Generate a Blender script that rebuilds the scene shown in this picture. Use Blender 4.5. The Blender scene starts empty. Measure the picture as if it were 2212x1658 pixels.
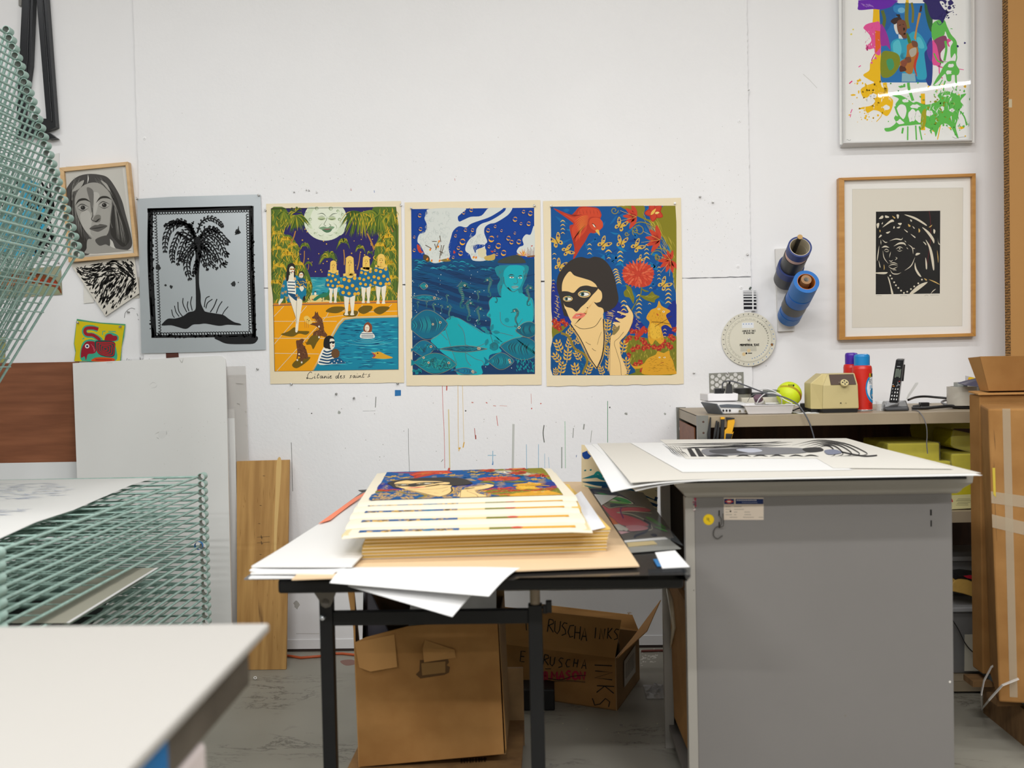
import bpy,math,random
import numpy as np
from mathutils import Vector,Matrix
R = math.radians
rnd = random.Random(7)
# ------------------------------------------------------------------ camera, world, lights, exposure
FPX = 2250.0; CX = 1106.0; CY = 829.0; EYE = 1.256
cam_d = bpy.data.cameras.new('camera'); cam = bpy.data.objects.new('camera',cam_d)
bpy.context.scene.collection.objects.link(cam)
cam_d.sensor_fit = 'HORIZONTAL'; cam_d.sensor_width = 36.0; cam_d.lens = 36.0*FPX/2212.0
cam_d.clip_start = 0.05; cam_d.clip_end = 60
CAMR = (Matrix.Rotation(R(2.0),3,'Z') @ Matrix.Rotation(math.pi/2-math.atan(59/FPX),3,'X') @ Matrix.Rotation(-0.021,3,'Z'))
cam.matrix_world = Matrix.Translation((0,0,EYE)) @ CAMR.to_4x4()
cam_d.dof.use_dof = True; cam_d.dof.focus_distance = 4.3; cam_d.dof.aperture_fstop = 3.5
scn = bpy.context.scene; scn.camera = cam
scn.view_settings.view_transform = 'Standard'; scn.view_settings.look = 'None'
scn.view_settings.gamma = 1.0; scn.view_settings.use_curve_mapping = False
scn.view_settings.exposure = 0.0
w = bpy.data.worlds.new('world'); scn.world = w; w.use_nodes = True
w.node_tree.nodes['Background'].inputs[0].default_value = (1,0.99,0.98,1)
w.node_tree.nodes['Background'].inputs[1].default_value = 0.12
def area(name,loc,sx,sy,power,rot=(0,0,0),col=(1,0.993,0.985)):
    l = bpy.data.lights.new(name,'AREA'); l.shape = 'RECTANGLE'; l.size = sx; l.size_y = sy; l.energy = power; l.color = col
    o = bpy.data.objects.new(name,l); o.location = loc; o.rotation_euler = rot
    scn.collection.objects.link(o); return o
LIGHT = 0.53
for (y,p,xr) in ((2.3,46,3.0),(0.4,70,1.6),(-2.0,185,2.0),(-5.0,125,2.6)):
    for x in (-2.6,(xr-2.6)/2,xr): area('tube_light',(x,y,3.75),1.25,0.16,p*LIGHT)
# tube whose reflection shows in the splatter print's glazing
area('tube_light',(3.40,-0.385,3.5),0.98,0.07,34*LIGHT,(0,0,R(31)))

def ray(px,py):
    return (CAMR @ Vector(((px-CX)/FPX,-(py-CY)/FPX,-1.0)))
CAMP = Vector((0,0,EYE))
def onY(px,py,Y):
    d = ray(px,py); return CAMP + d*(Y/d.y)
def onZ(px,py,h):
    d = ray(px,py); return CAMP + d*((h-EYE)/d.z)
def onX(px,py,X):
    d = ray(px,py); return CAMP + d*(X/d.x)
WY = 4.43  # face of the pin board
PW = WY+0.014  # plain wall

# ------------------------------------------------------------------ materials
def lin(c):
    if isinstance(c,str):
        c = tuple(int(c[i:i+2],16)/255 for i in (0,2,4))
    return tuple((v/12.92 if v <= 0.04045 else ((v+0.055)/1.055)**2.4) for v in c)
MATS = {}
def mat(name,col,rough=0.6,metal=0.0,noise=0.0,nscale=8.0,col2=None,bump=0.0,bscale=60.0,alpha=1.0,stretch=(1,1,1),spec=0.5,trans=0.0,coords='Object'):
    if name in MATS: return MATS[name]
    m = bpy.data.materials.new(name); m.use_nodes = True; nt = m.node_tree; b = nt.nodes['Principled BSDF']
    c = lin(col)
    b.inputs['Base Color'].default_value = (*c,1); b.inputs['Roughness'].default_value = rough
    b.inputs['Metallic'].default_value = metal; b.inputs['Specular IOR Level'].default_value = spec
    b.inputs['Alpha'].default_value = alpha; b.inputs['Transmission Weight'].default_value = trans
    if noise or bump or col2:
        tc = nt.nodes.new('ShaderNodeTexCoord'); mp = nt.nodes.new('ShaderNodeMapping')
        mp.inputs['Scale'].default_value = stretch; nt.links.new(tc.outputs[coords],mp.inputs[0])
    if noise or col2:
        n = nt.nodes.new('ShaderNodeTexNoise'); n.inputs['Scale'].default_value = nscale; n.inputs['Detail'].default_value = 6
        nt.links.new(mp.outputs[0],n.inputs['Vector'])
        r = nt.nodes.new('ShaderNodeValToRGB'); nt.links.new(n.outputs[0],r.inputs[0])
        c2 = lin(col2) if col2 else tuple(v*(1-noise) for v in c)
        r.color_ramp.elements[0].position = 0.35; r.color_ramp.elements[1].position = 0.68
        r.color_ramp.elements[0].color = (*c2,1); r.color_ramp.elements[1].color = (*c,1)
        nt.links.new(r.outputs[0],b.inputs['Base Color'])
    if bump:
        n2 = nt.nodes.new('ShaderNodeTexNoise'); n2.inputs['Scale'].default_value = bscale; n2.inputs['Detail'].default_value = 4
        nt.links.new(mp.outputs[0],n2.inputs['Vector'])
        bp = nt.nodes.new('ShaderNodeBump'); bp.inputs['Strength'].default_value = bump; bp.inputs['Distance'].default_value = 0.004
        nt.links.new(n2.outputs[0],bp.inputs['Height']); nt.links.new(bp.outputs[0],b.inputs['Normal'])
    MATS[name]= m; return m
def ink(hexc):
    return mat('ink_'+hexc,hexc,0.7,spec=0.25)
def glass(name,tint='ffffff',mix=0.08,rough=0.02):
    """thin clear pane: mostly straight-through with a fresnel gloss"""
    if name in MATS: return MATS[name]
    m = bpy.data.materials.new(name); m.use_nodes = True; nt = m.node_tree
    nt.nodes.remove(nt.nodes['Principled BSDF']); out = nt.nodes['Material Output']
    t = nt.nodes.new('ShaderNodeBsdfTransparent'); t.inputs[0].default_value = (*lin(tint),1)
    g = nt.nodes.new('ShaderNodeBsdfGlossy'); g.inputs['Roughness'].default_value = rough
    fr = nt.nodes.new('ShaderNodeFresnel'); fr.inputs[0].default_value = 1.45
    mx = nt.nodes.new('ShaderNodeMixShader')
    nt.links.new(fr.outputs[0],mx.inputs[0]); nt.links.new(t.outputs[0],mx.inputs[1]); nt.links.new(g.outputs[0],mx.inputs[2])
    nt.links.new(mx.outputs[0],out.inputs[0]); MATS[name]= m; return m

# ------------------------------------------------------------------ mesh builder
def frame_of(d):
    d = d.normalized(); up = Vector((0,0,1)) if abs(d.z)< 0.95 else Vector((1,0,0))
    a = d.cross(up).normalized(); return a,d.cross(a).normalized()
class MB:
    def __init__(s): s.v = []; s.f = []; s.m = []; s.sm = []
    def add(s,vs,fs,mi=0,smooth=False):
        o = len(s.v); s.v += [tuple(v) for v in vs]
        for f in fs: s.f.append(tuple(o+i for i in f)); s.m.append(mi); s.sm.append(smooth)
        return s
    def hexa(s,b,t,mi=0):
        """b, t: four bottom and four top corners, same winding"""
        return s.add(list(b)+list(t),[(3,2,1,0),(4,5,6,7),(0,1,5,4),(1,2,6,5),(2,3,7,6),(3,0,4,7)],mi)
    def box(s,c,sz,M=None,mi=0):
        x,y,z = sz[0]/2,sz[1]/2,sz[2]/2; c = Vector(c)
        P = [(-x,-y),(x,-y),(x,y),(-x,y)]
        M = M or Matrix.Identity(3)
        return s.hexa([c+M@Vector((a,b,-z)) for a,b in P],[c+M@Vector((a,b,z)) for a,b in P],mi)
    def bx(s,x0,x1,y0,y1,z0,z1,mi=0):
        return s.box(((x0+x1)/2,(y0+y1)/2,(z0+z1)/2),(abs(x1-x0),abs(y1-y0),abs(z1-z0)),None,mi)
    def slab(s,pts,th,mi=0):
        """extrude a planar polygon along vector th"""
        n = len(pts); pts = [Vector(p) for p in pts]; th = Vector(th); q = [p+th for p in pts]
        fs = [tuple(range(n)),tuple(range(2*n-1,n-1,-1))]+[(i,i+n,(i+1) % n+n,(i+1) % n) for i in range(n)]
        return s.add(pts+q,fs,mi)
    def rod(s,p0,p1,r0,r1=None,n=8,mi=0,caps=True,smooth=True):
        p0 = Vector(p0); p1 = Vector(p1); r1 = r0 if r1 is None else r1; a,b = frame_of(p1-p0)
        vs = []
        for p,r in ((p0,r0),(p1,r1)):
            for i in range(n):
                t = 2*math.pi*i/n; vs.append(p+a*math.cos(t)*r+b*math.sin(t)*r)
        s.add(vs,[(i,(i+1) % n,n+(i+1) % n,n+i) for i in range(n)],mi,smooth)
        if caps: s.add(vs,[tuple(range(n-1,-1,-1)),tuple(range(n,2*n))],mi)
        return s
    def tube(s,pts,r,n=8,mi=0):
        pts = [Vector(p) for p in pts]; vs = []; k = len(pts); ref = None
        for i,p in enumerate(pts):
            d = (pts[min(i+1,k-1)]-pts[max(i-1,0)])
            if ref is None: a,b = frame_of(d)
            else:
                d.normalize(); a = (ref-d*ref.dot(d)).normalized(); b = d.cross(a)
            ref = a; rr = r[i] if isinstance(r,(list,tuple)) else r
            for j in range(n):
                t = 2*math.pi*j/n; vs.append(p+a*math.cos(t)*rr+b*math.sin(t)*rr)
        fs = [(i*n+j,i*n+(j+1) % n,(i+1)*n+(j+1) % n,(i+1)*n+j) for i in range(k-1) for j in range(n)]
        s.add(vs,fs,mi,True); s.add(vs[:n],[tuple(range(n-1,-1,-1))],mi); s.add(vs[-n:],[tuple(range(n))],mi); return s
    def lathe(s,prof,c,axis=(0,0,1),n=32,mi=0,smooth=True,mis=None):
        """prof: (radius, height along axis)"""
        c = Vector(c); ax = Vector(axis).normalized(); a,b = frame_of(ax); vs = []
        for r,h in prof:
            for j in range(n):
                t = 2*math.pi*j/n; vs.append(c+ax*h+a*math.cos(t)*r+b*math.sin(t)*r)
        for i in range(len(prof)-1):
            s.add(vs[i*n:(i+2)*n],[(j,(j+1) % n,n+(j+1) % n,n+j) for j in range(n)],mis[i] if mis else mi,smooth)
        return s
    def ring(s,c,axis,ro,ri,h,n=40,mi=0,mi_in=None,mi_cap=None):
        """hollow roll from c along axis for h"""
        mi_in = mi if mi_in is None else mi_in; mi_cap = mi if mi_cap is None else mi_cap
        s.lathe([(ro,0),(ro,h)],c,axis,n,mi); s.lathe([(ro,h),(ri,h)],c,axis,n,mi_cap,False)
        s.lathe([(ri,h),(ri,0)],c,axis,n,mi_in); s.lathe([(ri,0),(ro,0)],c,axis,n,mi_cap,False); return s
    def grid(s,fn,nu,nv,th=None,mi=0,smooth=True):
        """fn(u,v)->Vector; th: thickness vector gives the sheet a back and edges"""
        P = [[Vector(fn(i/nu,j/nv)) for i in range(nu+1)] for j in range(nv+1)]
        W = nu+1; top = [p for row in P for p in row]
        fs = [(j*W+i,j*W+i+1,(j+1)*W+i+1,(j+1)*W+i) for j in range(nv) for i in range(nu)]
        s.add(top,fs,mi,smooth)
        if th is not None:
            th = Vector(th); bot = [p+th for p in top]; s.add(bot,[f[::-1] for f in fs],mi,smooth)
            per = [i for i in range(W)]+[j*W+nu for j in range(1,nv+1)]+[nv*W+i for i in range(nu-1,-1,-1)]+[j*W for j in range(nv-1,0,-1)]
            m = len(per); s.add([top[i] for i in per]+[bot[i] for i in per],[(i,i+m,(i+1) % m+m,(i+1) % m) for i in range(m)],mi)
        return s
    def build(s,name,mats,parent=None,loc=None,bevel=0.0):
        if not isinstance(mats,(list,tuple)): mats = [mats]
        me = bpy.data.meshes.new(name)
        V = s.v
        if loc is not None: l = Vector(loc); V = [tuple(Vector(v)-l) for v in V]
        me.from_pydata(V,[],s.f); me.polygons.foreach_set('material_index',s.m); me.polygons.foreach_set('use_smooth',s.sm)
        for m in mats: me.materials.append(m)
        me.update()
        o = bpy.data.objects.new(name,me); scn.collection.objects.link(o)
        if loc is not None: o.location = loc
        if parent is not None:
            o.parent = parent
        if bevel:
            b = o.modifiers.new('bevel','BEVEL'); b.width = bevel; b.segments = 2; b.limit_method = 'ANGLE'; b.angle_limit = R(40)
        return o
def tag(o,label=None,cat=None,group=None,kind=None):
    if label: o['label']= label
    if cat: o['category']= cat
    if group: o['group']= group
    if kind: o['kind']= kind
    return o
def empty(name,loc=(0,0,0),rz=0.0,label=None,cat=None,group=None,M=None):
    o = bpy.data.objects.new(name,None); scn.collection.objects.link(o); o.empty_display_size = 0.05
    if M is not None: o.matrix_world = M
    else: o.location = loc; o.rotation_euler = (0,0,rz)
    return tag(o,label,cat,group)
def struct(o): o['kind']= 'structure'; return o
# meshes are written in world coordinates; a parented mesh of a translated empty uses kid()
def kid(mb,name,mats,root,bevel=0.0):
    o = mb.build(name,mats,None,None,bevel); o.parent = root; bpy.context.view_layer.update()
    o.matrix_parent_inverse = root.matrix_world.inverted(); return o

# ------------------------------------------------------------------ curves for drawing
def cr(pts,closed=False,n=5):
    P = [Vector((p[0],p[1])) for p in pts]; k = len(P); out = []
    if k < 3: return P
    for i in range(k if closed else k-1):
        p1 = P[i]; p2 = P[(i+1) % k]
        p0 = P[i-1] if (closed or i > 0) else p1*2-p2
        p3 = P[(i+2) % k] if (closed or i+2< k) else p2*2-p1
        for j in range(n):
            t = j/n; out.append(0.5*((2*p1)+(p2-p0)*t+(2*p0-5*p1+4*p2-p3)*t*t+(3*p1-p0-3*p2+p3)*t**3))
    if not closed: out.append(P[-1])
    return out
class Art:
    """flat drawing: coloured shapes in the coordinates of a close-up, turned into thin inked layers on a surface"""
    def __init__(s,clip=None): s.sh = []; s.clip = clip
    def poly(s,c,pts,smooth=True,n=4,lay=None):
        q = cr(pts,True,n) if smooth else [Vector(p) for p in pts]
        s.sh.append((c,'p',q,lay)); return s
    def rect(s,c,x0,y0,x1,y1,lay=None): return s.poly(c,[(x0,y0),(x1,y0),(x1,y1),(x0,y1)],False,lay=lay)
    def line(s,c,pts,w,w2=None,smooth=True,n=4,lay=None,taper=False):
        """ribbon; w at start to w2 at end, or tapering at both ends"""
        q = cr(pts,False,n) if smooth and len(pts)> 2 else [Vector(p) for p in pts]
        if len(q)< 2: return s
        if taper and len(q)== 2: q = [q[0],(q[0]+q[1])/2,q[1]]
        w2 = w if w2 is None else w2; L = []; Rr = []; k = len(q)
        for i,p in enumerate(q):
            d = q[min(i+1,k-1)]-q[max(i-1,0)]
            if d.length < 1e-6: d = Vector((1,0))
            nrm = Vector((-d.y,d.x)).normalized(); t = i/(k-1)
            ww = (w*math.sin(math.pi*min(max(t,0.03),0.97))) if taper else w+(w2-w)*t
            L.append(p+nrm*ww/2); Rr.append(p-nrm*ww/2)
        s.sh.append((c,'r',(L,Rr),lay)); return s
    def dot(s,c,x,y,r,ry=None,n=10,lay=None,jag=0.0):
        ry = ry or r
        s.sh.append((c,'p',[Vector((x+r*(1+jag*(rnd.random()-.5))*math.cos(2*math.pi*i/n),y+ry*(1+jag*(rnd.random()-.5))*math.sin(2*math.pi*i/n))) for i in range(n)],lay)); return s
    def arc(s,c,x,y,r,a0,a1,w,ry=None,lay=None,taper=True):
        ry = ry or r; k = 7
        return s.line(c,[(x+r*math.cos(R(a0+(a1-a0)*i/k)),y+ry*math.sin(R(a0+(a1-a0)*i/k))) for i in range(k+1)],w,smooth=False,lay=lay,taper=taper)
    def build(s,name,fn,parent=None,step=0.00004,label=None):
        """fn(x, y, lift) -> world point. Runs of one colour share a lift so nothing of another colour lies in the same plane"""
        vs = []; fs = []; mi = []; cols = []; n = len(s.sh)
        cl = (lambda p: p) if s.clip is None else (lambda p: Vector((min(max(p.x,s.clip[0]),s.clip[2]),min(max(p.y,s.clip[1]),s.clip[3]))))
        G = []
        for c,k,g,L in s.sh: G.append([cl(p) for p in g] if k == 'p' else ([cl(p) for p in g[0]],[cl(p) for p in g[1]]))
        B = np.array([(min(p.x for p in q),min(p.y for p in q),max(p.x for p in q),max(p.y for p in q)) for q in (g if s.sh[i][1]== 'p' else g[0]+g[1] for i,g in enumerate(G))])
        cid = {}; C = np.array([cid.setdefault(t[0],len(cid)) for t in s.sh]); lay = np.zeros(n,int)
        for i in range(n):
            if i:
                m = (B[:i,0]<= B[i,2]) & (B[:i,2]>= B[i,0]) & (B[:i,1]<= B[i,3]) & (B[:i,3]>= B[i,1])
                same = m & (C[:i]== C[i]); dif = m & (C[:i] != C[i])
                lay[i]= max(lay[:i][dif].max()+1 if dif.any() else 0,lay[:i][same].max() if same.any() else 0)
        step = min(step,0.0022/max(1,lay.max()))
        for i,(c,k,g,L) in enumerate(s.sh):
            lift = (lay[i]+1)*step
            if c not in cols: cols.append(c)
            ci = cols.index(c); o = len(vs); g = G[i]
            if k == 'p':
                vs += [tuple(fn(p.x,p.y,lift)) for p in g]; fs.append(tuple(range(o,o+len(g)))); mi.append(ci)
            else:
                A,Bb = g; m = len(A); vs += [tuple(fn(p.x,p.y,lift)) for p in A]+[tuple(fn(p.x,p.y,lift)) for p in Bb]
                for j in range(m-1): fs.append((o+j,o+j+1,o+m+j+1,o+m+j)); mi.append(ci)
        me = bpy.data.meshes.new(name); me.from_pydata(vs,[],fs); me.polygons.foreach_set('material_index',mi)
        for c in cols: me.materials.append(ink(c))
        me.update(); o = bpy.data.objects.new(name,me); scn.collection.objects.link(o)
        if parent is not None:
            o.parent = parent; bpy.context.view_layer.update(); o.matrix_parent_inverse = parent.matrix_world.inverted()
        if label: o['label']= label
        return o
def crop(x0,y0,x1,W,Y):
    """drawing coordinates of a close-up of the wall: returns fn(x, y, lift) on the plane y = Y"""
    k = (x1-x0)/W
    return lambda x,y,lift=0: onY(x0+x*k,y0+y*k,Y-lift)
# ================================================================== SETTING
M_wall = mat('wall paint','efeff1',0.75,bump=0.12,bscale=45)
M_board = mat('pin board paint','f1f1f3',0.8,bump=0.22,bscale=80,noise=0.025,nscale=3)
M_far = mat('far wall','8d8b88',0.9)
M_ceil = mat('ceiling','e6e4e0',0.9)
def floor_mat():
    m = mat('concrete floor','9b978c',0.55); nt = m.node_tree; b = nt.nodes['Principled BSDF']
    tc = nt.nodes.new('ShaderNodeTexCoord')
    n = nt.nodes.new('ShaderNodeTexNoise'); n.inputs['Scale'].default_value = 2.2; n.inputs['Detail'].default_value = 8
    r = nt.nodes.new('ShaderNodeValToRGB'); r.color_ramp.elements[0].color = (*lin('8d897d'),1); r.color_ramp.elements[1].color = (*lin('a3a095'),1)
    nt.links.new(tc.outputs['Object'],n.inputs[0]); nt.links.new(n.outputs[0],r.inputs[0])
    # scratches: distorted thin bands, kept to patches
    mp = nt.nodes.new('ShaderNodeMapping'); mp.inputs['Scale'].default_value = (1.0,2.6,1); mp.inputs['Rotation'].default_value = (0,0,R(25))
    nt.links.new(tc.outputs['Object'],mp.inputs[0])
    n2 = nt.nodes.new('ShaderNodeTexNoise'); n2.inputs['Scale'].default_value = 3.0; n2.inputs['Detail'].default_value = 9; n2.inputs['Roughness'].default_value = 0.72; n2.inputs['Distortion'].default_value = 0.6
    nt.links.new(mp.outputs[0],n2.inputs[0])
    ab = nt.nodes.new('ShaderNodeMath'); ab.operation = 'SUBTRACT'; ab.inputs[1].default_value = 0.5; nt.links.new(n2.outputs[0],ab.inputs[0])
    a2 = nt.nodes.new('ShaderNodeMath'); a2.operation = 'ABSOLUTE'; nt.links.new(ab.outputs[0],a2.inputs[0])
    r2 = nt.nodes.new('ShaderNodeValToRGB'); r2.color_ramp.elements[0].position = 0.0; r2.color_ramp.elements[0].color = (1,1,1,1); r2.color_ramp.elements[1].position = 0.02; r2.color_ramp.elements[1].color = (0,0,0,1)
    nt.links.new(a2.outputs[0],r2.inputs[0])
    n3 = nt.nodes.new('ShaderNodeTexNoise'); n3.inputs['Scale'].default_value = 3.4; n3.inputs['Detail'].default_value = 3; nt.links.new(tc.outputs['Object'],n3.inputs[0])
    r3 = nt.nodes.new('ShaderNodeValToRGB'); r3.color_ramp.elements[0].position = 0.50; r3.color_ramp.elements[0].color = (0,0,0,1); r3.color_ramp.elements[1].position = 0.62; r3.color_ramp.elements[1].color = (.85,.85,.85,1)
    nt.links.new(n3.outputs[0],r3.inputs[0])
    mu = nt.nodes.new('ShaderNodeMath'); mu.operation = 'MULTIPLY'; nt.links.new(r2.outputs[0],mu.inputs[0]); nt.links.new(r3.outputs[0],mu.inputs[1])
    mx = nt.nodes.new('ShaderNodeMixRGB'); nt.links.new(mu.outputs[0],mx.inputs[0]); nt.links.new(r.outputs[0],mx.inputs[1]); mx.inputs[2].default_value = (*lin('4a4740'),1)
    nt.links.new(mx.outputs[0],b.inputs['Base Color'])
    bp = nt.nodes.new('ShaderNodeBump'); bp.inputs['Strength'].default_value = 0.15; nt.links.new(n2.outputs[0],bp.inputs['Height']); nt.links.new(bp.outputs[0],b.inputs['Normal'])
    return m
M_floor = floor_mat()
mb = MB(); mb.bx(-4.2,5.0,-7.6,PW+0.12,-0.1,0); struct(mb.build('floor',M_floor))
mb = MB(); mb.bx(-4.2,5.0,PW,PW+0.12,0,4.3); wall_back = struct(mb.build('wall_back',M_wall))
mb = MB(); mb.bx(-4.32,-4.2,-7.6,PW+0.12,0,4.3); struct(mb.build('wall_left',M_far))
mb = MB(); mb.bx(5.0,5.12,-7.6,PW+0.12,0,4.3); struct(mb.build('wall_right',M_far))
mb = MB(); mb.bx(-4.32,5.12,-7.72,-7.6,0,4.3); struct(mb.build('wall_front',M_far))
mb = MB(); mb.bx(-4.32,5.12,-7.72,PW+0.12,4.3,4.42); struct(mb.build('ceiling',M_ceil))
# pin boards: ragged-edged sheets fixed to the wall
def ragged(p0,p1,n,amp,rg):
    p0 = Vector(p0); p1 = Vector(p1); d = (p1-p0).normalized(); nn = Vector((-d.z,0,d.x)); out = []
    for i in range(n): out.append(p0.lerp(p1,i/n)+nn*(rg.random()-.5)*amp)
    return out
def pinboard(name,x0,x1,z0,z1,seed):
    rg = random.Random(seed); c = [(x0,WY,z0),(x1,WY,z0),(x1,WY,z1),(x0,WY,z1)]; P = []
    for i in range(4): P += ragged(c[i],c[(i+1) % 4],150,0.0035,rg)
    m = MB(); m.slab(P,(0,PW-WY,0)); return struct(m.build(name,M_board))
trim_up = pinboard('trim_1',-1.738,0.861,1.5735,2.90,1)
trim_low = pinboard('trim_2',-1.738,0.861,0.2735,1.5695,2)
mb = MB(); mb.bx(-4.2,5.0,PW-0.004,PW,0.012,0.052); struct(mb.build('baseboard_back',M_wall))
mb = MB(); mb.bx(-4.2,5.0,PW-0.002,PW+0.001,0.0,0.012); struct(mb.build('trim_3',mat('dark gap','3a2f2a',0.9)))

def P_(px,py,Y=WY,off=0.0): return onY(px,py,Y-off)
# drips, scuffs and stains of paint on the lower pin board
a = Art()
pen = lambda x: (x,)
def w2(x,y): return (600+x*0.39783,820+y*0.39783)  # close-up of the drips
for c,pts,w in [
    ('c9564a',[(893,30),(897,150),(904,300),(907,480)],3.2),('c9564a',[(918,30),(917,58)],8),('cf8d84',[(1375,75),(1377,130)],3),('b5483a',[(1068,262),(1074,322)],4),
    ('b5483a',[(1074,300),(1075,322)],8),('c9564a',[(1188,195),(1195,250)],4),('dcb14a',[(978,30),(981,360),(988,376)],3),('e0c27c',[(1003,30),(1008,250),(1011,340)],3),
    ('ddcf9e',[(927,160),(929,230),(934,480)],8),('e0b04c',[(1012,338),(1006,368)],8),('5a5d58',[(709,264),(711,400),(716,515)],2.6),('6d706a',[(533,92),(530,150)],5),('8c8f8a',[(530,168),(462,170)],2),
    ('4c4b48',[(73,340),(76,420),(81,605)],3.4),('6a6c66',[(1446,246),(1441,290),(1447,340)],7),('3f8a5a',[(1791,115),(1791,340)],4),('5fae72',[(1559,225),(1562,480)],3),('6ea7c9',[(1350,350),(1351,485)],3.4),
    ('6ea7c9',[(1416,350),(1416,485)],3.4),('7fb2cf',[(1449,400),(1450,480)],2.6),('7fb2cf',[(1470,420),(1474,478)],2.6),('7fb2cf',[(1168,385),(1167,460)],5),('a5c6d8',[(1140,410),(1185,410)],6),
    ('a8adaa',[(1542,365),(1542,480)],9),('c4c6c2',[(1280,240),(1276,480)],16),('8f918c',[(1606,262),(1602,315)],5),('9a9c97',[(1664,240),(1660,270)],9),('a2a49f',[(1705,275),(1698,340)],4),('35609f',[(1622,408),(1621,420)],4),('3b3a38',[(898,432),(888,445)],3),
    ('d9a49c',[(1205,1640-1500),(1245,142)],3),('c9564a',[(1130,122),(1138,127)],6),('cf8d84',[(1052,122),(1062,124)],8),('cf8d84',[(1170,140),(1185,142)],5)]:
    a.line(c,[w2(*p) for p in pts],w*0.3)
for c,x,y,r in [('c9564a',1378,156,4),('c9564a',1428,129,3.5),('2f2d2b',184,182,3),('4a4844',1020,168,4),('4a4844',1803,150,4),('e0b04c',987,372,6),('a8aba6',333,178,10),('9b9d98',1891,184,8),('a8aba6',2103,185,6),('cf6a5a',930,486,8),('5b87c4',1167,458,4),('f7f7f6',122,377,6),('f7f7f6',490,448-200,3)]:
    x,y = w2(x,y); a.dot(c,x,y,r*0.398,jag=0.6)
for i in range(60):
    a.dot('b9b8b4',rnd.uniform(640,1460),rnd.uniform(855,1000),rnd.uniform(.4,1.1))
def w3(x,y): return (1000+x*0.27125,980+y*0.27125)
for c,pts,w in [('4a7fbf',[(240,60),(239,85)],5),('5b94c9',[(1023,990),(1023,1034)],4),('4fa17a',[(1166,990),(1168,1028)],4),('5b94c9',[(660,990),(662,1036)],8),('c9564a',[(690,990),(715,1040)],5),('d6a35a',[(720,1000),(735,1038)],4),('5fae72',[(1245,990),(1247,1020)],3),('d98d3f',[(1185,1030),(1200,1036)],5)]:
    a.line(c,[w3(*p) for p in pts],w*0.27)
a.build('paint_drips',lambda x,y,l: P_(x,y,WY,l),trim_low)
# small specks on the upper board, dark lines along its lower joint
a = Art()
for i in range(220):
    x = rnd.uniform(300,1600); y = 415-abs(rnd.gauss(0,55)); a.dot('c4c3c0',x,y,rnd.uniform(.35,.9),n=6)
for i in range(70): a.dot('c9c8c5',rnd.uniform(1480,1615),rnd.uniform(420,590),rnd.uniform(.4,.9),n=6)
for c,x,y in (('b5524a',758,407),('4a6fb0',808,411),('c98a84',982,385)): a.line(c,[(x,y),(x+1,y+5)],1)
a.build('specks',lambda x,y,l: P_(x,y,WY,l),trim_up)
a = Art()
for c,pts,w in [('2c2b2a',[(569,622),(577,622)],1.4),('2c2b2a',[(868,615),(875,614)],1.8),('2c2b2a',[(1168,607),(1179,607)],1.8)]: a.line(c,pts,w)
a.build('joint_lines',lambda x,y,l: P_(x,y,WY,l+0.0002),trim_low)  # dark board joint drawn where it shows between the prints
# washered screws set into the boards
for x,y,par in ((1597,262,trim_up),(1594,575,trim_up),(312,299,trim_up),(1601,621,trim_low)):
    p = P_(x,y); mb = MB(); mb.lathe([(0.0001,0.002),(0.004,0.002),(0.0075,0.0008),(0.0078,0)],p,(0,-1,0),20)
    mb.lathe([(0.0001,0.0024),(0.0012,0.0024)],p,(0,-1,0),8,1); kid(mb,'screw',[M_board,mat('screw hole','77736e')],par)
# plain wall marks
a = Art()
for x,y,r in ((2170,556,1),(1700,650,.9),(1761,612,.8),(1655,790,.8)): a.dot('8f8d89',x,y,r)
a.line('c9c8c6',[(1735,160),(1748,172),(1765,190)],.8); a.line('9c9a96',[(1748,651),(1751,650)],1.5)
a.dot('d8c7b4',1361-1.5,1323,5,1.6); a.line('c5a182',[(1358,1324),(1359,1336)],3,1)
a.line('b59a92',[(1313,1340),(1319,1330)],1); a.dot('b7b5b0',640,1306,6,8,jag=.9)
a.line('b5ada0',[(652,1390),(690,1386)],5); a.line('a8a49c',[(640,1368),(690,1368)],.8)
a.build('wall_marks',lambda x,y,l: onY(x,y,PW-l-0.0001),wall_back)

# ================================================================== LEANING BOARDS BY THE WALL
def plane_fn(z0,y0,z1,y1):
    """plane holding the world x direction, through (z0,y0) and (z1,y1)"""
    d = Vector((0,y1-y0,z1-z0)).normalized(); n = Vector((1,0,0)).cross(d).normalized(); p0 = Vector((0,y0,z0))
    def f(px,py,off=0.0):
        r = ray(px,py); t = (p0-n*0-CAMP).dot(n)/r.dot(n); q = CAMP+r*t
        return q+Vector((0,-off,0))
    return f,n
def leaning(name,px,z1,y1,y0,th,m,label,cat,bevel=0.0,group=None):
    f,n = plane_fn(0,y0,z1,y1); pts = [f(*p) for p in px]
    pts = [Vector((p.x,y0,0.001)) if p.z < 0.03 else p for p in pts]
    mb = MB(); mb.slab(pts,(0,th,0)); o = mb.build(name,m,bevel=bevel); tag(o,label,cat,group); return o,f
M_foam = mat('foam board','e4e4e2',0.6,noise=0.03,nscale=2,bump=0.05,bscale=30)
M_foam2 = mat('foam board grey','dcdedf',0.55,noise=0.03,nscale=2)
M_brown = mat('brown hardboard','8a5230',0.55,col2='74401f',nscale=14,stretch=(0.25,1,2.5),bump=0.05)
M_ply = mat('birch plank','c79a58',0.6,col2='a67a3e',nscale=5,stretch=(7,1,0.5))
leaning('hardboard_panel',[(-90,2100),(170,2100),(170,781),(-90,786)],1.19,4.428,4.30,0.006,M_brown,'reddish brown hardboard panel leaning on the wall, behind the white boards','board')
leaning('white_panel',[(-90,2100),(185,2100),(185,889),(-90,892)],0.98,4.415,4.24,0.008,M_foam2,'greyish white panel leaning in front of the reddish brown hardboard','board')
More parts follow.
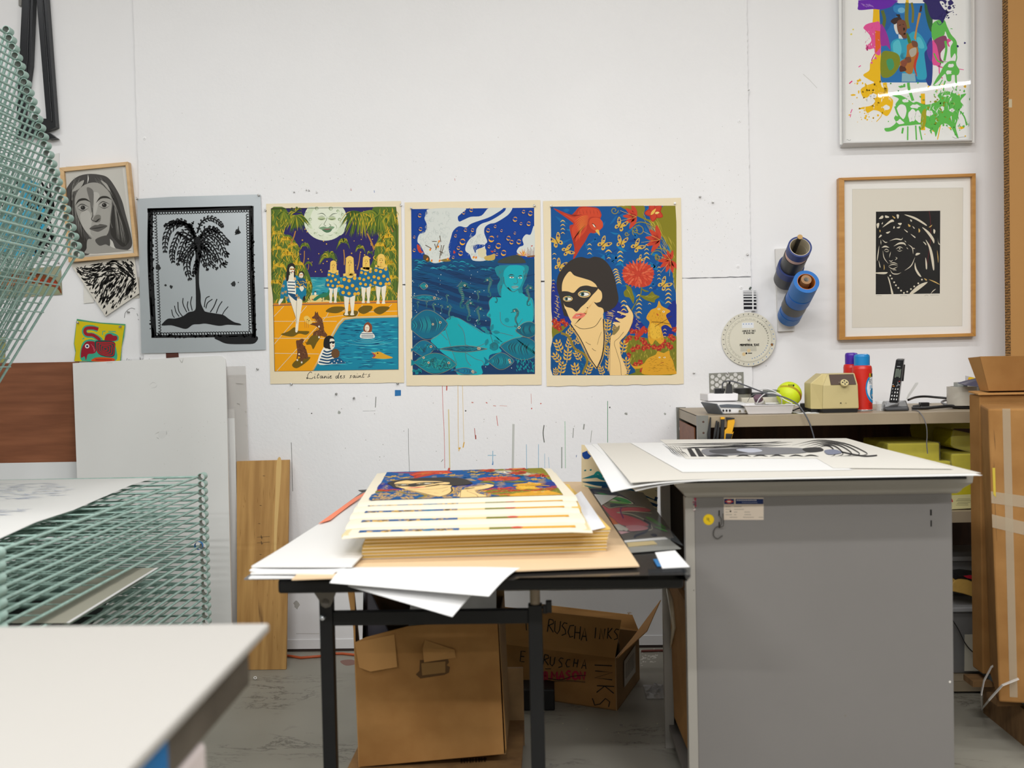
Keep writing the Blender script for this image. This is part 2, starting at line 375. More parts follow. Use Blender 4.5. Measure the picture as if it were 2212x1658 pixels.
o,f = leaning('white_panel',[(470,2100),(511,2100),(506,883),(470,884)],0.99,4.408,4.262,0.008,M_foam,'narrow strip of white board peeking out behind the tall foam board','board')
o,f = leaning('foam_board',[(140,2100),(505,2100),(500,1345),(488,800),(487,775),(480,769),(470,768),(157,784)],1.19,4.405,4.13,0.010,M_foam,'tall white foam board with torn spots leaning on the wall','board')
a = Art()
for pts in ([(334,938),(341,934),(348,932),(352,936)],[(359,929),(360,936),(358,941)],[(338,944),(344,948)],[(322,832),(330,826),(338,828)],[(340,830),(336,836),(325,838)]):
    a.line('cfcfcd' if pts[0][1]< 900 else 'b9b8b5',pts,1.6,taper=True)
a.poly('dededc',[(344,932),(357,931),(359,940),(351,947),(342,942)])
a.line('bdbcb9',[(387,774),(393,783),(396,773)],2.2,taper=True); a.line('cccbc8',[(230,783),(243,783)],1.5)
for i in range(40): a.dot('c9c8c4',rnd.uniform(350,485),rnd.uniform(900,1010),rnd.uniform(.4,.8),n=6)
a.build('torn_spots',lambda x,y,l: f(x,y,l+0.0002),o)
# clear acrylic sheet
o,f = leaning('acrylic_sheet',[(462,1400),(540,1400),(537,1000),(530,778),(462,777)],1.19,4.426,4.33,0.003,mat('acrylic','d9d4ce',0.2,alpha=0.42),'thin clear plastic sheet leaning behind the tall foam board','plastic sheet')
a = Art(); a.dot('8a8680',524,782,2.2)
for pts in ([(510,828),(525,829)],[(512,871),(518,873)],[(530,888),(532,890)],[(531,918),(533,919)]): a.line('8f8b84',pts,1.2)
a.build('scratches',lambda x,y,l: f(x,y,l+0.0002),o)
# plank
o,f = leaning('wooden_plank',[(512,1445),(618,1444),(620,1300),(625,993),(511,996)],0.77,4.372,4.18,0.015,M_ply,'narrow unpainted wooden plank standing on the floor against the wall','plank',bevel=0.001)
a = Art()
for i in range(26):
    x = rnd.uniform(518,612); y = rnd.uniform(1010,1420); a.line('8a6230',[(x,y),(x+rnd.uniform(-1,1),y+rnd.uniform(6,30))],0.8,taper=True)
a.poly('d6b274',[(598,996),(608,996),(603,1080),(598,1160),(596,1230),(592,1230),(592,1150),(595,1070)])
for x,y in ((570,1027),(563,1091),(560,1130),(565,1160),(563,1197),(566,1173)):
    a.line('5a4630',[(x-3,y),(x+3,y+.5)],1.5,taper=True)
for dy in (0,12): a.line('5a4630',[(555,1160+dy),(583,1158+dy)],.8); a.line('5a4630',[(564,1156+dy),(566,1164+dy)],1.4)
for i in range(8): a.line('7d5c38',[(558+i*1.5,1290+i*4),(560+i*1.2,1340+i*5)],1,taper=True)
a.dot('5a4630',614,1439,1)
a.build('grain_marks',lambda x,y,l: f(x,y,l+0.0002),o)

# ================================================================== DRYING RACK
M_mint = mat('mint enamel','abc8bf',0.4,col2='94b4aa',nscale=40)
M_mint_in = mat('ring steel','7d8a80',0.45,metal=0.3)
L_SH = 0.895; D_SH = 1.40; SP = 0.0271
FARC = Vector((-1.235,3.6)); NEARC = Vector((-1.200,2.194)); dv = (FARC-NEARC); D_SH = dv.length; dv.normalize(); du = Vector((dv.y,-dv.x))
RM = Matrix(((du.x,dv.x,0),(du.y,dv.y,0),(0,0,1)))
base = Vector((FARC.x,FARC.y,0))-RM@Vector((L_SH,D_SH,0))
MT = RM.to_4x4(); MT.translation = base
rack = empty('drying_rack',M=MT,label='mint green wire print drying rack with the upper shelves raised',cat='drying rack')
bpy.context.view_layer.update()
Z0 = 0.858
def shelf_mesh(full):
    m = MB(); r = 0.0042
    m.tube([(0,0,0),(L_SH,0,0)],r,6); m.tube([(0,D_SH,0),(L_SH,D_SH,0)],r,6); m.tube([(L_SH,0,0),(L_SH,D_SH,0)],r,6); m.tube([(0,0,0),(0,D_SH,0)],r,6)
    if full:
        k = 8
        for i in range(1,k): m.tube([(L_SH*i/k,-0.004,-0.0045),(L_SH*i/k,D_SH+0.004,-0.0045)],0.0025,5)
        k = 13
        for i in range(1,k): m.tube([(0,D_SH*i/k,0),(L_SH+0.003,D_SH*i/k,0)],0.0021,5)
    return m
def ring_mesh():
    m = MB(); m.ring((0,0,0),(0,1,0),0.0135,0.0112,0.034,18,0,1,0); return m
sh0 = shelf_mesh(True).build('shelf',M_mint,rack)
rg0 = ring_mesh().build('ring',[M_mint,M_mint_in],sh0)
def put_shelf(o,z,th,first=False):
    o.location = (0,0,z); o.rotation_euler = (0,-th,0)
def rings(sh,first=None):
    for v in (-0.034,D_SH):
        g = first if (first and v < 0) else rg0.copy()
        if g is not first: scn.collection.objects.link(g)
        g.parent = sh; g.location = (L_SH+0.012,v,0.0)
put_shelf(sh0,Z0,0); rings(sh0,rg0)
for k in range(1,24):
    c = sh0.copy(); scn.collection.objects.link(c); c.parent = rack; put_shelf(c,Z0-SP*k,0); rings(c)
for k in range(26):
    c = sh0.copy(); scn.collection.objects.link(c); c.parent = rack; put_shelf(c,Z0+SP*(k+1),R(56.9+15.6*k/25)); rings(c)
mb = MB()
for v in (0.0,D_SH): mb.box((-0.03,v,0.86),(0.035,0.035,1.6))
mb.box((-0.03,D_SH/2,1.66),(0.03,D_SH,0.03)); kid_o = mb.build('upright_frame',M_mint,rack)
mb = MB()
for v in (0.0,D_SH): mb.box((0.4,v,0.1),(0.9,0.04,0.03))
mb.box((-0.03,D_SH/2,0.1),(0.04,D_SH,0.03)); mb.build('base_frame',M_mint,rack)
for u in (-0.02,0.82):
    for v in (0.0,D_SH):
        mb = MB(); mb.rod((u,v-0.012,0.036),(u,v+0.012,0.036),0.036,n=20); mb.rod((u,v,0.036),(u,v,0.09),0.009); mb.build('caster',mat('caster rubber','2b2b2b',0.5),rack)
# blue tape on one ring
p = onY(427,1175,3.6); mb = MB(); mb.ring(onY(428,1176,3.57)+Vector((0,0,-0.004)),(0,1,0),0.0142,0.0137,0.014,16)
tag(mb.build('tape_scrap',mat('blue tape','1f74b8',0.5)),'scrap of blue tape wrapped on a ring of the drying rack','tape')
# sheets lying on rack shelves
def quad_sheet(name,P,m,label,cat,th=0.0006,nu=6,nv=6,curl=None,group=None,build=True):
    A,B,C,D = [Vector(p) for p in P]
    def fn(u,v):
        p = A.lerp(B,u).lerp(D.lerp(C,u),v)
        if curl: p = p+Vector((0,0,curl(u,v)))
        return p
    mb = MB(); mb.grid(fn,nu,nv,(0,0,-th)); o = mb.build(name,m); tag(o,label,cat,group); return o,fn
M_white = mat('white paper','e6e6e6',0.7)
M_white2 = mat('white paper soft','e0dfdd',0.7)
hz = Z0+0.0055
A_ = onZ(333,1033,hz); D_ = onZ(0,1167,hz); dd = (D_-A_); D2 = A_+dd*1.25
o,fnp = quad_sheet('paper_sheet',[A_,A_+Vector((-0.72,0.02,0)),D2+Vector((-0.72,0.02,0)),D2],M_white2,'large white sheet with a faint blue print on the top flat rack shelf','paper',curl=lambda u,v: 0.008*math.sin(v*7)**2+0.002)
a = Art()
rg = random.Random(5)
for i in range(420):
    u = 0.16+0.8*rg.random(); v = 0.1+0.75*rg.random(); l = 0.02+0.05*rg.random()
    if v < 0.12+0.1*math.sin(u*9): continue
    a.line(rg.choice(['b9bfd0','c6cad8','aab2c9']),[(u,v),(u+l,v+rg.uniform(-.01,.01)),(u+l*1.6,v+rg.uniform(-.015,.015))],0.004,taper=True)
a.build('blue_print',lambda x,y,l: fnp(min(x,1),y)+Vector((0,0,l+0.0008)),o,step=0.0003)
hz = Z0-SP*8+0.006
q = [onZ(x,y,hz) for x,y in ((343,1226),(228,1226),(20,1345),(150,1345))]
o,f_ = quad_sheet('paper_sheet',q,mat('grey card','a5a293',0.7),'tan grey card lying deep inside the flat shelves of the rack','paper')
mb = MB(); A_,B_,C_,D_ = [Vector(v)+Vector((0,0,0.0012)) for v in q]; mb.slab([A_,A_.lerp(B_,0.05),D_.lerp(C_,0.05),D_],(0,0,-0.001)); kid(mb,'white_edge',M_white,o)
hz = Z0-SP*13+0.006
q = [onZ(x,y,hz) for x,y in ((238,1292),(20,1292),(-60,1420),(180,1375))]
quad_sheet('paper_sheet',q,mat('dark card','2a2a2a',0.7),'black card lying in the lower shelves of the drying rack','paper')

# ================================================================== DRAFTING TABLE WITH PRINTS
TH = 0.77
M_black = mat('black metal','131314',0.5,spec=0.3)
M_blackt = mat('black table edge','101011',0.4,spec=0.3)
tbl = empty('folding_table',(-0.16,2.95,0),label='black folding work table covered with paper piles',cat='table')
bpy.context.view_layer.update()
x0,x1,y0,y1 =-0.615,0.290,2.30,3.66
mb = MB(); mb.bx(x0,x1,y0,y1,TH-0.034,TH-0.002); kid(mb,'table_top',M_blackt,tbl,0.006)
def post(px,py0,py1,Y,wpx,depth=0.03,zb=None):
    c0 = onY(px,py0,Y); c1 = onY(px+(py1-py0)*0.02,py1,Y); return c0,c1
def leg(xc,Y,w,z0,z1,name='leg',m=M_black,dx=0.0):
    mb = MB(); h = w/2; mb.hexa([(xc+dx-h,Y-h,z0),(xc+dx+h,Y-h,z0),(xc+dx+h,Y+h,z0),(xc+dx-h,Y+h,z0)],[(xc-h,Y-h,z1),(xc+h,Y-h,z1),(xc+h,Y+h,z1),(xc-h,Y+h,z1)])
    return kid(mb,name,m,tbl,0.002)
leg(-0.540,2.46,0.031,0,0.70); leg(-0.042,2.46,0.033,0,0.668)
leg(-0.545,3.50,0.031,0,0.735); leg(-0.062,3.60,0.024,0.08,0.70)
mb = MB(); mb.bx(-0.13,0.0,3.66,3.78,0,0.075); kid(mb,'foot',M_black,tbl,0.004)
mb = MB(); mb.bx(-0.0735,-0.0505,3.612,3.70,0.055,0.08); kid(mb,'foot_bracket',M_black,tbl)
mb = MB(); mb.bx(-0.525,-0.058,2.449,2.471,0.624,0.657); kid(mb,'crossbar',M_black,tbl,0.002)
mb = MB(); mb.rod((-0.042,2.46,0.668),(-0.042,2.46,0.737),0.012,n=16); kid(mb,'inner_tube',mat('tan tube','8f7f6a',0.5),tbl)
b0 = [onY(x,y,2.442) for x,y in ((668,1264),(732,1262),(718,1300),(713,1310),(703,1313),(694,1308),(689,1296))]
mb = MB(); mb.slab(b0,(0,0.004,0)); mb.rod(onY(703,1301,2.438),onY(703,1301,2.442),0.008,n=14); kid(mb,'bracket',mat('bracket grey','6b665f',0.4,metal=0.5),tbl)
mb = MB(); p = onY(698,1333,2.442); mb.lathe([(0.0001,0.012),(0.005,0.010),(0.0075,0.004),(0.0075,0)],p,(0,-1,0),14); kid(mb,'bolt',mat('bright bolt','c8ccd2',0.25,metal=0.9),tbl)
kx = onY(1180,1311,2.46); mb = MB(); mb.rod((kx.x-0.022,2.46,kx.z),(kx.x+0.004,2.46,kx.z),0.004); mb.box((kx.x+0.006,2.46,kx.z+0.002),(0.014,0.016,0.028)); mb.box((kx.x-0.003,2.46,kx.z-0.004),(0.012,0.014,0.02)); kid(mb,'knob',M_blackt,tbl,0.002)
mb = MB(); mb.bx(-0.52,-0.07,3.52,3.54,0.62,0.65); kid(mb,'crossbar',M_black,tbl)

# sheets below the print stack
def hpoly(name,px,h,m,th,label,cat,kidof=None,group=None):
    mb = MB(); mb.slab([onZ(x,y,h) for x,y in px][::-1],(0,0,-th)); o = mb.build(name,m)
    return tag(o,label,cat,group)
# grey backing sheet and clear cover sheet lying straight on the table top
hpoly('acrylic_sheet',[(745,1253),(1492,1241),(1484,1252),(1378,1062),(900,1062)],TH+0.003,mat('sheet of dark plastic','2b2a29',0.15),0.003,'dark glossy plastic sheet lying on the black work table','plastic sheet')
hpoly('mount_board',[(527,1249),(760,1247),(900,1062),(782,1062)],TH+0.004,mat('grey card edge','6d6e70',0.6),0.003,'grey card lying beneath the crumpled white paper pile','board')
# pile of white paper on the table: several sheets, each its own
wp = [((537,1247),(700,1245),(905,1064),(797,1062)),((541,1238),(720,1240),(905,1062),(790,1066)),((539,1231),(740,1232),(915,1060),(782,1072)),((543,1222),(760,1222),(915,1060),(775,1078))]
for i,P in enumerate(wp):
    h = TH+0.008+i*0.0055
    q = [onZ(x,y,h) for x,y in P]
    quad_sheet('paper_sheet',q,[M_white,M_white2][i % 2],['lowest white sheet of the pile beside the tan folder','second white sheet from the bottom of the crumpled pile','white sheet just under the topmost of the crumpled pile','topmost crumpled white sheet beside the tan folder'][i],'paper',0.0035,10,14,
        lambda u,v,i=i: 0.0025*math.sin(v*11+i*2.1)*math.sin(math.pi*u)**.5 if 0< u < 1 else 0.001*math.sin(v*9+i),group='crumpled white paper pile')
o = hpoly('orange_folder',[(688,1130),(765,1075),(795,1059),(800,1059),(756,1090),(714,1122)],TH+0.030,mat('coral paper','f58a67',0.6),0.001,'coral orange paper sticking out of the white pile','paper')
o.name = 'coral_paper'
hpoly('black_card',[(774,1058),(800,1056),(812,1056),(812,1059),(780,1061)],TH+0.034,M_blackt,0.002,'black card corner sticking out behind the coral paper','paper')
# drooping white sheets over the front edge
def drooped(name,P3,m,label,cat,bend,nu=12,nv=12,th=0.0007):
    A,B,C,D = [Vector(p) for p in P3]
    def fn(u,v):
        p = A.lerp(B,u).lerp(D.lerp(C,u),v); return p+Vector((0,0,bend(u,v)))
    mb = MB(); mb.grid(fn,nu,nv,(0,0,-th)); return tag(mb.build(name,m),label,cat),fn
A3 = onZ(760,1225,TH+0.0055); B3 = onZ(1150,1215,TH+0.0055)
C3 = onY(1056,1287,2.12); D3 = onY(712,1258,2.21)
drooped('paper_sheet',[A3,B3,C3,D3],M_white,'white sheet drooping over the front edge of the black table, uppermost','paper',lambda u,v: 0.012*math.sin(math.pi*v)*(1 if v < 1 else 0))
A3 = onZ(790,1228,TH+0.0030); B3 = onZ(1100,1222,TH+0.0030)
C3 = onY(977,1330,2.10); D3 = onY(752,1264,2.22)
drooped('paper_sheet',[A3,B3,C3,D3],M_white,'white sheet with a hanging point below the black table edge','paper',lambda u,v: 0.012*math.sin(math.pi*v)-0.001)
# tan folder board
M_tan = mat('tan board','dfc29c',0.65)
TF = TH+0.0125
o = hpoly('tan_folder',[(630,1250),(1381,1221),(1262,1040),(915,1040),(740,1152)],TF,M_tan,0.003,'large tan card folder beneath the stack of prints','folder')
# colourful bagged prints to the side of the stack are drawn in d_art

# thick lower block of prints: each sheet of the block visible as an edge
M_cream = mat('cream paper','e8dfca',0.7,spec=0.2)
M_creamedge = mat('cream paper edge','d9b768',0.8,spec=0.1)
SW = 0.585; SLn = 0.767
p0 = onZ(781,1207,TF+0.001); p1 = onZ(1305,1190,TF+0.001)
ex = (p1-p0).normalized(); ey = Vector((-ex.y,ex.x,0))
blk = empty('print_stack',p0,label='thick block of cream printing paper under the masked woman prints',cat='paper stack'); bpy.context.view_layer.update()
rg = random.Random(3); N = 34; H = 0.054; t = H/N
for i in range(N):
    mb = MB(); j = Vector((rg.uniform(-.002,.002)+0.012*(i/N)**2,rg.uniform(-.002,.002)+(0.006 if i % 9== 4 else 0),0)); b = p0+Vector((0,0,i*t))+ex*j.x+ey*j.y
    q = [b,b+ex*SW,b+ex*SW+ey*SLn,b+ey*SLn]; mb.hexa(q,[v+Vector((0,0,t*0.9)) for v in q]); kid(mb,'sheet',M_creamedge if i % 5 else M_cream,blk)
STK_TOP = p0.z+H
# upper fanned prints: geometry here, drawing applied in d_art
FAN = [((738,1160),(1284,1147)),((746,1140),(1273,1126)),((755,1119),(1264,1105)),((763,1104),(1258,1091)),((772,1092),(1254,1078))]
# ================================================================== GREY CABINET
M_grey = mat('grey steel','7b7876',0.42,metal=0.15,noise=0.05,nscale=2.5,bump=0.03,bscale=200)
M_grey2 = mat('light grey steel','a09c95',0.4,metal=0.2)
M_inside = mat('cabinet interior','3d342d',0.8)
CF = 2.72; CB = 3.33; CL = 0.362; CR = 1.036; CT = 0.880
cab = empty('steel_cabinet',((CL+CR)/2,3.0,0),label='tall grey steel cabinet with an open side and papers on top',cat='cabinet'); bpy.context.view_layer.update()
mb = MB(); mb.bx(CL+0.012,CR,CF,CF+0.004,0.0,CT); kid(mb,'front_panel',M_grey,cab,0.0015)
mb = MB(); mb.bx(CL-0.012,CL+0.012,CF+0.002,CF+0.035,0.0,CT); kid(mb,'post',M_grey2,cab)
mb = MB(); mb.bx(CL-0.012,CL+0.016,CB-0.03,CB,0.0,CT); kid(mb,'post',M_grey2,cab)
mb = MB(); mb.bx(CR-0.004,CR,CF+0.004,CB,0.0,CT); kid(mb,'side_panel',M_grey,cab)
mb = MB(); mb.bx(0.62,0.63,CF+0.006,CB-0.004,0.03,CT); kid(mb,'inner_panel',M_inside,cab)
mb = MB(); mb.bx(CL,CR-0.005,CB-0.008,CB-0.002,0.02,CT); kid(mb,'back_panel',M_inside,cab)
mb = MB(); mb.bx(CL,CR-0.005,CF+0.006,CB-0.01,0.06,0.075); kid(mb,'bottom_shelf',mat('shelf grey','6f6b66',0.5),cab)
# flanged top
mb = MB(); a_,b_ = CL-0.004,CR+0.008
prof = [(CF-0.003,CT),(CF-0.010,CT+0.006),(CF-0.014,CT+0.014),(CF-0.032,CT+0.030),(CF-0.034,CT+0.050)]
for i in range(len(prof)-1):
    (ya,za),(yb,zb)= prof[i],prof[i+1]; ea = CF-ya; eb = CF-yb
    mb.hexa([(a_-ea,ya,za),(b_+ea,ya,za),(b_+ea,CB+ea,za),(a_-ea,CB+ea,za)],[(a_-eb,yb,zb),(b_+eb,yb,zb),(b_+eb,CB+eb,zb),(a_-eb,CB+eb,zb)])
kid(mb,'cabinet_top',M_grey2,cab)
TOPZ = CT+0.050
# label, sticker, slots
a = Art(); F_ = lambda x,y,l: onY(1480+x*0.09946,1040+y*0.09946,CF-l-0.0003)
a.rect('cdbfae',840,345,1705,828); a.rect('1d2f5e',848,372,1062,486); a.rect('1d2f5e',1095,372,1700,486)
a.poly('c43f3a',[(860,430),(955,382),(1055,430),(955,478)],False); a.rect('e6d8c8',915,416,995,444)
for x in range(1120,1560,40): a.rect('c6c3c8',x,390,x+28,412)
for x in range(1235,1560,26): a.rect('8f93a8',x,440,x+16,458)
for y,xs in ((540,((880,1000),(1065,1210))),(600,((880,1000),(1065,1280))),(658,((880,940),(1065,1120),(1290,1405))),(715,((880,1005),(1065,1110),(1290,1425))),(772,((970,1130),(1260,1490),(1600,1680)))):
    for (xa,xb) in xs:
        x = xa
        while x < xb: a.rect('8e887e',x,y-9,x+16,y+9); x += 24
a.dot('1a1410',985,642,20)
kid_o = a.build('maker_label',lambda x,y,l: F_(x,y,l),cab)
a = Art(); a.dot('cfae18',510,822,120,n=28); a.dot('e2c01d',510,822,104,n=28)
a.line('4a4424',[(470,775),(478,835),(500,840),(500,780)],10,smooth=False); a.line('4a4424',[(515,790),(518,860),(545,868)],10,smooth=False)
a.build('yellow_sticker',lambda x,y,l: F_(x,y,l),cab)
a = Art(); a.rect('15120f',724,620,752,745); a.rect('15120f',726,872,752,1000)
a.build('slots',lambda x,y,l: F_(x,y,l),cab)
a = Art(); a.rect('15120f',2009,1100,2013,1113); a.rect('15120f',2010,1123,2013,1137)
for x,y,r in ((1826,1545,2),(1596,1286,1.3),(1575,1345,1.2),(2052,1472,2.4)): a.dot('7a756d' if r < 2.2 else 'd8d4cc',x,y,r)
a.build('slots',lambda x,y,l: onY(x,y,CF-l-0.0003),cab)
a = Art(); rg = random.Random(2)
for i in range(26): a.dot(rg.choice(['b5496a','a83f4a','4c5a6a','d8cfc6','7d3a5a']),rg.uniform(1497,1503),rg.uniform(1075,1102),rg.uniform(.8,2),jag=.5)
a.build('torn_sticker',lambda x,y,l: onY(x,y,CF-l-0.0002),cab)
# S hook through the slots
pts = [F_(x,y,0.004+d) for x,y,d in ((738,735,0),(790,800,.004),(795,900,.006),(745,990,.004),(745,1000,.006),(830,960,.008),(835,860,.010),(820,690,.010))]
hook = empty('wire_hook',pts[0],label='thin bent wire hook caught in a slot of the grey cabinet',cat='hook'); bpy.context.view_layer.update()
mb = MB(); mb.tube(pts,0.0011,6); kid(mb,'upper_bend',mat('hook wire','4a4744',0.4,metal=.6),hook)
q = [F_(*v,0.005) for v in cr([(745,960),(680,985),(625,1060),(615,1160),(650,1210),(710,1235),(760,1205),(812,1165)])]
mb = MB(); mb.tube(q,0.0011,6); kid(mb,'lower_bend',mat('hook wire','4a4744'),hook)
# cardboard box inside the open side
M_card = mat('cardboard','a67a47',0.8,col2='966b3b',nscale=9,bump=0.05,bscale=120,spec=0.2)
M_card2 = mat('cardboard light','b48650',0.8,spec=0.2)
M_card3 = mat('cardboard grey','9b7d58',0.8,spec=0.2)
o = empty('cardboard_box',(0.45,3.1,0.075),label='worn cardboard box with an up arrow inside the open grey cabinet',cat='box'); bpy.context.view_layer.update()
mb = MB(); mb.hexa([(0.385,CF+0.05,0.10),(0.61,CF+0.05,0.076),(0.61,3.28,0.076),(0.375,3.28,0.10)],[(0.372,CF+0.05,0.56),(0.61,CF+0.05,0.56),(0.61,3.28,0.56),(0.366,3.28,0.56)]); kid(mb,'box_body',M_card,o,0.012)
def bx_side(px,py,l=0): return onX(px,py,0.3695-l)
a = Art(); a.poly('2a2f3d',[(1476,1272),(1487,1262),(1500,1275),(1493,1276),(1494,1297),(1483,1297),(1483,1277)],False)
a.line('2a2f3d',[(1481,1306),(1481,1312),(1486,1316),(1494,1314)],4,smooth=False)
a.build('up_arrow',lambda x,y,l: bx_side(x,y,l+0.001),o)
mb = MB(); mb.tube([bx_side(1441,1262,.004),bx_side(1450,1300,.007),bx_side(1456,1352,.004),bx_side(1448,1400,.003)],[.006,.009,.007,.002],8); kid(mb,'crumpled_tape',mat('clear tape','b9ab92',0.15,spec=.8),o)

# papers on top of the cabinet
M_pg = mat('pale grey paper','d3cfc6',0.7); M_pw = mat('bright white paper','e6e6e5',0.65)
h = TOPZ+0.002
hpoly('black_board',[(1478,1038),(2088,1029),(2060,1018),(1840,962),(1400,970)],h+0.006,M_blackt,0.006,'thin black board under the papers on the grey cabinet','board')
def blend(P3,nu=14,nv=14,bend=lambda u,v: 0): return P3
h += 0.0085
def corner_sheet(px4,Yd,h,m,label):
    """flat sheet whose near corner hangs: corner D keeps its hanging point, the rest stays at h"""
    A,B,C = [onZ(x,y,h) for x,y in px4[:3]]; D = onY(*px4[3],Yd); dz = h-D.z; D = Vector((D.x,D.y,h))
    def fn(u,v):
        p = A.lerp(B,u).lerp(D.lerp(C,u),v); k = max(0,1-u/.24)
        return p-Vector((0,0,dz*v*v*k*k))
    mb = MB(); mb.grid(fn,30,12,(0,0,-.0007)); return tag(mb.build('paper_sheet',m),label,'paper')
corner_sheet([(1262,960),(1815,950),(2110,1026),(1321,1062)],2.57,h,M_pw,'white sheet with a drooping corner, lowest on the grey cabinet')
h += 0.0012
corner_sheet([(1278,959),(1820,950),(2122,1026),(1373,1060)],2.575,h,M_pw,'white sheet with a drooping corner directly beneath the pale grey one')
h += 0.0012
corner_sheet([(1290,957),(1830,949),(2119,1021),(1363,1042)],2.585,h,M_pg,'pale grey sheet with a worn corner hanging off the cabinet')
h += 0.0015
o = hpoly('paper_sheet',[(1362,956),(1474,1019),(1843,1014),(1765,989),(1740,953)],h,M_pw,0.0006,'bright white sheet slipped under the ink drawing on the cabinet','paper')
h += 0.0012
draw_sheet = hpoly('ink_drawing',[(1425,949),(1482,990),(1764,989),(1800,1010),(2060,1012),(1836,948),(1828,946)],h,mat('drawing paper','dcd9d1',0.7),0.0006,'sheet with a swirling black ink drawing on the grey cabinet','drawing')
a = Art()
def k8(x,y): return (1240+x*0.40687,920+y*0.40687)
rg = random.Random(11)
for i in range(6): a.line('3b3b3d',[k8(470+i*17,96+i*2),k8(505+i*14,120+i*3),k8(520+i*14,138+i),k8(560+i*10,164)],1.1+.3*(i % 2),taper=True)
for pts in ([(470,95),(700,92),(980,88),(1160,84)],[(505,104),(760,98),(1010,104),(1150,98)],[(530,112),(760,110),(1010,112),(1140,118)],[(680,118),(860,108),(1130,88)],[(560,120),(690,112),(1000,98)],[(840,96),(960,92),(1100,80)]):
    a.line('37373a',[k8(*p) for p in pts],1.9,taper=True)
for x,w in ((600,22),(640,22)): a.poly('2c2c2e',[k8(x,118),k8(x+w,118),k8(x+w+30,160),k8(x+w,160)],False)
a.poly('7c7c80',[k8(*p) for p in ((680,124),(820,116),(1050,112),(1220,118),(1230,140),(1050,150),(860,152),(720,160))])
a.poly('4a4a4d',[k8(*p) for p in ((720,128),(850,120),(960,130),(900,142),(760,146))]); a.poly('b9bcc8',[k8(*p) for p in ((860,124),(960,118),(1000,132),(930,140))])
a.line('2a2a2c',[k8(700,158),k8(760,154),k8(820,160)],3.4,taper=True)
for x in (860,950,1040,1140,1220): a.line('2a2a2c',[k8(x,160),k8(x+38,153),k8(x+80,160)],2.4,taper=True)
a.poly('303033',[k8(*p) for p in ((1215,118),(1300,112),(1322,130),(1240,138))])
for i,(cx,r) in enumerate(((1340,40),(1345,70),(1350,105),(1350,140),(1350,175))):
    a.line('2e2e31',[k8(cx-r*1.1,118-r*.10),k8(cx-r*.3,112-r*.22),k8(cx+r*.5,112-r*.12),k8(cx+r*1.05,130),k8(cx+r*1.15,150),k8(cx+r*.6,160)],2.6-i*.15,taper=True)
a.line('2e2e31',[k8(1400,132),k8(1470,146),k8(1540,158),k8(1600,155),k8(1608,152)],2.6); a.line('4a4a4d',[k8(1404,86),k8(1436,88)],1.6,taper=True)
a.poly('7d8296',[k8(*p) for p in ((1330,128),(1390,124),(1420,142),(1350,150))])
a.build('ink_strokes',lambda x,y,l: onZ(x,y,h+l+0.0004),draw_sheet,step=0.0002)

# ================================================================== STEEL SHELF UNIT AGAINST THE WALL
SZ = 1.025; SFY = 3.80; SBY = 4.42; SLX = 0.54; SRX = 2.3
M_shelf = mat('putty enamel','a3947c',0.45,noise=0.12,nscale=6)
M_shelft = mat('shelf worn top','9b8d79',0.5,noise=0.15,nscale=5)
M_post = mat('slotted post','85857f',0.4,metal=0.4,noise=0.1)
su = empty('shelving_unit',(1.4,4.1,0),label='putty coloured steel shelving unit cluttered with studio tools',cat='shelf'); bpy.context.view_layer.update()
for z,nm in ((SZ,'shelf'),(0.665,'shelf'),(0.05,'shelf')):
    mb = MB(); mb.bx(SLX+0.008,SRX,SFY,SBY,z-0.006,z); mb.bx(SLX+0.008,SRX,SFY,SFY+0.004,z-0.042,z-0.001); mb.bx(SLX+0.008,SRX,SBY-0.004,SBY,z-0.042,z-0.001); mb.bx(SLX+0.008,SLX+0.012,SFY,SBY,z-0.042,z-0.001)
    kid(mb,nm,M_shelf,su,0.0015)
def angle_post(x,y,front):
    mb = MB(); s =-1 if front else 1
    yy = y if front else y
    mb.bx(x-0.001,x+0.037,yy,yy+0.002*s,0.0,SZ+0.003); mb.bx(x-0.001,x+0.001,yy,yy-0.034*s,0.0,SZ+0.003)
    for i in range(24):
        z = SZ-0.02-i*0.04; mb.lathe([(0.0001,0),(0.0042,0)],(x+0.019,yy+(-0.0024 if front else 0.0024),z),(0,-1,0),10,1)
    return kid(mb,'post',[M_post,mat('post hole','4b342a')],su)
angle_post(SLX,SFY-0.002,True); angle_post(SLX,SBY-0.006,True); angle_post(SRX-0.04,SFY-0.002,True); angle_post(SRX-0.04,SBY-0.006,True)
mb = MB(); mb.bx(SLX+0.045,SRX-0.05,SBY-0.012,SBY-0.006,0.06,SZ-0.05); kid(mb,'back_panel',mat('dark wood panel','5a3a28',0.6,col2='452b1d',nscale=7,stretch=(4,1,.5)),su)
mb = MB(); mb.bx(SLX+0.004,SLX+0.008,SFY+0.13,SBY-0.05,0.70,SZ-0.05); kid(mb,'side_panel',M_brown,su)
mb = MB(); p = onY(1467,924,SBY-0.01); kid(mb.box(p+Vector((0.004,-0.012,-0.002)),(0.010,0.001,0.012)),'post_tag',M_white,su)

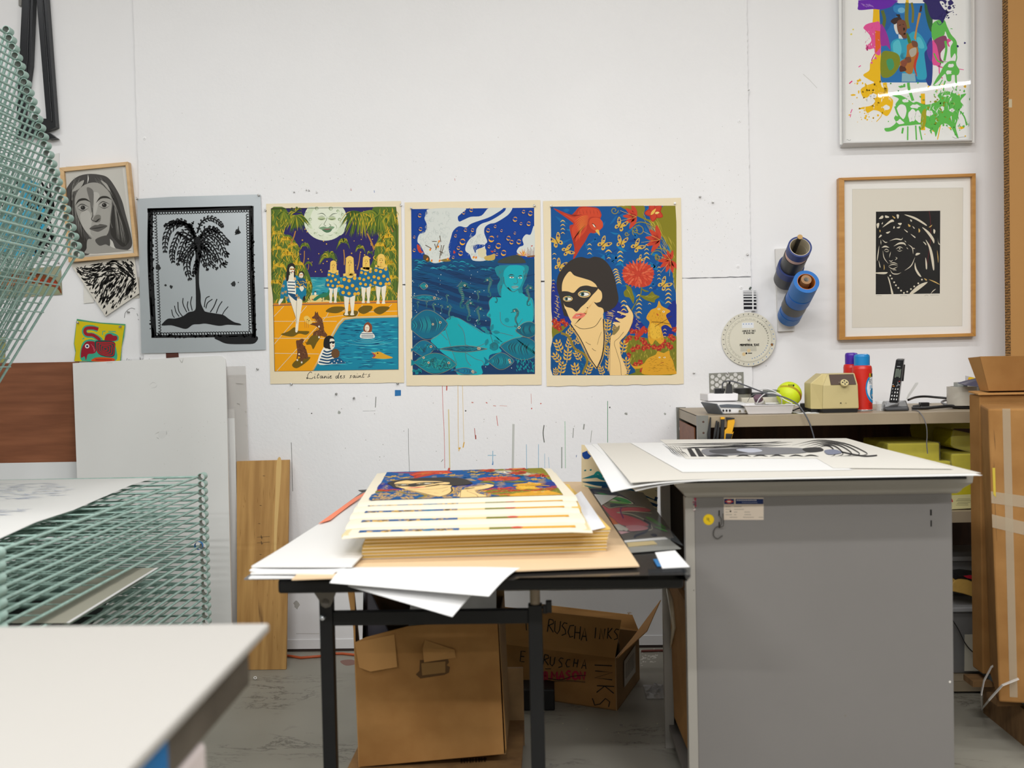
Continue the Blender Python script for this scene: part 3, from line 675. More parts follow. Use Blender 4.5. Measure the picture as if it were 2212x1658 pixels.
# ================================================================== CARDBOARD, FAR SIDE
ct = empty('cardboard_sheet',(2.1,4.25,SZ),label='tall thick bundle of flat corrugated cardboard standing on the shelf by the wall',cat='cardboard'); bpy.context.view_layer.update()
fy = 4.25; xL = onY(2180,300,fy).x
mb = MB(); mb.bx(xL,xL+0.30,fy,fy+0.052,SZ+.001,2.9); kid(mb,'face',M_card2,ct)
mb = MB(); rg = random.Random(8)
for k in range(5):
    n = 170
    for i in range(n):
        z = SZ+.006+(2.89-SZ)*i/n; yy = fy+0.003+k*0.0098
        mb.box((xL-0.0004,yy+0.0032+0.002*math.sin(i*1.9+k),z+rg.uniform(-.002,.002)),(0.0012,0.0056,0.0062))
kid(mb,'corrugated_edge',mat('corrugated dark','5c4322',0.9),ct)
a = Art(); a.rect('c2b294',2180-1,214,2186,232); a.build('tape_strip',lambda x,y,l: onY(x,y,fy-l),ct)

# boxes: front one tall and taped, one behind it, an open one above
def hz_box(name,top,bot,hb,ht,m,label,bevel=0.004,parts=True):
    """top / bot: four pixel corners (front-left, front-right, back-right, back-left)"""
    t_ = [onZ(x,y,ht) for x,y in top]
    o = empty(name,sum(t_,Vector())/4,label=label,cat='box'); o.location.z = hb; bpy.context.view_layer.update()
    return o,t_
FB = [Vector((1.355,3.235)),Vector((1.84,3.13)),Vector((1.95,3.46)),Vector((1.44,3.50))]
hb,ht = 0.16,1.066
o = empty('cardboard_box',(1.6,3.3,hb),label='tall brown cardboard box strapped with clear tape',cat='box'); bpy.context.view_layer.update()
mb = MB(); mb.hexa([(p.x+0.014,p.y,hb) for p in FB],[(p.x-0.012,p.y,ht) for p in FB]); kid(mb,'box_body',M_card,o,0.006)
FBm = lambda u,v,l=0.001: Vector((FB[0].x+(FB[1].x-FB[0].x)*u+(0.014-0.026*v),FB[0].y+(FB[1].y-FB[0].y)*u-l,hb+(ht-hb)*v))
M_tape = mat('clear packing tape','c9b79b',0.12,spec=0.9,alpha=0.4)
def strip(u0,v0,u1,v1,w,par,nm='packing_tape',horizontal=False):
    mb = MB(); a1,a2 = (u0,v0),(u1,v1)
    if horizontal: P = [FBm(u0,v0-w/2,.0012),FBm(u1,v1-w/2,.0012),FBm(u1,v1+w/2,.0012),FBm(u0,v0+w/2,.0012)]
    else: P = [FBm(u0-w/2,v0),FBm(u1-w/2,v1),FBm(u1+w/2,v1),FBm(u0+w/2,v0)]
    mb.slab(P,(0,0.0005,0)); return kid(mb,nm,M_tape,par)
strip(0.105,1.0,0.085,0.02,0.045,o); strip(0.0,0.70,0.6,0.655,0.04,o,horizontal=True); strip(0.0,0.62,0.6,0.54,0.045,o,horizontal=True)
mb = MB(); P = [FBm(0.012,.80,.002),FBm(0.028,.80,.002),FBm(0.026,.70,.002),FBm(0.012,.71,.002)]; mb.slab(P,(0,.0005,0)); kid(mb,'yellow_tape',mat('yellow tape','c5ad3a',.4),o)
a = Art(); 
for pts in ([(.03,.93),(.035,.86)],[(.024,.82),(.02,.76)],[(.02,.70),(.022,.55)]): a.line('7d5a34',pts,.006,taper=True)
a.build('creases',lambda x,y,l: FBm(x,y,l+.0006),o)
o = empty('cardboard_box',(1.6,3.6,0.16),label='brown cardboard box with a torn lid edge behind the taped one',cat='box'); bpy.context.view_layer.update()
mb = MB(); mb.hexa([(1.435,3.515,0.16),(2.0,3.515,0.16),(2.0,3.60,0.16),(1.435,3.60,0.16)],[(1.432,3.515,1.095),(2.0,3.515,1.095),(2.0,3.60,1.095),(1.432,3.60,1.095)]); kid(mb,'box_body',M_card,o,0.004)
mb = MB(); rg = random.Random(4); z = 1.095
P = [(1.424+0.58*i/16,3.505+rg.uniform(-.003,.003)) for i in range(17)]
mb.slab([(x,y,z+0.006) for x,y in P]+[(2.0,3.60,z+0.012),(1.43,3.60,z+0.012)],(0,0,-0.005)); kid(mb,'lid',M_card2,o)
t_ = [onY(2117,770,3.50),onY(2260,772,3.50)]; b_ = [onY(2136,852,3.52),onY(2260,868,3.52)]
o = empty('cardboard_box',(1.6,3.55,1.10),label='open brown cardboard box on top of the box stack',cat='box'); bpy.context.view_layer.update()
bz = 1.108; tz = t_[0].z
mb = MB(); lx = t_[0].x; bxx = b_[0].x
mb.slab([(bxx,3.52,bz),(1.98,3.52,bz),(1.98,3.50,tz),(lx,3.50,tz)],(0,0.005,0)); kid(mb,'front_wall',M_card,o,0.001)
mb = MB(); mb.slab([(bxx,3.525,bz),(lx,3.505,tz),(lx,3.60,tz-0.004),(bxx,3.59,bz)],(0.005,0,0)); kid(mb,'side_wall',M_card2,o)
mb = MB(); mb.bx(bxx,1.98,3.525,3.59,bz-0.001,bz+0.004); kid(mb,'box_floor',M_card3,o)
mb = MB(); mb.bx(bxx,1.98,3.588,3.592,bz,tz); kid(mb,'back_wall',M_card,o)
# wooden pallet beneath
o = empty('pallet',(1.75,3.4,0),label='wooden pallet carrying the cardboard boxes',cat='pallet'); bpy.context.view_layer.update()
M_pal = mat('pallet wood','8c6a42',0.8,col2='6f5130',nscale=8,stretch=(.5,4,1))
for y in (3.17,3.36,3.55):
    mb = MB(); mb.bx(1.47 if y < 3.3 else 1.40,2.2,y-0.04,y+0.04,0.118,0.138); kid(mb,'board',M_pal,o)
for x in (1.50,1.80,2.12):
    mb = MB(); mb.bx(x-0.03,x+0.03,3.13,3.60,0,0.117); kid(mb,'runner',M_pal,o)
mb = MB(); mb.bx(1.46,2.1,3.12,3.60,0.139,0.158); tag(mb.build('padding_mat',mat('blue grey felt','5c6a72',.9,noise=.3,nscale=60)),'blue grey padded mat between the pallet and the boxes','mat')
# strap loop on the floor
pts = [onY(2165,1424,3.42),onY(2140,1440,3.38),onY(2124,1470,3.36),onY(2118,1500,3.34),onZ(2119,1533,0.004),onY(2136,1512,3.24),onY(2165,1480,3.2),onY(2200,1466,3.2)]
q = []
for i in range(len(pts)-1):
    for j in range(4): q.append(pts[i].lerp(pts[i+1],j/4))
q.append(pts[-1]); mb = MB(); vs = []
for p in q: vs += [p+Vector((0,-0.006,0)),p+Vector((0.003,0.008,0))]
mb.add(vs,[(2*i,2*i+1,2*i+3,2*i+2) for i in range(len(q)-1)]); ob = mb.build('strap',mat('white strap','d3cfca',.4)); m_ = ob.modifiers.new('t','SOLIDIFY'); m_.thickness = 0.002
tag(ob,'loop of white plastic strap trailing from the boxes to the floor','strap'); ob.name = 'packing_strap'

# ================================================================== UNDER THE TABLE
o = empty('cardboard_box',(-0.35,3.05,0.12),label='big cardboard box with a torn handle hole under the work table',cat='box'); bpy.context.view_layer.update()
Y1 = 2.95
fr = [onY(x,y,Y1) for x,y in ((775,1668),(1092,1628),(1094,1616),(1078,1345),(1070,1335),(880,1352),(790,1376),(765,1388),(770,1500))]
zb = 0.105
fr[0].z = max(fr[0].z,0.085)
mb = MB(); mb.slab(fr,(0,0.005,0)); kid(mb,'front_wall',M_card,o,0.0015)
mb = MB(); mb.slab([(fr[7].x,Y1,fr[7].z),(fr[0].x,Y1,fr[0].z),(fr[0].x-0.035,3.28,zb),(-0.640,3.28,0.60),(-0.615,3.05,0.605),(onY(763,1275,3.0).x,3.0,onY(763,1275,3.0).z)],(0.004,0,0)); kid(mb,'side_wall',M_card2,o)
mb = MB(); mb.slab([(fr[3].x,Y1,fr[3].z),(fr[1].x,Y1,fr[1].z),(fr[1].x,3.27,zb),(fr[3].x,3.27,0.5)],(-0.004,0,0)); kid(mb,'side_wall',M_card3,o)
mb = MB(); mb.slab([(-0.60,3.275,zb),(fr[1].x,3.275,zb),(fr[3].x,3.275,0.58),(-0.60,3.275,0.60)],(0,0.004,0)); kid(mb,'back_wall',M_card3,o)
mb = MB(); mb.bx(-0.57,fr[1].x-0.003,Y1+0.006,3.27,0.13,0.135); kid(mb,'box_floor',M_card3,o)
a = Art()
a.poly('5a3f20',[(907,1425),(968,1423),(970,1430),(965,1436),(972,1440),(970,1452),(960,1457),(908,1465),(898,1456),(906,1448)],False)
a.poly('8d6a3c',[(910,1432),(962,1428),(962,1452),(912,1458)],False)
a.build('handle_hole',lambda x,y,l: onY(x,y,Y1-l-0.0004),o)
mb = MB(); mb.slab([onY(x,y,Y1-d) for x,y,d in ((918,1381,.001),(982,1403,.004),(984,1420,.01),(916,1430,.014),(913,1400,.01))],(0,0.003,0)); kid(mb,'torn_flap',M_card2,o)
mb = MB(); mb.slab([onY(x,y,Y1-d) for x,y,d in ((766,1387,.002),(852,1370,.002),(858,1440,.010),(800,1450,.012),(776,1441,.010))],(0,0.003,0)); kid(mb,'torn_flap',M_card2,o)
# contents
def thing_slab(name,px,Y,m,th,label,cat):
    mb = MB(); mb.slab([onY(x,y,Y) for x,y in px],(0,th,0)); return tag(mb.build(name,m),label,cat)
thing_slab('grey_board',[(865,1560),(1072,1560),(1072,1262),(890,1262)],2.975,mat('grey mottled board','a4a4a7',.6,noise=.25,nscale=8),0.01,'mottled grey board standing in the big cardboard box','board')
thing_slab('brown_board',[(780,1560),(1060,1560),(1050,1262),(785,1262)],3.18,mat('dark brown board','5d4226',.6),0.012,'dark brown board at the back of the big cardboard box','board')
mb = MB(); mb.slab([onY(x,y,Y) for x,y,Y in ((784,1262,3.14),(792,1262,3.02),(850,1390,3.0),(792,1390,3.02))],(0.003,0.004,0)); tag(mb.build('plastic_bag',mat('grey plastic','5a5862',.35)),'grey plastic sheet folded inside the big cardboard box','plastic')
# wooden crate base behind and below the box
o = empty('wooden_crate',(-0.35,3.1,0),label='stained wooden crate base carrying the big cardboard box',cat='crate'); bpy.context.view_layer.update()
M_crate = mat('crate plywood','9c7647',.8,col2='7c5a34',nscale=6,stretch=(2,2,1))
mb = MB(); mb.bx(-0.60,-0.100,2.90,3.33,0.055,0.083); kid(mb,'base_board',M_crate,o)
mb = MB(); mb.bx(-0.60,-0.100,3.332,3.345,0.0,0.252); kid(mb,'back_board',mat('crate ply side','a58459',.8,col2='8a6d49',nscale=9),o)
for x in (-0.58,-0.14): mb = MB(); mb.bx(x,x+0.03,2.92,3.32,0,0.055); kid(mb,'runner',M_crate,o)
a = Art(); rg = random.Random(9)
for i in range(9): a.rect('4a3420',995+i*6.3,1638-i*.4,999+i*6.3+rg.uniform(-1,1),1648-i*.4); 
for i in range(9): a.rect('4a3420',994+i*6.3,1641-i*.4+rg.uniform(-2,2),1001+i*6.3,1643-i*.4)
a.build('stencil_marks',lambda x,y,l: onZ(x,y,0.0834+l),o)
# ink box
o = empty('cardboard_box',(0.0,3.85,0),label='open cardboard box hand lettered for inks below the table',cat='box'); bpy.context.view_layer.update()
ez = Vector((0,0,1)); G0 = onZ(1333,1535,0); G1 = onZ(1382,1466,0); dl = (onZ(1195,1514,0)-G0).normalized(); G3 = G0+dl*0.47; G2 = G1+dl*0.47
HB = 0.187
def wallq(a_,b_,nm,m=M_card3,h=HB):
    mb = MB(); n = (b_-a_).cross(ez).normalized()*0.004; mb.slab([a_,b_,b_+ez*h,a_+ez*h],n); return kid(mb,nm,m,o)
fw = wallq(G0,G3,'front_wall',M_card); wallq(G1,G0,'side_wall',M_card3); wallq(G2,G1,'back_wall'); wallq(G3,G2,'side_wall')
mb = MB(); mb.slab([G0,G1,G2,G3],(0,0,0.004)); kid(mb,'box_floor',M_card3,o)
# flaps
T0 = G0+ez*HB; T3 = G3+ez*HB; T1 = G1+ez*HB
def onplane(px,py,p0,n): r = ray(px,py); return CAMP+r*((p0-CAMP).dot(n)/r.dot(n))
fl = [T0+dl*0.004,T3,T3+Vector((0.01,0.05,0.125)),T0+Vector((0.022,0.02,0.130))]
mb = MB(); mb.slab(fl,(0,0.003,0.001)); front_flap = kid(mb,'flap',M_card2,o)
e1 = onY(1419,1326,T0.y+0.30); mb = MB(); mb.slab([T0+Vector((.004,.004,0)),T1,T1+Vector((0.085,0.0,0.12)),onY(1397,1362,T0.y+0.03)],(0.002,0,-0.002)); kid(mb,'flap',M_card2,o)
mb = MB(); mb.slab([T1,G2+ez*HB,G2+ez*(HB+0.05)+Vector((0,.06,0)),T1+Vector((-0.02,0.05,0.05))],(0,0.003,0)); kid(mb,'flap',M_card2,o)
mb = MB(); c = G0.lerp(G1,.5)+dl*0.1; mb.box(c+ez*0.12,(0.12,0.1,0.16)); tag(mb.build('ink_jar',mat('dark jar','1b1a1c',.3),bevel=.02),'dark ink container inside the lettered cardboard box','jar')
# lettering
nfw = (G3-G0).cross(ez).normalized()
if nfw.y > 0: nfw =-nfw
nfl = (fl[1]-fl[0]).cross(fl[3]-fl[0]).normalized()
if nfl.y > 0: nfl =-nfl
def c7(x,y): return (1000+x*0.23508,1300+y*0.23508)
LET = {'R': [[(0,1),(.1,0)],[(.1,0),(.6,.05),(.7,.3),(.1,.5)],[(.15,.5),(.75,1)]],'U': [[(0,0),(.05,.8),(.4,1),(.65,.7),(.7,0)]],'S': [[(.7,.05),(.3,0),(.05,.25),(.5,.55),(.6,.85),(.1,1)]],
    'C': [[(.7,.05),(.2,.1),(.0,.6),(.3,1),(.7,.9)]],'H': [[(0,0),(0,1)],[(.65,0),(.65,1)],[(0,.5),(.65,.5)]],'A': [[(0,1),(.35,0),(.7,1)],[(.1,.65),(.6,.65)]],'I': [[(.1,0),(.1,1)]],'N': [[(0,1),(0.05,0),(.6,1),(.7,0)]],'K': [[(0,0),(0,1)],[(.6,0),(0,.55),(.6,1)]],
    'E': [[(.6,0),(0,0),(0,1),(.6,1)],[(0,.5),(.5,.5)]],'D': [[(0,0),(0,1),(.5,.9),(.65,.5),(.5,.1),(0,0)]],'M': [[(0,1),(.05,0),(.35,.6),(.65,0),(.7,1)]],'O': [[(.35,0),(0,.3),(.05,.8),(.35,1),(.7,.8),(.68,.25),(.35,0)]],'B': [[(0,0),(0,1),(.55,.85),(.5,.55),(0,.5)],[(0,.5),(.5,.4),(.45,.08),(0,0)]],
    'F': [[(.6,0),(0,0),(0,1)],[(0,.5),(.5,.5)]],'T': [[(0,0),(.7,0)],[(.35,0),(.35,1)]],'L': [[(0,0),(0,1),(.6,1)]],'P': [[(0,1),(0,0),(.6,.1),(.55,.45),(0,.5)]],'G': [[(.7,.1),(.2,.05),(0,.55),(.3,1),(.7,.9),(.7,.55),(.4,.55)]],'.': [[(.1,.95),(.2,1)]],' ': [],
    'Y': [[(0,0),(.35,.5),(.7,0)],[(.35,.5),(.35,1)]],'W': [[(0,0),(.15,1),(.35,.3),(.55,1),(.7,0)]],'0': [[(.35,0),(0,.3),(.05,.8),(.35,1),(.7,.8),(.68,.25),(.35,0)]]}
def write(a,txt,x,y,w,h,c,lw,ang=0.0,gap=1.25,smooth=False):
    ca,sa = math.cos(ang),math.sin(ang); X = 0
    for ch in txt:
        for st in LET.get(ch,[]):
            a.line(c,[(x+ca*(X+p[0]*w)-sa*p[1]*h,y+sa*(X+p[0]*w)+ca*p[1]*h) for p in st],lw,smooth=smooth)
        X += w*gap*(0.45 if ch in 'I.' else 1)*0.72+0 if ch != ' ' else w*.6
a = Art()
def wr(txt,x0,y0,x1,y1,h,lw,c='1c1a1a'):
    n = len(txt); 
    for i,ch in enumerate(txt):
        t = i/max(n-1,1); x = x0+(x1-x0)*t; y = y0+(y1-y0)*t
        write(a,ch,x,y,h*0.62,h,c,lw,0.08)
wr('RUSCHA',785,155,1095,235,118,9); wr('IN',1215,232,1262,240,100,9); wr('KS',1335,235,1390,245,100,9)
a.line('1c1a1a',[(580,195),(584,260)],9)
a.build('flap_lettering',lambda x,y,l: onplane(*c7(x,y),fl[0]+nfl*(l+0.0008),nfl),front_flap)
a = Art()
for ch,x,y,h,rot in (('E',535,450,95,0.1),('R',745,480,95,.1),('U',805,500,85,.1),('S',880,510,90,.1),('C',950,520,75,.1),('H',1025,520,75,.15),('A',1098,525,85,.1)):
    write(a,ch,x,y,h*.7,h,'1c1a1a',9,rot)
for ch,x,y in (('I',1370,575),('N',1375,640),('K',1390,775),('S',1350,880)):
    write(a,ch,x,y,105 if ch != 'S' else 120,160,'1c1a1a',9,math.pi/2+0.05)
a.line('1c1a1a',[(755,612),(810,612)],6)
for ch,x,w_ in (('B',748,46),('.',800,20),('M',815,66),('A',885,58),('S',948,52),('O',1010,60),('N',1075,58)):
    write(a,ch,x,632-abs(x-940)*-.04,w_*1.15,74,'a3243c',20,0.02)
for i in range(30): a.rect('4d3a2a',768+i*12,728-math.sin(i/29*3.14)*12,775+i*12,740-math.sin(i/29*3.14)*12)
a.line('1c1a1a',[(780,700),(900,712),(1010,680),(1130,672)],6)
a.build('lettering',lambda x,y,l: onplane(*c7(x,y),G0+nfw*(l+0.0046),nfw),fw)
nsd = (G1-G0).cross(ez).normalized()
if nsd.x < 0: nsd =-nsd
a = Art(); a.poly('c9c4bc',[(1482,540),(1585,395),(1587,640),(1483,785)],False)
for i in range(8): a.line('6b665f',[(1500+i*10,560-i*14),(1500+i*10,700-i*13)],4)
a.build('shipping_label',lambda x,y,l: onplane(*c7(x,y),G0+nsd*(l+0.005),nsd),o)
# floor odds and ends
pts = [onZ(560,1409,.006),onZ(625,1416,.006),onZ(650,1420,.006),onZ(700,1416,.006),onZ(722,1411,.006),onZ(740,1411,.006),onZ(770,1414,.006),onZ(900,1413,.006),onZ(1000,1412,.006)]
mb = MB(); mb.tube(pts,0.0055,8); tag(mb.build('extension_cord',mat('orange cord','c25a2e',.5)),'orange extension cord lying along the foot of the wall','cord')
pts = [onZ(1385,1405.5,.006),onZ(1420,1404.5,.006),onZ(1460,1404,.006)]
mb = MB(); mb.tube(pts,0.005,8); tag(mb.build('extension_cord',mat('dark red cord','6b2c20',.5)),'dark red cord at the wall foot behind the ink box','cord')
a = Art(); rg = random.Random(31)
for i in range(34): a.dot('cfcdc6',1385+rg.random()**1.3*38,1410+rg.gauss(8,8),rg.uniform(.8,4),rg.uniform(.5,1.6),jag=.8)
for x,y in ((1176,1535),(1268,1574),(1420,1562),(1336,1582),(1216,1562)): a.dot('c9c4a8',x,y,1.6,.9)
for x,y in ((1190,1650),(1342,1565)): a.dot('8a8984',x,y,4,2,jag=.8)
a.poly('8c6a60',[(735,1427),(760,1424),(772,1432),(748,1437)])
fo = bpy.data.objects['floor']
a.build('paint_spots',lambda x,y,l: onZ(x,y,l+0.0002),fo)
mb = MB(); p = onZ(551,1464,0.006); mb.ring(p,(0.3,-.7,.5),0.006,0.004,0.004,14); tag(mb.build('bottle_ring',mat('bright steel','d0d0d0',.2,metal=.8)),'small bright metal ring dropped on the concrete floor','ring')
def crumple(u,v):
    s = math.sin(u*9+v*5)*math.sin(v*11-u*4); return Vector((0.335+u*0.11,3.93-v*0.16,0.004+0.03*abs(s)*math.sin(math.pi*u)*math.sin(math.pi*v)))
mb = MB(); mb.grid(crumple,14,14,(0,0,-.0008)); tag(mb.build('plastic_bag',mat('clear crumpled plastic','cfcfcf',.1,alpha=.35,spec=.9)),'crumpled clear plastic on the floor beside the ink box','plastic')

# ================================================================== NEAR WHITE TABLE
M_top = mat('white laminate','aeaba6',.5,noise=.015,nscale=2)
M_apron = mat('stained metal apron','6f675c',.5,metal=.2,col2='575046',nscale=6)
t2 = empty('work_table',(-1.0,0.8,0),label='large white topped work table close to the camera',cat='table'); bpy.context.view_layer.update()
Ac = onZ(582,1345,.9); Bc = onZ(280,1658,.9); e_ = (Bc-Ac).normalized(); Bq = Ac+e_*1.3; lf = Vector((-1.5,0.0,0))
mb = MB(); P = [Ac,Ac+lf,Bq+lf,Bq]; mb.hexa([p+Vector((0,0,-.012)) for p in P],P); kid(mb,'table_top',M_top,t2,.003)
ins = Vector((-0.02,-0.03,0)); A4 = Ac+ins; B4 = Bq+Vector((-0.02,.03,0)); lf2 = Vector((-1.44,0,0))
Q = [A4,A4+lf2,B4+lf2,B4]; mb = MB(); mb.hexa([p+Vector((0,0,-.075)) for p in Q],[p+Vector((0,0,-.0125)) for p in Q]); kid(mb,'apron',M_apron,t2,.004)
for p in ((A4+Vector((-.5,-.05,0))),(A4+lf2+Vector((.05,-.05,0))),(B4+Vector((-.12,.05,0))),(B4+lf2+Vector((.05,.05,0)))):
    mb = MB(); mb.bx(p.x-.025,p.x+.025,p.y-.025,p.y+.025,0,.824); kid(mb,'leg',M_apron,t2)
s0 = A4.lerp(B4,.26); s1 = A4.lerp(B4,.33); 
mb = MB(); mb.slab([s0+Vector((.0015,0,-.013)),s1+Vector((.0015,0,-.013)),s1+Vector((.0015,0,-.076)),s0+Vector((.0015,0,-.076))],(-.001,0,0)); tag(mb.build('tape_strip',mat('blue tape bright','1670b0',.5)),'strip of blue tape on the side of the near white table','tape').name = 'painter_tape'
c0 = onY(425,1640,1.18)
mb = MB(); mb.bx(c0.x-.05,c0.x+.012,0.9,1.18,c0.z-.05,c0.z+.022); ob = mb.build('foam_block',mat('pale pink foam','d8ccca',.7),bevel=.006); tag(ob,'pale pinkish block stored below the near white table','block')
mb = MB(); mb.bx(c0.x-.35,c0.x-.02,.75,1.2,c0.z-.065,c0.z-.051); mb.bx(c0.x-.35,c0.x-.33,.75,1.2,c0.z-.065,.83); mb.bx(c0.x-.35,c0.x-.33,.75,1.2,c0.z-.065,.83); kid(mb,'under_shelf',M_apron,t2)
# ================================================================== PRINTS ON THE WALL
def wall_sheet(name,px,Y,m,label,cat,th=0.0006,ragged_bottom=0.0,group=None,root=True,seed=1,wob=0.0):
    """sheet pinned to the wall: root mesh is the paper"""
    rg = random.Random(seed); P = []
    n = len(px)
    for i in range(n):
        p,q = px[i],px[(i+1) % n]; k = 24
        for j in range(k):
            x = p[0]+(q[0]-p[0])*j/k; y = p[1]+(q[1]-p[1])*j/k
            if ragged_bottom and i == 2: y += (rg.random()-.5)*ragged_bottom
            P.append(onY(x,y,Y))
    mb = MB(); mb.slab(P,(0,th,0)); o = mb.build(name,m); return tag(o,label,cat,group)
M_poster = mat('deckled cream paper','eddfc0',0.75,spec=0.2)
PY = WY-0.0035
def spiral(a,c,x,y,r,turns,w,a0=0,dirn=1):
    n = int(16*turns)+2
    a.line(c,[(x+(r*(1-.8*i/n))*math.cos(a0+dirn*2*math.pi*turns*i/n),y+(r*(1-.8*i/n))*math.sin(a0+dirn*2*math.pi*turns*i/n)) for i in range(n+1)],w,smooth=False)
def rot(p,an): return (p[0]*math.cos(an)-p[1]*math.sin(an),p[0]*math.sin(an)+p[1]*math.cos(an))
def place(a,c,shape,x,y,s,an=0,mir=1,smooth=True):
    a.poly(c,[(x+rot((mir*p[0]*s,p[1]*s),an)[0],y+rot((mir*p[0]*s,p[1]*s),an)[1]) for p in shape],smooth)
def petal(a,c,x,y,an,l,w):
    pts = [(0,0),(l*.35,-w),(l*.75,-w*.7),(l,0),(l*.75,w*.7),(l*.35,w)]
    a.poly(c,[(x+rot(p,an)[0],y+rot(p,an)[1]) for p in pts],True,2)
# ---------------------------------------------------------------- masked woman print
def draw_masked():
    a = Art((97,95,1170,1540)); rg = random.Random(21)
    BL = '0d5396'; YE = 'e9bd55'; OL = '87801f'; RE = 'c9432c'; BK = '39332f'; SK = 'f1cd8d'
    a.poly(BL,[(95,103),(1160,93),(1172,1528),(115,1546)],False)
    for i in range(110):
        x = rg.uniform(110,1120); y = rg.uniform(110,900); an = rg.uniform(-1,1.2); l = rg.uniform(40,130)
        a.line('1166a5' if i < 60 else ('1379ae' if i < 90 else '0b4488'),[(x,y),(x+l*.5*math.cos(an),y+l*.5*math.sin(an)+6),(x+l*math.cos(an),y+l*math.sin(an))],rg.uniform(12,34),taper=True)
    for P in ([(105,760),(150,770),(170,900),(230,1000),(270,1090),(180,1110),(110,1060)],[(560,990),(650,900),(760,1010),(860,1080),(930,1180),(760,1160),(600,1090)],[(1050,1050),(1160,900),(1165,1160),(1060,1240)]):
        a.poly('1c2f88',P)
    # trunk and curls
    a.poly(OL,[(700,100),(890,94),(890,190),(960,215),(1000,190),(1060,95),(1160,93),(1166,800),(1150,740),(1128,620),(1130,520),(1100,440),(1040,350),(980,270),(900,215),(800,170),(760,140)])
    for i in range(70):
        t = rg.random(); x = 930+t*220+rg.uniform(-40,30); y = 190+t*330+rg.uniform(-70,60)
        if x > 1150: x = 1145
        a.line('c9b348' if i % 2 else 'a89a34',[(x-22,y-36),(x,y),(x+14,y+38)],4.5,taper=True)
    for i in range(16): a.line('c9b348',[(1140+rg.uniform(-14,14),560+i*14),(1150,600+i*14)],4,taper=True)
    for x,y,r,an in ((640,135,34,0),(850,310,60,2.5),(745,335,20,0),(820,300,26,1),(1010,530,60,3.4),(1000,520,18,0),(1015,545,18,2)): spiral(a,'96892c',x,y,r,1.2,7,an)
    a.line('96892c',[(660,105),(700,100),(760,108)],9); a.line('96892c',[(790,270),(850,235),(930,250),(1010,300)],8); a.line('96892c',[(960,460),(1040,460),(1100,480),(1140,520)],8)
    def lily(x,y,an,s):
        for d in (-1.1,-.55,0,.6,1.15): petal(a,RE,x,y,an+d,s,s*.17)
        for d in (-.5,.1,.5): petal(a,'a82f22',x,y,an+d,s*.6,s*.05)
        for d in (-.3,.3): a.line(YE,[(x,y),(x+s*1.25*math.cos(an+d),y+s*1.25*math.sin(an+d))],2.5)
    lily(830,190,math.pi*1.02,120); lily(1030,385,math.pi*1.05,130); lily(1120,560,math.pi*.62,110); lily(1120,560,math.pi*1.2,90)
    for d in range(5): petal(a,'b8321f',980,150,1.26*d+.5,84,32); petal(a,RE,980,150,1.26*d+.5,76,22)
    petal(a,YE,950,175,-.9,70,12); petal(a,'f0d37a',985,160,-.2,40,10)
    # bird
    a.poly('b93a26',[(120,118),(260,170),(300,150),(345,105),(430,105),(500,118),(530,170),(520,215),(545,265),(520,300),(470,330),(430,330),(390,400),(350,460),(290,555),(300,470),(290,415),(260,300),(262,262),(285,240)])
    a.poly('d14a2d',[(200,160),(300,195),(350,120),(430,112),(500,130),(520,190),(440,190),(410,230),(400,300),(330,380),(300,400),(275,300),(300,235)])
    a.poly('d6502f',[(440,205),(500,198),(540,235),(535,280),(490,310),(445,290),(425,250)])
    for i in range(11): a.line('8e2a1c',[(400-i*2,250+i*6),(350-i*6,300+i*8),(300-i*2+i*3,330+i*14)],3.4,taper=True)
    for i in range(9): a.line('e9a13d',[(420,180+i*8),(360,190+i*14),(300+i*5,230+i*20)],3,taper=True)
    for i in range(6): a.line('8e2a1c',[(240+i*14,165+i*3),(320+i*10,190-i*4)],4,taper=True)
    for i in range(6): a.line('8e2a1c',[(340+i*30,125),(350+i*30,175)],3,taper=True)
    a.poly('f0e6d0',[(455,250),(475,262),(478,280),(462,268)]); a.line('2a1d18',[(450,245),(470,258),(482,278)],5)
    a.poly('e2b756',[(478,306),(505,300),(516,350),(495,330)])
    # butterflies
    WG = [(0,0),(.2,-.5),(.75,-.95),(1,-.8),(.85,-.3),(.5,0),(.75,.2),(.7,.55),(.35,.6),(.1,.25)]
    def bfly(x,y,s,an,sq=.75):
        for m_ in (1,-1):
            P = [(x+rot((m_*p[0]*s*sq,p[1]*s),an)[0],y+rot((m_*p[0]*s*sq,p[1]*s),an)[1]) for p in WG]; a.poly('d9b04a',P)
        for m_ in (1,-1):
            for (u,v,r) in ((.6,-.55,.14),(.4,.3,.12),(.75,-.75,.07)):
                q = rot((m_*u*s*sq,v*s),an); a.dot('243a7c',x+q[0],y+q[1],r*s,jag=.5)
            for (u,v) in ((.35,-.3),(.7,-.4)):
                q = rot((m_*u*s*sq,v*s),an); a.line('243a7c',[(x+q[0],y+q[1]),(x+q[0]+m_*.18*s,y+q[1]-.1*s)],.06*s)
        q = rot((0,-.25*s),an); q2 = rot((0,.35*s),an); a.line('6b5320',[(x+q[0],y+q[1]),(x+q2[0],y+q2[1])],s*.1)
    for b in ((150,400,70,-.5),(235,480,60,1.2),(175,610,62,.5),(690,265,66,.5),(545,425,66,.8),(700,410,62,.3),(830,445,66,.9),(1060,770,66,.8),(860,555,40,.8)): bfly(*b)
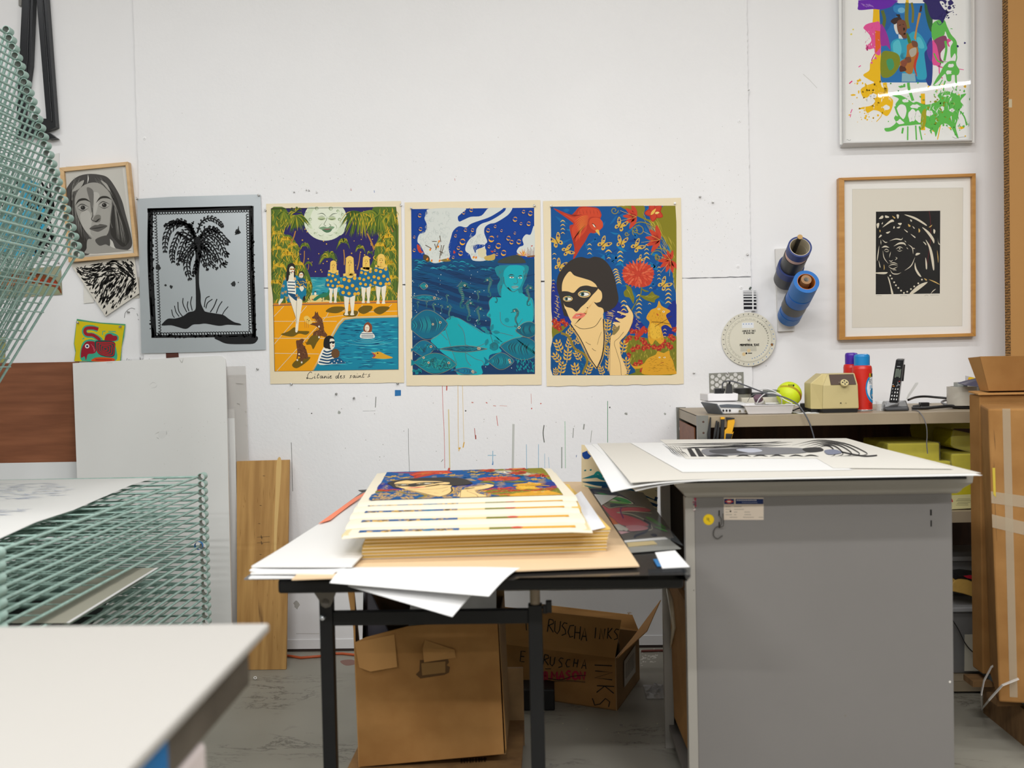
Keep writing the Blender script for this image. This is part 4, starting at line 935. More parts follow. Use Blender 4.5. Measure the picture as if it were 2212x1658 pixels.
    # yellow chevrons
    for x,y,w in ([(200,225+i*34,22-i) for i in range(4)]+[(428,425+i*38,20) for i in range(3)]+[(590,480,30),(592,540,18)]+[(690,490+i*36,26) for i in range(3)]+[(128,505,18),(128,545,16)]+
        [(650+i*6,640+i*22,26) for i in range(6)]+[(915,430+i*36,17+i*4) for i in range(4)]+[(1020,620+i*32,16) for i in range(4)]+[(1100,810+i*36,28) for i in range(4)]+[(720,910+i*36,26) for i in range(4)]+
        [(850,860+i*36,26) for i in range(5)]+[(120,730+i*30,12) for i in range(4)]+[(1070,1150+i*30,16) for i in range(3)]+[(950,795,14),(940,930,14)]):
        a.line(YE,[(x-w,y+w*.5),(x,y-w*.2),(x+w,y+w*.5)],w*.42,taper=True)
    for i in range(26): a.line('d8b765',[(140+rg.uniform(-20,25),860+i*8),(150+rg.uniform(-10,30),872+i*8)],6,taper=True)
    for i in range(16): a.line('d8b765',[(600+rg.uniform(-40,40),985+i*7),(612+rg.uniform(-30,40),1000+i*6)],6,taper=True)
    for i in range(14): a.line(YE,[(820+rg.uniform(-20,30),1000+i*12),(840+rg.uniform(-10,30),1010+i*11)],6,taper=True)
    # flower bed
    a.poly('7c7a22',[(640,1546),(740,1300),(720,1250),(760,1200),(900,1220),(1000,1240),(1172,1210),(1172,1528),(900,1540)])
    a.poly('7c7a22',[(112,1110),(180,1120),(260,1100),(240,1130),(150,1200),(114,1230)])
    for i in range(150):
        x = rg.uniform(760,1160); y = rg.uniform(1225,1520); a.line(rg.choice(['a89a34','5c6a20','c9b348']),[(x,y+14),(x+rg.uniform(-8,8),y-14)],5,taper=True)
    fl = [(790,1165),(830,1170),(905,1160),(770,1220),(740,1250),(830,1220),(880,1240),(800,1320),(840,1300),(890,1310),(930,1295),(980,1300),(1050,1290),(1100,1280),(1120,1210),(1140,1230),(1155,1150),(1020,1310),(1120,1300),(760,1370),(860,1430),(820,1450),(880,1500),(750,1400),(1060,1250),(900,1265),(160,1100),(200,1080),(130,1080),(170,1140),(230,1110),(140,1120)]
    for x,y in fl:
        for d in range(5): petal(a,RE if d % 2 else 'a33022',x,y,d*1.26+x,27,11)
        a.dot('e0a23c',x,y,4)
    a.poly('c23a26',[(830,1205),(860,1150),(890,1120),(905,1140),(885,1190),(840,1222)])
    # cats
    CT_ = 'dda22a'
    a.poly(CT_,[(912,1050),(950,985),(1000,960),(1020,905),(1045,950),(1118,992),(1080,1030),(1120,1110),(1128,1140),(1080,1110),(1040,1130),(1050,1180),(1062,1240),(1030,1275),(990,1240),(960,1280),(930,1240),(925,1150),(940,1090)])
    a.poly('e8b73c',[(950,1100),(1020,1120),(1040,1200),(1000,1230),(950,1210)])
    for i in range(46): 
        x = rg.uniform(930,1050); y = rg.uniform(980,1230); a.line('8a5f14',[(x,y),(x+rg.uniform(-8,8),y+20)],2.6,taper=True)
    for x,y in ((1020,975),(1060,998)): a.dot('f4e9c8',x,y,11,8); a.dot('2a1d18',x,y,4)
    a.line('b5352a',[(1000,1015),(1015,1030)],7); a.line('5a3d14',[(985,1125),(1060,1080),(1130,1035)],4); a.line('5a3d14',[(960,1085),(1040,1090),(1120,1105)],5)
    a.poly(CT_,[(880,1480),(920,1400),(990,1365),(1010,1335),(1060,1350),(1105,1330),(1115,1370),(1140,1420),(1160,1500),(1172,1528),(900,1535)])
    a.line(CT_,[(760,1440),(800,1470),(860,1470),(910,1440)],22)
    for i in range(60):
        x = rg.uniform(910,1140); y = rg.uniform(1370,1515); a.line('9a6c18',[(x,y),(x+24,y+rg.uniform(-8,8))],3,taper=True)
    for x in (1025,1068): a.dot('f4e9c8',x,1388,9,6); a.dot('2a1d18',x,1388,3)
    a.line('8c2a20',[(1035,1435),(1060,1430)],4)
    # chrysanthemum
    a.poly('c5402c',[(712,650),(760,595),(830,590),(840,615),(870,585),(930,600),(975,650),(965,720),(940,770),(870,790),(800,775),(730,745)])
    for ring_,n,l in ((1.0,26,58),(.66,20,50),(.34,12,44)):
        for i in range(n):
            t = 2*math.pi*i/n+ring_; petal(a,['d9573a','c73f2a','e06a48'][i % 3],842+118*ring_*math.cos(t)*.72,675+92*ring_*math.sin(t)*.72,t,l,8)
    for i in range(40):
        t = i*2.4; r = 15+i*2.6; a.line('8e2a1c',[(842+r*math.cos(t),675+r*.8*math.sin(t)),(842+(r+16)*math.cos(t+.2),675+(r+16)*.8*math.sin(t+.2))],2.6,taper=True)
    # stem, leaves
    a.line('7d7a20',[(872,785),(862,860),(820,930),(770,1010)],9)
    for L in ([(800,930),(770,880),(730,870),(720,830),(745,800),(735,770),(780,790),(800,850),(810,880),(805,925)],[(860,860),(920,860),(960,825),(985,850),(1025,870),(990,895),(980,920),(940,910),(900,895)],[(865,800),(900,812),(935,825),(900,828)]):
        a.poly('7d7a20',L); 
    for i in range(12): a.line('b5a63c',[(740+i*4,800+i*6),(770+i*2,830+i*6)],3,taper=True); a.line('b5a63c',[(900+i*7,870+rg.uniform(-6,14)),(925+i*7,860+rg.uniform(-6,20))],3,taper=True)
    # robe
    a.poly('0b4f8a',[(112,1240),(190,1170),(250,1110),(300,1090),(400,1150),(495,1475),(540,1200),(535,1070),(600,1080),(640,1090),(700,1220),(740,1350),(775,1440),(770,1532),(115,1546)])
    for i in range(26): 
        x = rg.uniform(130,420); y = rg.uniform(1230,1500); a.line('0e6d98',[(x,y),(x+30,y+20)],16,taper=True)
    def sprig(x,y,s,an):
        q = lambda u,v: (x+rot((u*s,v*s),an)[0],y+rot((u*s,v*s),an)[1])
        a.line('e0b04a',[q(0,1),q(0,-.6)],s*.12)
        for v in (.6,.1,-.35):
            for m_ in (1,-1): a.line('e0b04a',[q(0,v),q(m_*.35,v-.12),q(m_*.55,v-.45)],s*.25,taper=True)
        a.line('e0b04a',[q(0,-.3),q(0,-.75),q(.05,-1)],s*.26,taper=True)
    for s_ in ((165,1290,62,-.4),(255,1270,54,.3),(150,1390,56,-.7),(240,1370,62,.1),(330,1370,54,-.5),(190,1480,62,.2),(310,1490,62,-.2),(420,1490,56,.4),(140,1510,40,0),(580,1120,58,.1),(590,1220,48,-.2),(585,1340,54,0),(590,1450,54,.1),(530,1500,46,-.3),(715,1300,64,.2),(740,1440,60,0),(745,1510,40,.4),(260,1170,50,.7),(330,1240,46,.6),(440,1400,34,.4),(560,1280,34,0),(640,1140,34,.3)):
        sprig(*s_)
    a.line('8f7a2e',[(185,1180),(250,1210),(300,1310),(380,1360),(410,1420),(380,1500),(370,1530)],20,smooth=True)
    a.line('8f7a2e',[(640,1120),(620,1200),(560,1300),(540,1400)],8)
    # neck, chest
    a.poly(SK,[(270,1100),(310,1080),(345,1142),(480,1120),(540,1020),(545,1100),(552,1230),(535,1360),(492,1478),(430,1400),(340,1230)])
    a.line('2b2420',[(268,1105),(350,1230),(430,1390),(490,1478)],8); a.line('e0b04a',[(258,1112),(340,1240),(420,1400),(485,1485)],6)
    a.line('2b2420',[(492,1478),(535,1370),(552,1230),(545,1060)],8); a.line('e0b04a',[(500,1488),(545,1375),(562,1230),(555,1060)],6)
    a.line('4a3a2a',[(395,1255),(415,1270),(438,1280)],3.5); a.line('4a3a2a',[(450,1310),(465,1325),(482,1332)],3.5); a.line('6b5433',[(530,1170),(510,1220),(495,1280)],2.5)
    # hair and face
    a.poly(BK,[(205,1010),(180,900),(148,780),(160,690),(205,620),(270,560),(350,532),(420,545),(470,530),(540,548),(600,610),(640,700),(660,800),(675,890),(650,950),(600,985),(545,1005),(530,1000),(470,1060),(240,1040)])
    a.poly(SK,[(262,655),(300,690),(380,715),(440,735),(480,765),(500,800),(530,830),(535,880),(515,915),(480,915),(466,900),(500,950),(545,975),(540,1030),(480,1118),(420,1140),(355,1142),(300,1110),(260,1060),(228,985),(215,960),(200,880),(192,800),(200,740),(225,690)])
    a.poly(BK,[(466,915),(486,922),(515,918),(500,940),(520,960),(500,955),(480,935)])
    a.line('2b2420',[(300,1112),(355,1142),(420,1140),(480,1118),(528,1050)],4)
    a.poly(BK,[(185,830),(240,825),(290,838),(320,810),(350,785),(400,775),(450,785),(502,798),(450,860),(400,920),(355,960),(318,998),(280,970),(220,950),(200,890)])
    for cx,cy,rx,ry in ((243,888,42,24),(383,848,54,30)):
        a.dot('e6c27c',cx,cy,rx,ry,n=20); a.dot('2b2420',cx,cy+1,rx*.84,ry*.68,n=20); a.dot('f4f0e6',cx,cy+2,rx*.76,ry*.5,n=20); a.dot('3d6a6a',cx-rx*.28,cy+1,ry*.55,n=12); a.dot('16120f',cx-rx*.25,cy+1,ry*.3,n=10)
        a.line('2d8a7a',[(cx-rx*.3,cy-ry*.82),(cx+rx*.3,cy-ry*1.0),(cx+rx*.7,cy-ry*.6)],6,taper=True)
    a.poly('ea7d67',[(280,1050),(310,1015),(335,1012),(355,1008),(395,1018),(375,1045),(340,1058),(300,1058)]); a.line('6b2a24',[(305,1036),(340,1026),(372,1026)],7,taper=True); a.line('f4e9dc',[(312,1036),(345,1028)],4)
    a.dot('2b2420',410,964,5)
    # hand and arm
    a.poly(SK,[(600,1546),(605,1240),(625,1190),(660,1140),(640,1110),(628,1095),(650,1085),(690,1090),(650,1060),(655,1050),(700,1055),(740,1035),(700,1020),(665,1000),(680,995),(740,1010),(760,1000),(738,950),(750,942),(780,985),(800,1020),(798,1080),(770,1150),(740,1200),(700,1235),(685,1270),(700,1380),(745,1532)])
    for pts in ([(600,1546),(605,1240),(625,1190),(660,1140),(640,1110),(628,1095),(650,1085),(690,1090)],[(650,1055),(700,1055),(740,1035)],[(700,1020),(668,1002),(740,1012)],[(762,1000),(738,950),(760,948),(790,995),(802,1050),(770,1150),(720,1220),(685,1265)],[(720,1170),(680,1220),(640,1260),(660,1340),(690,1440),(700,1546)],[(700,1060),(735,1040)]):
        a.line('4a3a2a',pts,3)
    a.poly('8a7a4a',[(622,1180),(680,1115),(680,1150),(640,1195)])
    for x,y in ((634,1098),(660,1054),(672,1000),(744,952)): a.dot('f6dfae',x,y,9,6)
    return a
P3A = draw_masked()
f3 = crop(1165,420,1485,1263,PY)
o = wall_sheet('art_print',[(1173,434),(1471,427),(1477,829),(1181,834)],PY,M_poster,'pinned colour print of a black-haired woman in a black mask','poster',ragged_bottom=1.6,group=None)
P3A.build('printed_image',lambda x,y,l: crop(1165,420,1485,1263,PY)(x,y,l),o)

# ---------------------------------------------------------------- moon and pool print
def draw_pool():
    a = Art((80,104,1168,1506)); rg = random.Random(5)
    GR = '5f7a2a'; YL = 'e6b52c'; OR = 'f0a30c'; NV = '2d2763'; SK = 'efe6d0'; TL = '157a9c'
    a.poly(NV,[(80,120),(1145,101),(1168,1490),(112,1506)],False)
    for i in range(60): a.dot('e6b52c',rg.uniform(330,960),rg.uniform(125,690),rg.uniform(3,6))
    # sea
    a.rect('2f9aa8',370,705,1150,890)
    for i in range(60):
        x = rg.uniform(370,720); y = rg.uniform(712,860); a.line(rg.choice(['8fd0c4','1d7f96','5bb8a8','17697f']),[(x,y),(x+30,y-3),(x+60,y+2)],5,taper=True)
    a.poly('e8cf85',[(370,868),(480,855),(700,860),(700,920),(370,920)])
    for i in range(14): a.dot(rg.choice(['9a5a3a','6b7a3a','b5403a']),rg.uniform(380,560),rg.uniform(870,912),rg.uniform(3,8),jag=.6)
    for x in (422,458): a.dot('efe6d0',x,845,10,14); a.dot('5a3d24',x,828,6)
    # moon
    a.dot('dfe6cf',544,215,184,178,n=44); a.dot('cfdcbc',430,200,60,90,n=16); a.dot('d5e0c4',660,290,50,60,n=16); a.dot('e4ead6',545,215,130,140,n=24)
    for x,y,r in ((380,160,9),(415,212,14),(665,212,14),(690,170,12),(470,118,16),(590,118,18),(650,140,12),(400,260,9),(700,240,9),(455,330,9),(640,330,8)): a.dot('8fa07a',x,y,r); a.dot('d0dcbe',x+2,y+2,r*.7)
    for i in range(50):
        t = rg.uniform(0,6.28); r = rg.uniform(120,172); x,y = 544+r*math.cos(t),215+r*math.sin(t)
        if y > 118: a.line('a5b590',[(x,y),(x+14*math.sin(t),y-14*math.cos(t))],3,taper=True)
    a.line('4a5a44',[(475,168),(520,160),(556,192)],6,taper=True); a.line('4a5a44',[(575,190),(610,165),(650,160)],6,taper=True)
    for x in (512,600): a.dot('b9c79c',x,205,34,15,n=14); a.line('4a5a3c',[(x-30,206),(x,212),(x+30,204)],6,taper=True); a.line('6b7a5a',[(x-34,192),(x,184),(x+34,192)],4,taper=True)
    a.line('5f6f50',[(560,195),(548,225),(532,255),(550,268)],4); a.line('5f6f50',[(575,250),(592,262),(580,272)],4)
    a.poly('7fa07c',[(490,285),(530,272),(560,280),(590,270),(622,278),(595,300),(555,308),(515,300)]); a.poly('567a5a',[(515,300),(560,296),(600,294),(585,318),(550,324)]); a.line('a04a5a',[(525,292),(560,296),(600,288)],7,taper=True)
    for pts in ([(520,240),(495,270),(485,290)],[(610,240),(640,270),(632,300)],[(480,335),(500,350),(530,352)],[(560,345),(590,348),(610,340)]): a.line('8fa07a',pts,4,taper=True)
    # palms
    def fan(cx,cy,n,l,a0,a1,drop,cs=(GR,'7d8a2a',YL,'46621f'),w=11,seed=0):
        g = random.Random(seed+int(cx))
        for i in range(n):
            t = a0+(a1-a0)*g.random(); ll = l*g.uniform(.55,1); c = g.choice(cs)
            x1,y1 = cx+ll*.5*math.cos(t),cy+ll*.5*math.sin(t); a.line(c,[(cx,cy),(x1,y1-ll*.05),(cx+ll*.85*math.cos(t),cy+ll*.7*math.sin(t)+drop*ll)],w*g.uniform(.35,1),taper=True)
    def mass(P,cs,n,seed,l=60,w=8):
        a.poly(cs[0],P); g = random.Random(seed); xs = [p[0] for p in P]; ys = [p[1] for p in P]
        for i in range(n):
            x = g.uniform(min(xs)+10,max(xs)-10); y = g.uniform(min(ys),max(ys)-l*.6)
            if not inside(x,y,P): continue
            s = 1 if x < 620 else -1; a.line(g.choice(cs[1:]),[(x,y),(x+g.uniform(-.3,.3)*l,y+l*.4),(x+g.uniform(-.5,.5)*l,y+l)],w*g.uniform(.4,1),taper=True)
    def inside(x,y,P):
        r = False
        for i in range(len(P)):
            (x0,y0),(x1,y1)= P[i],P[i-1]
            if (y0 > y) != (y1 > y) and x < (x1-x0)*(y-y0)/(y1-y0+1e-9)+x0: r = not r
        return r
    Lm = [(82,120),(200,115),(225,200),(190,330),(250,350),(310,440),(330,560),(370,600),(420,720),(430,830),(370,920),(300,930),(105,945)]
    mass(Lm,['56702a','7f9030',YL,'a8a02c','3d5a20','e6b52c'],520,1)
    Rm = [(1146,103),(960,105),(950,200),(1000,330),(970,440),(950,560),(900,660),(850,800),(600,840),(580,905),(1155,905)]
    mass(Rm,['56702a','7f9030',YL,'a8a02c','3d5a20','e6b52c'],640,2)
    def tuft(x,y,s,seed):
        g = random.Random(seed)
        for i in range(15):
            t = math.pi*(1+i/14); a.line(g.choice([YL,'c9a52c','8a922c','e6b52c']),[(x,y),(x+s*.7*math.cos(t),y+s*.55*math.sin(t)),(x+s*1.05*math.cos(t),y+s*.5*math.sin(t)+s*(.5+.4*abs(math.cos(t))))],s*.07+2,taper=True)
    for i,(x,y,s) in enumerate(((130,340,60),(210,390,60),(130,470,60),(220,520,66),(270,440,55),(150,620,66),(310,600,60),(120,760,66),(390,760,46),(200,480,40),(1080,370,60),(1010,440,60),(1100,480,60),(1020,540,50),(1090,600,64),(1120,720,60),(900,830,46),(1060,800,60),(960,820,50),(620,870,40))): tuft(x,y,s,i)
    for (tx,ty,bx_,by,w) in ((290,310,250,420,10),(900,330,960,470,12),(1080,240,1120,320,11),(700,470,705,600,8),(365,480,355,600,7),(840,500,815,640,7),(400,590,395,640,5)): a.line('b5803a',[(tx,ty),((tx+bx_)/2+4,(ty+by)/2),(bx_,by)],w,w*1.2)
    D = ('46621f','5f7a2a','7d8a2a','3d5a20','b5a32c')
    fan(290,175,70,170,.1,3.0,.25,D,16); fan(190,140,30,130,.3,2.8,.3,D,14); fan(850,150,110,230,0,3.15,.35,D,18); fan(1010,165,60,190,.4,2.6,.4,D,16); fan(1110,150,30,150,.9,2.6,.3,D,14)
    fan(290,150,20,90,2.6,6.6,.3,D,12)
    fan(700,410,50,80,-3.3,.2,.8,D,8); fan(370,440,36,60,-3.3,.2,.7,D,7); fan(840,460,36,66,-3.3,.2,.7,D,8); fan(570,540,60,120,-3.4,.1,.5,D,9); fan(400,590,26,46,-3.3,.2,.7,D,6); fan(925,500,20,46,-3.3,.2,.7,D,6)
    for i in range(24): a.line('e6b52c',[(760+i*9,150+(i*37 % 110)),(765+i*9+(i % 5-2)*4,190+(i*37 % 110))],6,taper=True)
    # terrace
    a.poly('9a6a4a',[(102,935),(1156,905),(1157,925),(102,952)],False); a.poly('e08a2a',[(102,928),(1156,900),(1156,912),(102,940)],False)
    a.poly(OR,[(103,950),(1158,922),(1168,1100),(900,1100),(600,1300),(430,1504),(112,1506)],False)
    for pts in ([(105,1040),(190,950)],[(108,1275),(385,950)],[(130,1504),(470,1130),(560,1030),(585,960)],[(800,1060),(860,940)],[(1030,1010),(1110,935)],[(105,1080),(640,1080)],[(108,1225),(560,1225)],[(112,1352),(490,1358)],[(640,990),(900,1000),(1165,992)],[(520,1050),(700,1030)]): a.line('d9d2bd',pts,4,smooth=False)
    # pool
    a.poly('d9c9a0',[(428,1506),(560,1260),(640,1110),(690,1052),(800,1040),(1168,1028),(1168,1050),(700,1060)],False)
    a.poly('cfa55a',[(436,1502),(655,1110),(700,1062),(800,1048),(1168,1040),(1168,1488),(440,1502)],False)
    a.poly('1486a4',[(442,1502),(668,1112),(712,1068),(800,1056),(1168,1046),(1168,1489)],False)
    for i in range(190):
        y = rg.uniform(1075,1480); x0 = 690-(y-1075)*.55; x = rg.uniform(x0,1100); l = rg.uniform(30,110); a.line(rg.choice(['2fb0c0','0d5f86','46c2cc','125a80','0f4d74']),[(x,y),(x+l*.5,y+rg.uniform(-6,6)),(x+l,y)],6,taper=True)
    for r in (70,110,160,240): a.arc('1b5f86',905,1215,r,10,200,4,r*.28); a.arc('6ad0d6',905,1220,r+8,20,150,4,r*.28)
    # shadows
    for P in ([(165,1190),(230,1165),(280,1130),(310,1160),(405,1165),(380,1195),(320,1185),(270,1210),(210,1205)],[(380,1275),(430,1200),(500,1210),(470,1265),(440,1318),(420,1280)],[(260,1450),(320,1395),(415,1385),(380,1430),(300,1480)],[(548,990),(600,958),(690,955),(710,975),(650,1010),(570,1005)],[(700,1010),(760,990),(820,995),(800,1038),(710,1036)],[(822,990),(860,950),(940,950),(935,985),(870,1018)],[(955,990),(1000,955),(1080,955),(1085,975),(1010,1022)]): a.poly('6f5a14',P)
    # four figures with long hoods
    for (x,y,s,hy,ht) in ((612,720,.92,600,70),(752,770,1.18,575,95),(892,705,1.0,565,80),(1020,690,1.1,555,92)):
        L = 150*s; by = y+70*s
        for dx in (-24*s,18*s): a.poly(SK,[(x+dx-16*s,by),(x+dx+20*s,by),(x+dx+14*s,by+L*.55),(x+dx+10*s,by+L*.88),(x+dx+14*s,by+L*.98),(x+dx-14*s,by+L*.98),(x+dx-8*s,by+L*.8),(x+dx-16*s,by+L*.4)]); a.line('8a7a5a',[(x+dx-16*s,by),(x+dx-16*s,by+L*.4),(x+dx-8*s,by+L*.8)],2.5)
        a.poly('1a6c93',[(x-42*s,y-75*s),(x+42*s,y-75*s),(x+62*s,y),(x+76*s,y+70*s),(x+30*s,y+78*s),(x,y+90*s),(x-40*s,y+80*s),(x-78*s,y+66*s),(x-60*s,y-10*s)])
        g = random.Random(int(x))
        for (u,v) in ((-40,-40),(-5,-30),(36,-48),(-55,10),(-20,20),(20,5),(50,30),(-48,55),(-5,62),(38,66),(62,62),(10,-62)): a.dot('eab02c',x+u*s,y+v*s,12.5*s,n=12)
        a.poly('f0c763',[(x-46*s,y-62*s),(x-48*s,y-80*s),(x-20*s,y-86*s),(x+20*s,y-86*s),(x+48*s,y-80*s),(x+46*s,y-60*s),(x,y-66*s)],False)
        a.poly('f0c763',[(x-26*s,y-62*s),(x-28*s,hy-ht*.15),(x-22*s,hy-ht*.42),(x,hy-ht*.55),(x+22*s,hy-ht*.42),(x+28*s,hy-ht*.15),(x+26*s,y-62*s)])
        a.arc('7a5a24',x,hy+4,14*s,190,350,3,12*s); a.dot('3a2a14',x-9*s,hy+6,3.4*s); a.dot('3a2a14',x+9*s,hy+6,3.4*s); a.line('b5402c',[(x-6*s,hy+22*s),(x+6*s,hy+22*s)],4); a.line('a5813c',[(x-4*s,hy+24*s),(x-4*s,y-64*s)],2.5)
    # woman and child
    a.poly(SK,[(150,940),(145,915),(168,880),(185,890),(172,915)]); a.poly(TL,[(160,880),(180,760),(225,690),(300,690),(340,730),(372,760),(380,860),(340,905),(290,912),(225,915),(200,860),(190,880)])
    a.poly(SK,[(232,690),(280,690),(290,730),(225,730)]); a.poly('f4f0e2',[(222,728),(282,730),(290,860),(240,860),(222,800)])
    for i in range(5): a.line('17486e',[(222,745+i*26),(286,748+i*26)],9,smooth=False)
    a.poly('efe6d0',[(228,850),(300,880),(345,900),(338,980),(318,1080),(308,1165),(288,1168),(292,1100),(290,1040),(262,960)]); a.line('6b5a44',[(300,900),(296,1000),(300,1100)],3); a.line('6b5a44',[(232,870),(262,960),(290,1050)],2.5); a.poly('17486e',[(226,840),(292,855),(300,905),(262,880)])
    a.poly('2a2622',[(215,640),(225,600),(255,583),(280,595),(288,640),(288,700),(278,712),(270,680),(240,670),(228,730),(212,735),(210,690)]); a.poly(SK,[(244,660),(274,660),(276,700),(288,722),(232,724),(244,700)]); a.dot(SK,258,642,22,32,n=14); a.rect('e6b52c',240,630,282,640); a.dot('8a3a2a',252,636,8,6); a.dot('8a3a2a',272,636,8,6); a.dot('c0302c',266,657,7,4)
    a.dot('2a2622',340,680,26,28,n=14); a.dot(SK,338,688,18,24,n=12); a.line('e07a2c',[(325,686),(352,684)],7); a.dot('c0302c',336,704,4,3)
    a.poly('17567e',[(300,735),(330,715),(370,720),(385,770),(370,800),(300,790)])
    for i in range(28): a.dot('e6b52c',rg.uniform(300,380),rg.uniform(722,795),5,jag=.6)
    for (x,y) in ((195,720),(185,780),(205,830),(290,790),(300,860),(315,880),(285,720),(180,840),(215,880)): 
        for d in range(5): a.line('e6a52c',[(x,y),(x+16*math.cos(d*1.3),y+16*math.sin(d*1.3))],6,taper=True)
    a.poly(SK,[(322,790),(350,780),(362,800),(345,825),(332,815)]); a.poly('2a2622',[(352,880),(372,860),(370,900),(355,908)])
    # peacock
    a.poly('2a7a5a',[(438,895),(480,860),(530,838),(560,835),(574,812),(580,815),(575,850),(540,875),(500,880),(460,905)]); a.line('2a5a4a',[(520,875),(520,910)],4); a.line('2a5a4a',[(535,872),(538,905)],4)
    # dogs
    BR = '6b4228'
    a.poly(BR,[(430,1045),(450,1030),(458,995),(468,1010),(478,998),(488,1030),(515,1060),(528,1110),(535,1160),(560,1195),(545,1215),(510,1205),(490,1212),(470,1195),(440,1205),(445,1170),(490,1150),(460,1120),(415,1108),(412,1095),(470,1090),(455,1060),(436,1058)])
    a.poly(BR,[(295,1245),(320,1240),(345,1228),(362,1240),(350,1270),(375,1310),(395,1370),(390,1400),(360,1398),(350,1430),(335,1430),(330,1390),(312,1380),(308,1412),(298,1405),(305,1340),(298,1290)])
    for i in range(60):
        x,y = (rg.uniform(450,530),rg.uniform(1040,1200)) if i < 30 else (rg.uniform(302,380),rg.uniform(1250,1395)); a.line(rg.choice(['a5764a','3a2414','4a2d1a']),[(x,y),(x+8,y+14)],5,taper=True)
    for x,y in ((490,1125),(320,1360),(305,1410),(342,1430),(490,1215)): a.dot(SK,x,y,7,9)
    a.poly('f0c763',[(362,1045),(395,1035),(432,1085),(425,1100),(400,1105),(372,1080)]); a.dot('3a2a14',390,1065,5,4); a.dot('3a2a14',405,1075,5,4)
    for x in (368,384,398): a.line('b5702c',[(x,1075),(x+2,1135)],3)
    # swimmers and fish
    a.poly(SK,[(480,1440),(530,1300),(590,1290),(600,1350),(700,1420),(706,1438),(600,1445)]); a.poly('f4f0e2',[(482,1438),(532,1305),(610,1320),(640,1430)])
    for i in range(5): a.line('17486e',[(528-i*10,1330+i*24),(560,1342+i*24),(612,1325+i*26)],13)
    a.poly('23201e',[(528,1290),(535,1230),(570,1202),(610,1212),(622,1245),(618,1300),(590,1320),(560,1312),(545,1310)]); a.poly(SK,[(585,1230),(618,1235),(624,1285),(612,1312),(590,1315),(582,1270)]); a.poly('17202c',[(580,1255),(622,1250),(620,1268),(605,1272),(598,1262),(585,1272)]); a.dot('c0302c',610,1290,8,4)
    a.dot('6b4a2c',630,1355,36,42,n=16); a.poly('17567e',[(580,1440),(610,1400),(660,1390),(700,1420),(705,1438)])
    for x,y in ((620,1420),(650,1410),(680,1422),(600,1436),(640,1435)): a.dot('f4f0e2',x,y,5)
    a.poly('f4f0e2',[(846,1222),(855,1175),(900,1165),(945,1175),(960,1222)]); 
    for i in range(3): a.line('17486e',[(850,1184+i*15),(955,1184+i*15)],6,smooth=False)
    a.poly('8a4a2c',[(872,1165),(874,1115),(905,1086),(938,1110),(942,1150),(930,1172)]); a.dot(SK,900,1138,20,30,n=14); a.dot('c0302c',896,1156,6,3); a.line('5a3a2a',[(888,1136),(912,1136)],3)
    a.poly('dca52c',[(935,1340),(960,1345),(985,1340),(1010,1340),(1060,1365),(1120,1390),(1060,1400),(990,1398),(940,1392),(968,1380),(972,1365)]); a.poly('a83a4a',[(940,1350),(968,1362),(965,1385),(945,1388),(958,1372)]); a.dot('2a1d18',990,1352,6)
    a.line('3a3228',[(80,120),(1145,101),(1168,1490),(112,1506),(80,120)],4,smooth=False)
    return a
f1 = crop(565,420,885,1263,PY)
o = wall_sheet('art_print',[(575,440),(866,434),(873,826),(584,829)],PY,M_poster,'pinned colour print of a smiling moon above a swimming pool','poster',ragged_bottom=0.8,seed=2)
draw_pool().build('printed_image',f1,o)
# script title below the picture
a = Art(); s = lambda pts,w=5: a.line('2b2724',pts,w)
s([(430,1520),(415,1512),(395,1535),(390,1570),(384,1560),(400,1566),(430,1568),(440,1556)],5); s([(455,1545),(450,1565),(462,1562)]); s([(486,1524),(474,1562),(490,1560)]); s([(472,1540),(498,1538)],3)
s([(518,1545),(500,1550),(506,1566),(520,1548),(518,1564),(530,1560)]); s([(536,1545),(534,1566),(548,1546),(552,1562),(560,1562)]); s([(568,1545),(566,1565),(578,1560)]); s([(580,1556),(596,1546),(584,1548),(584,1564),(600,1562)]); a.dot('2b2724',456,1530,3); a.dot('2b2724',571,1531,3)
s([(652,1545),(634,1550),(636,1566),(650,1556),(664,1516),(652,1562),(662,1562)]); s([(668,1556),(684,1544),(672,1548),(674,1564),(690,1560)]); s([(712,1542),(700,1546),(708,1556),(696,1566)])
s([(770,1540),(756,1546),(764,1555),(750,1564)]); s([(796,1540),(780,1548),(784,1562),(798,1545),(796,1560),(806,1558)]); s([(814,1541),(812,1560),(822,1556)]); s([(830,1541),(828,1560),(842,1542),(846,1558),(854,1556)]); s([(872,1520),(860,1556),(876,1555)]); s([(858,1537),(900,1530)],3); s([(926,1528),(912,1538),(922,1548),(902,1556)]); a.dot('2b2724',816,1528,3)
a.build('handwritten_title',f1,o)
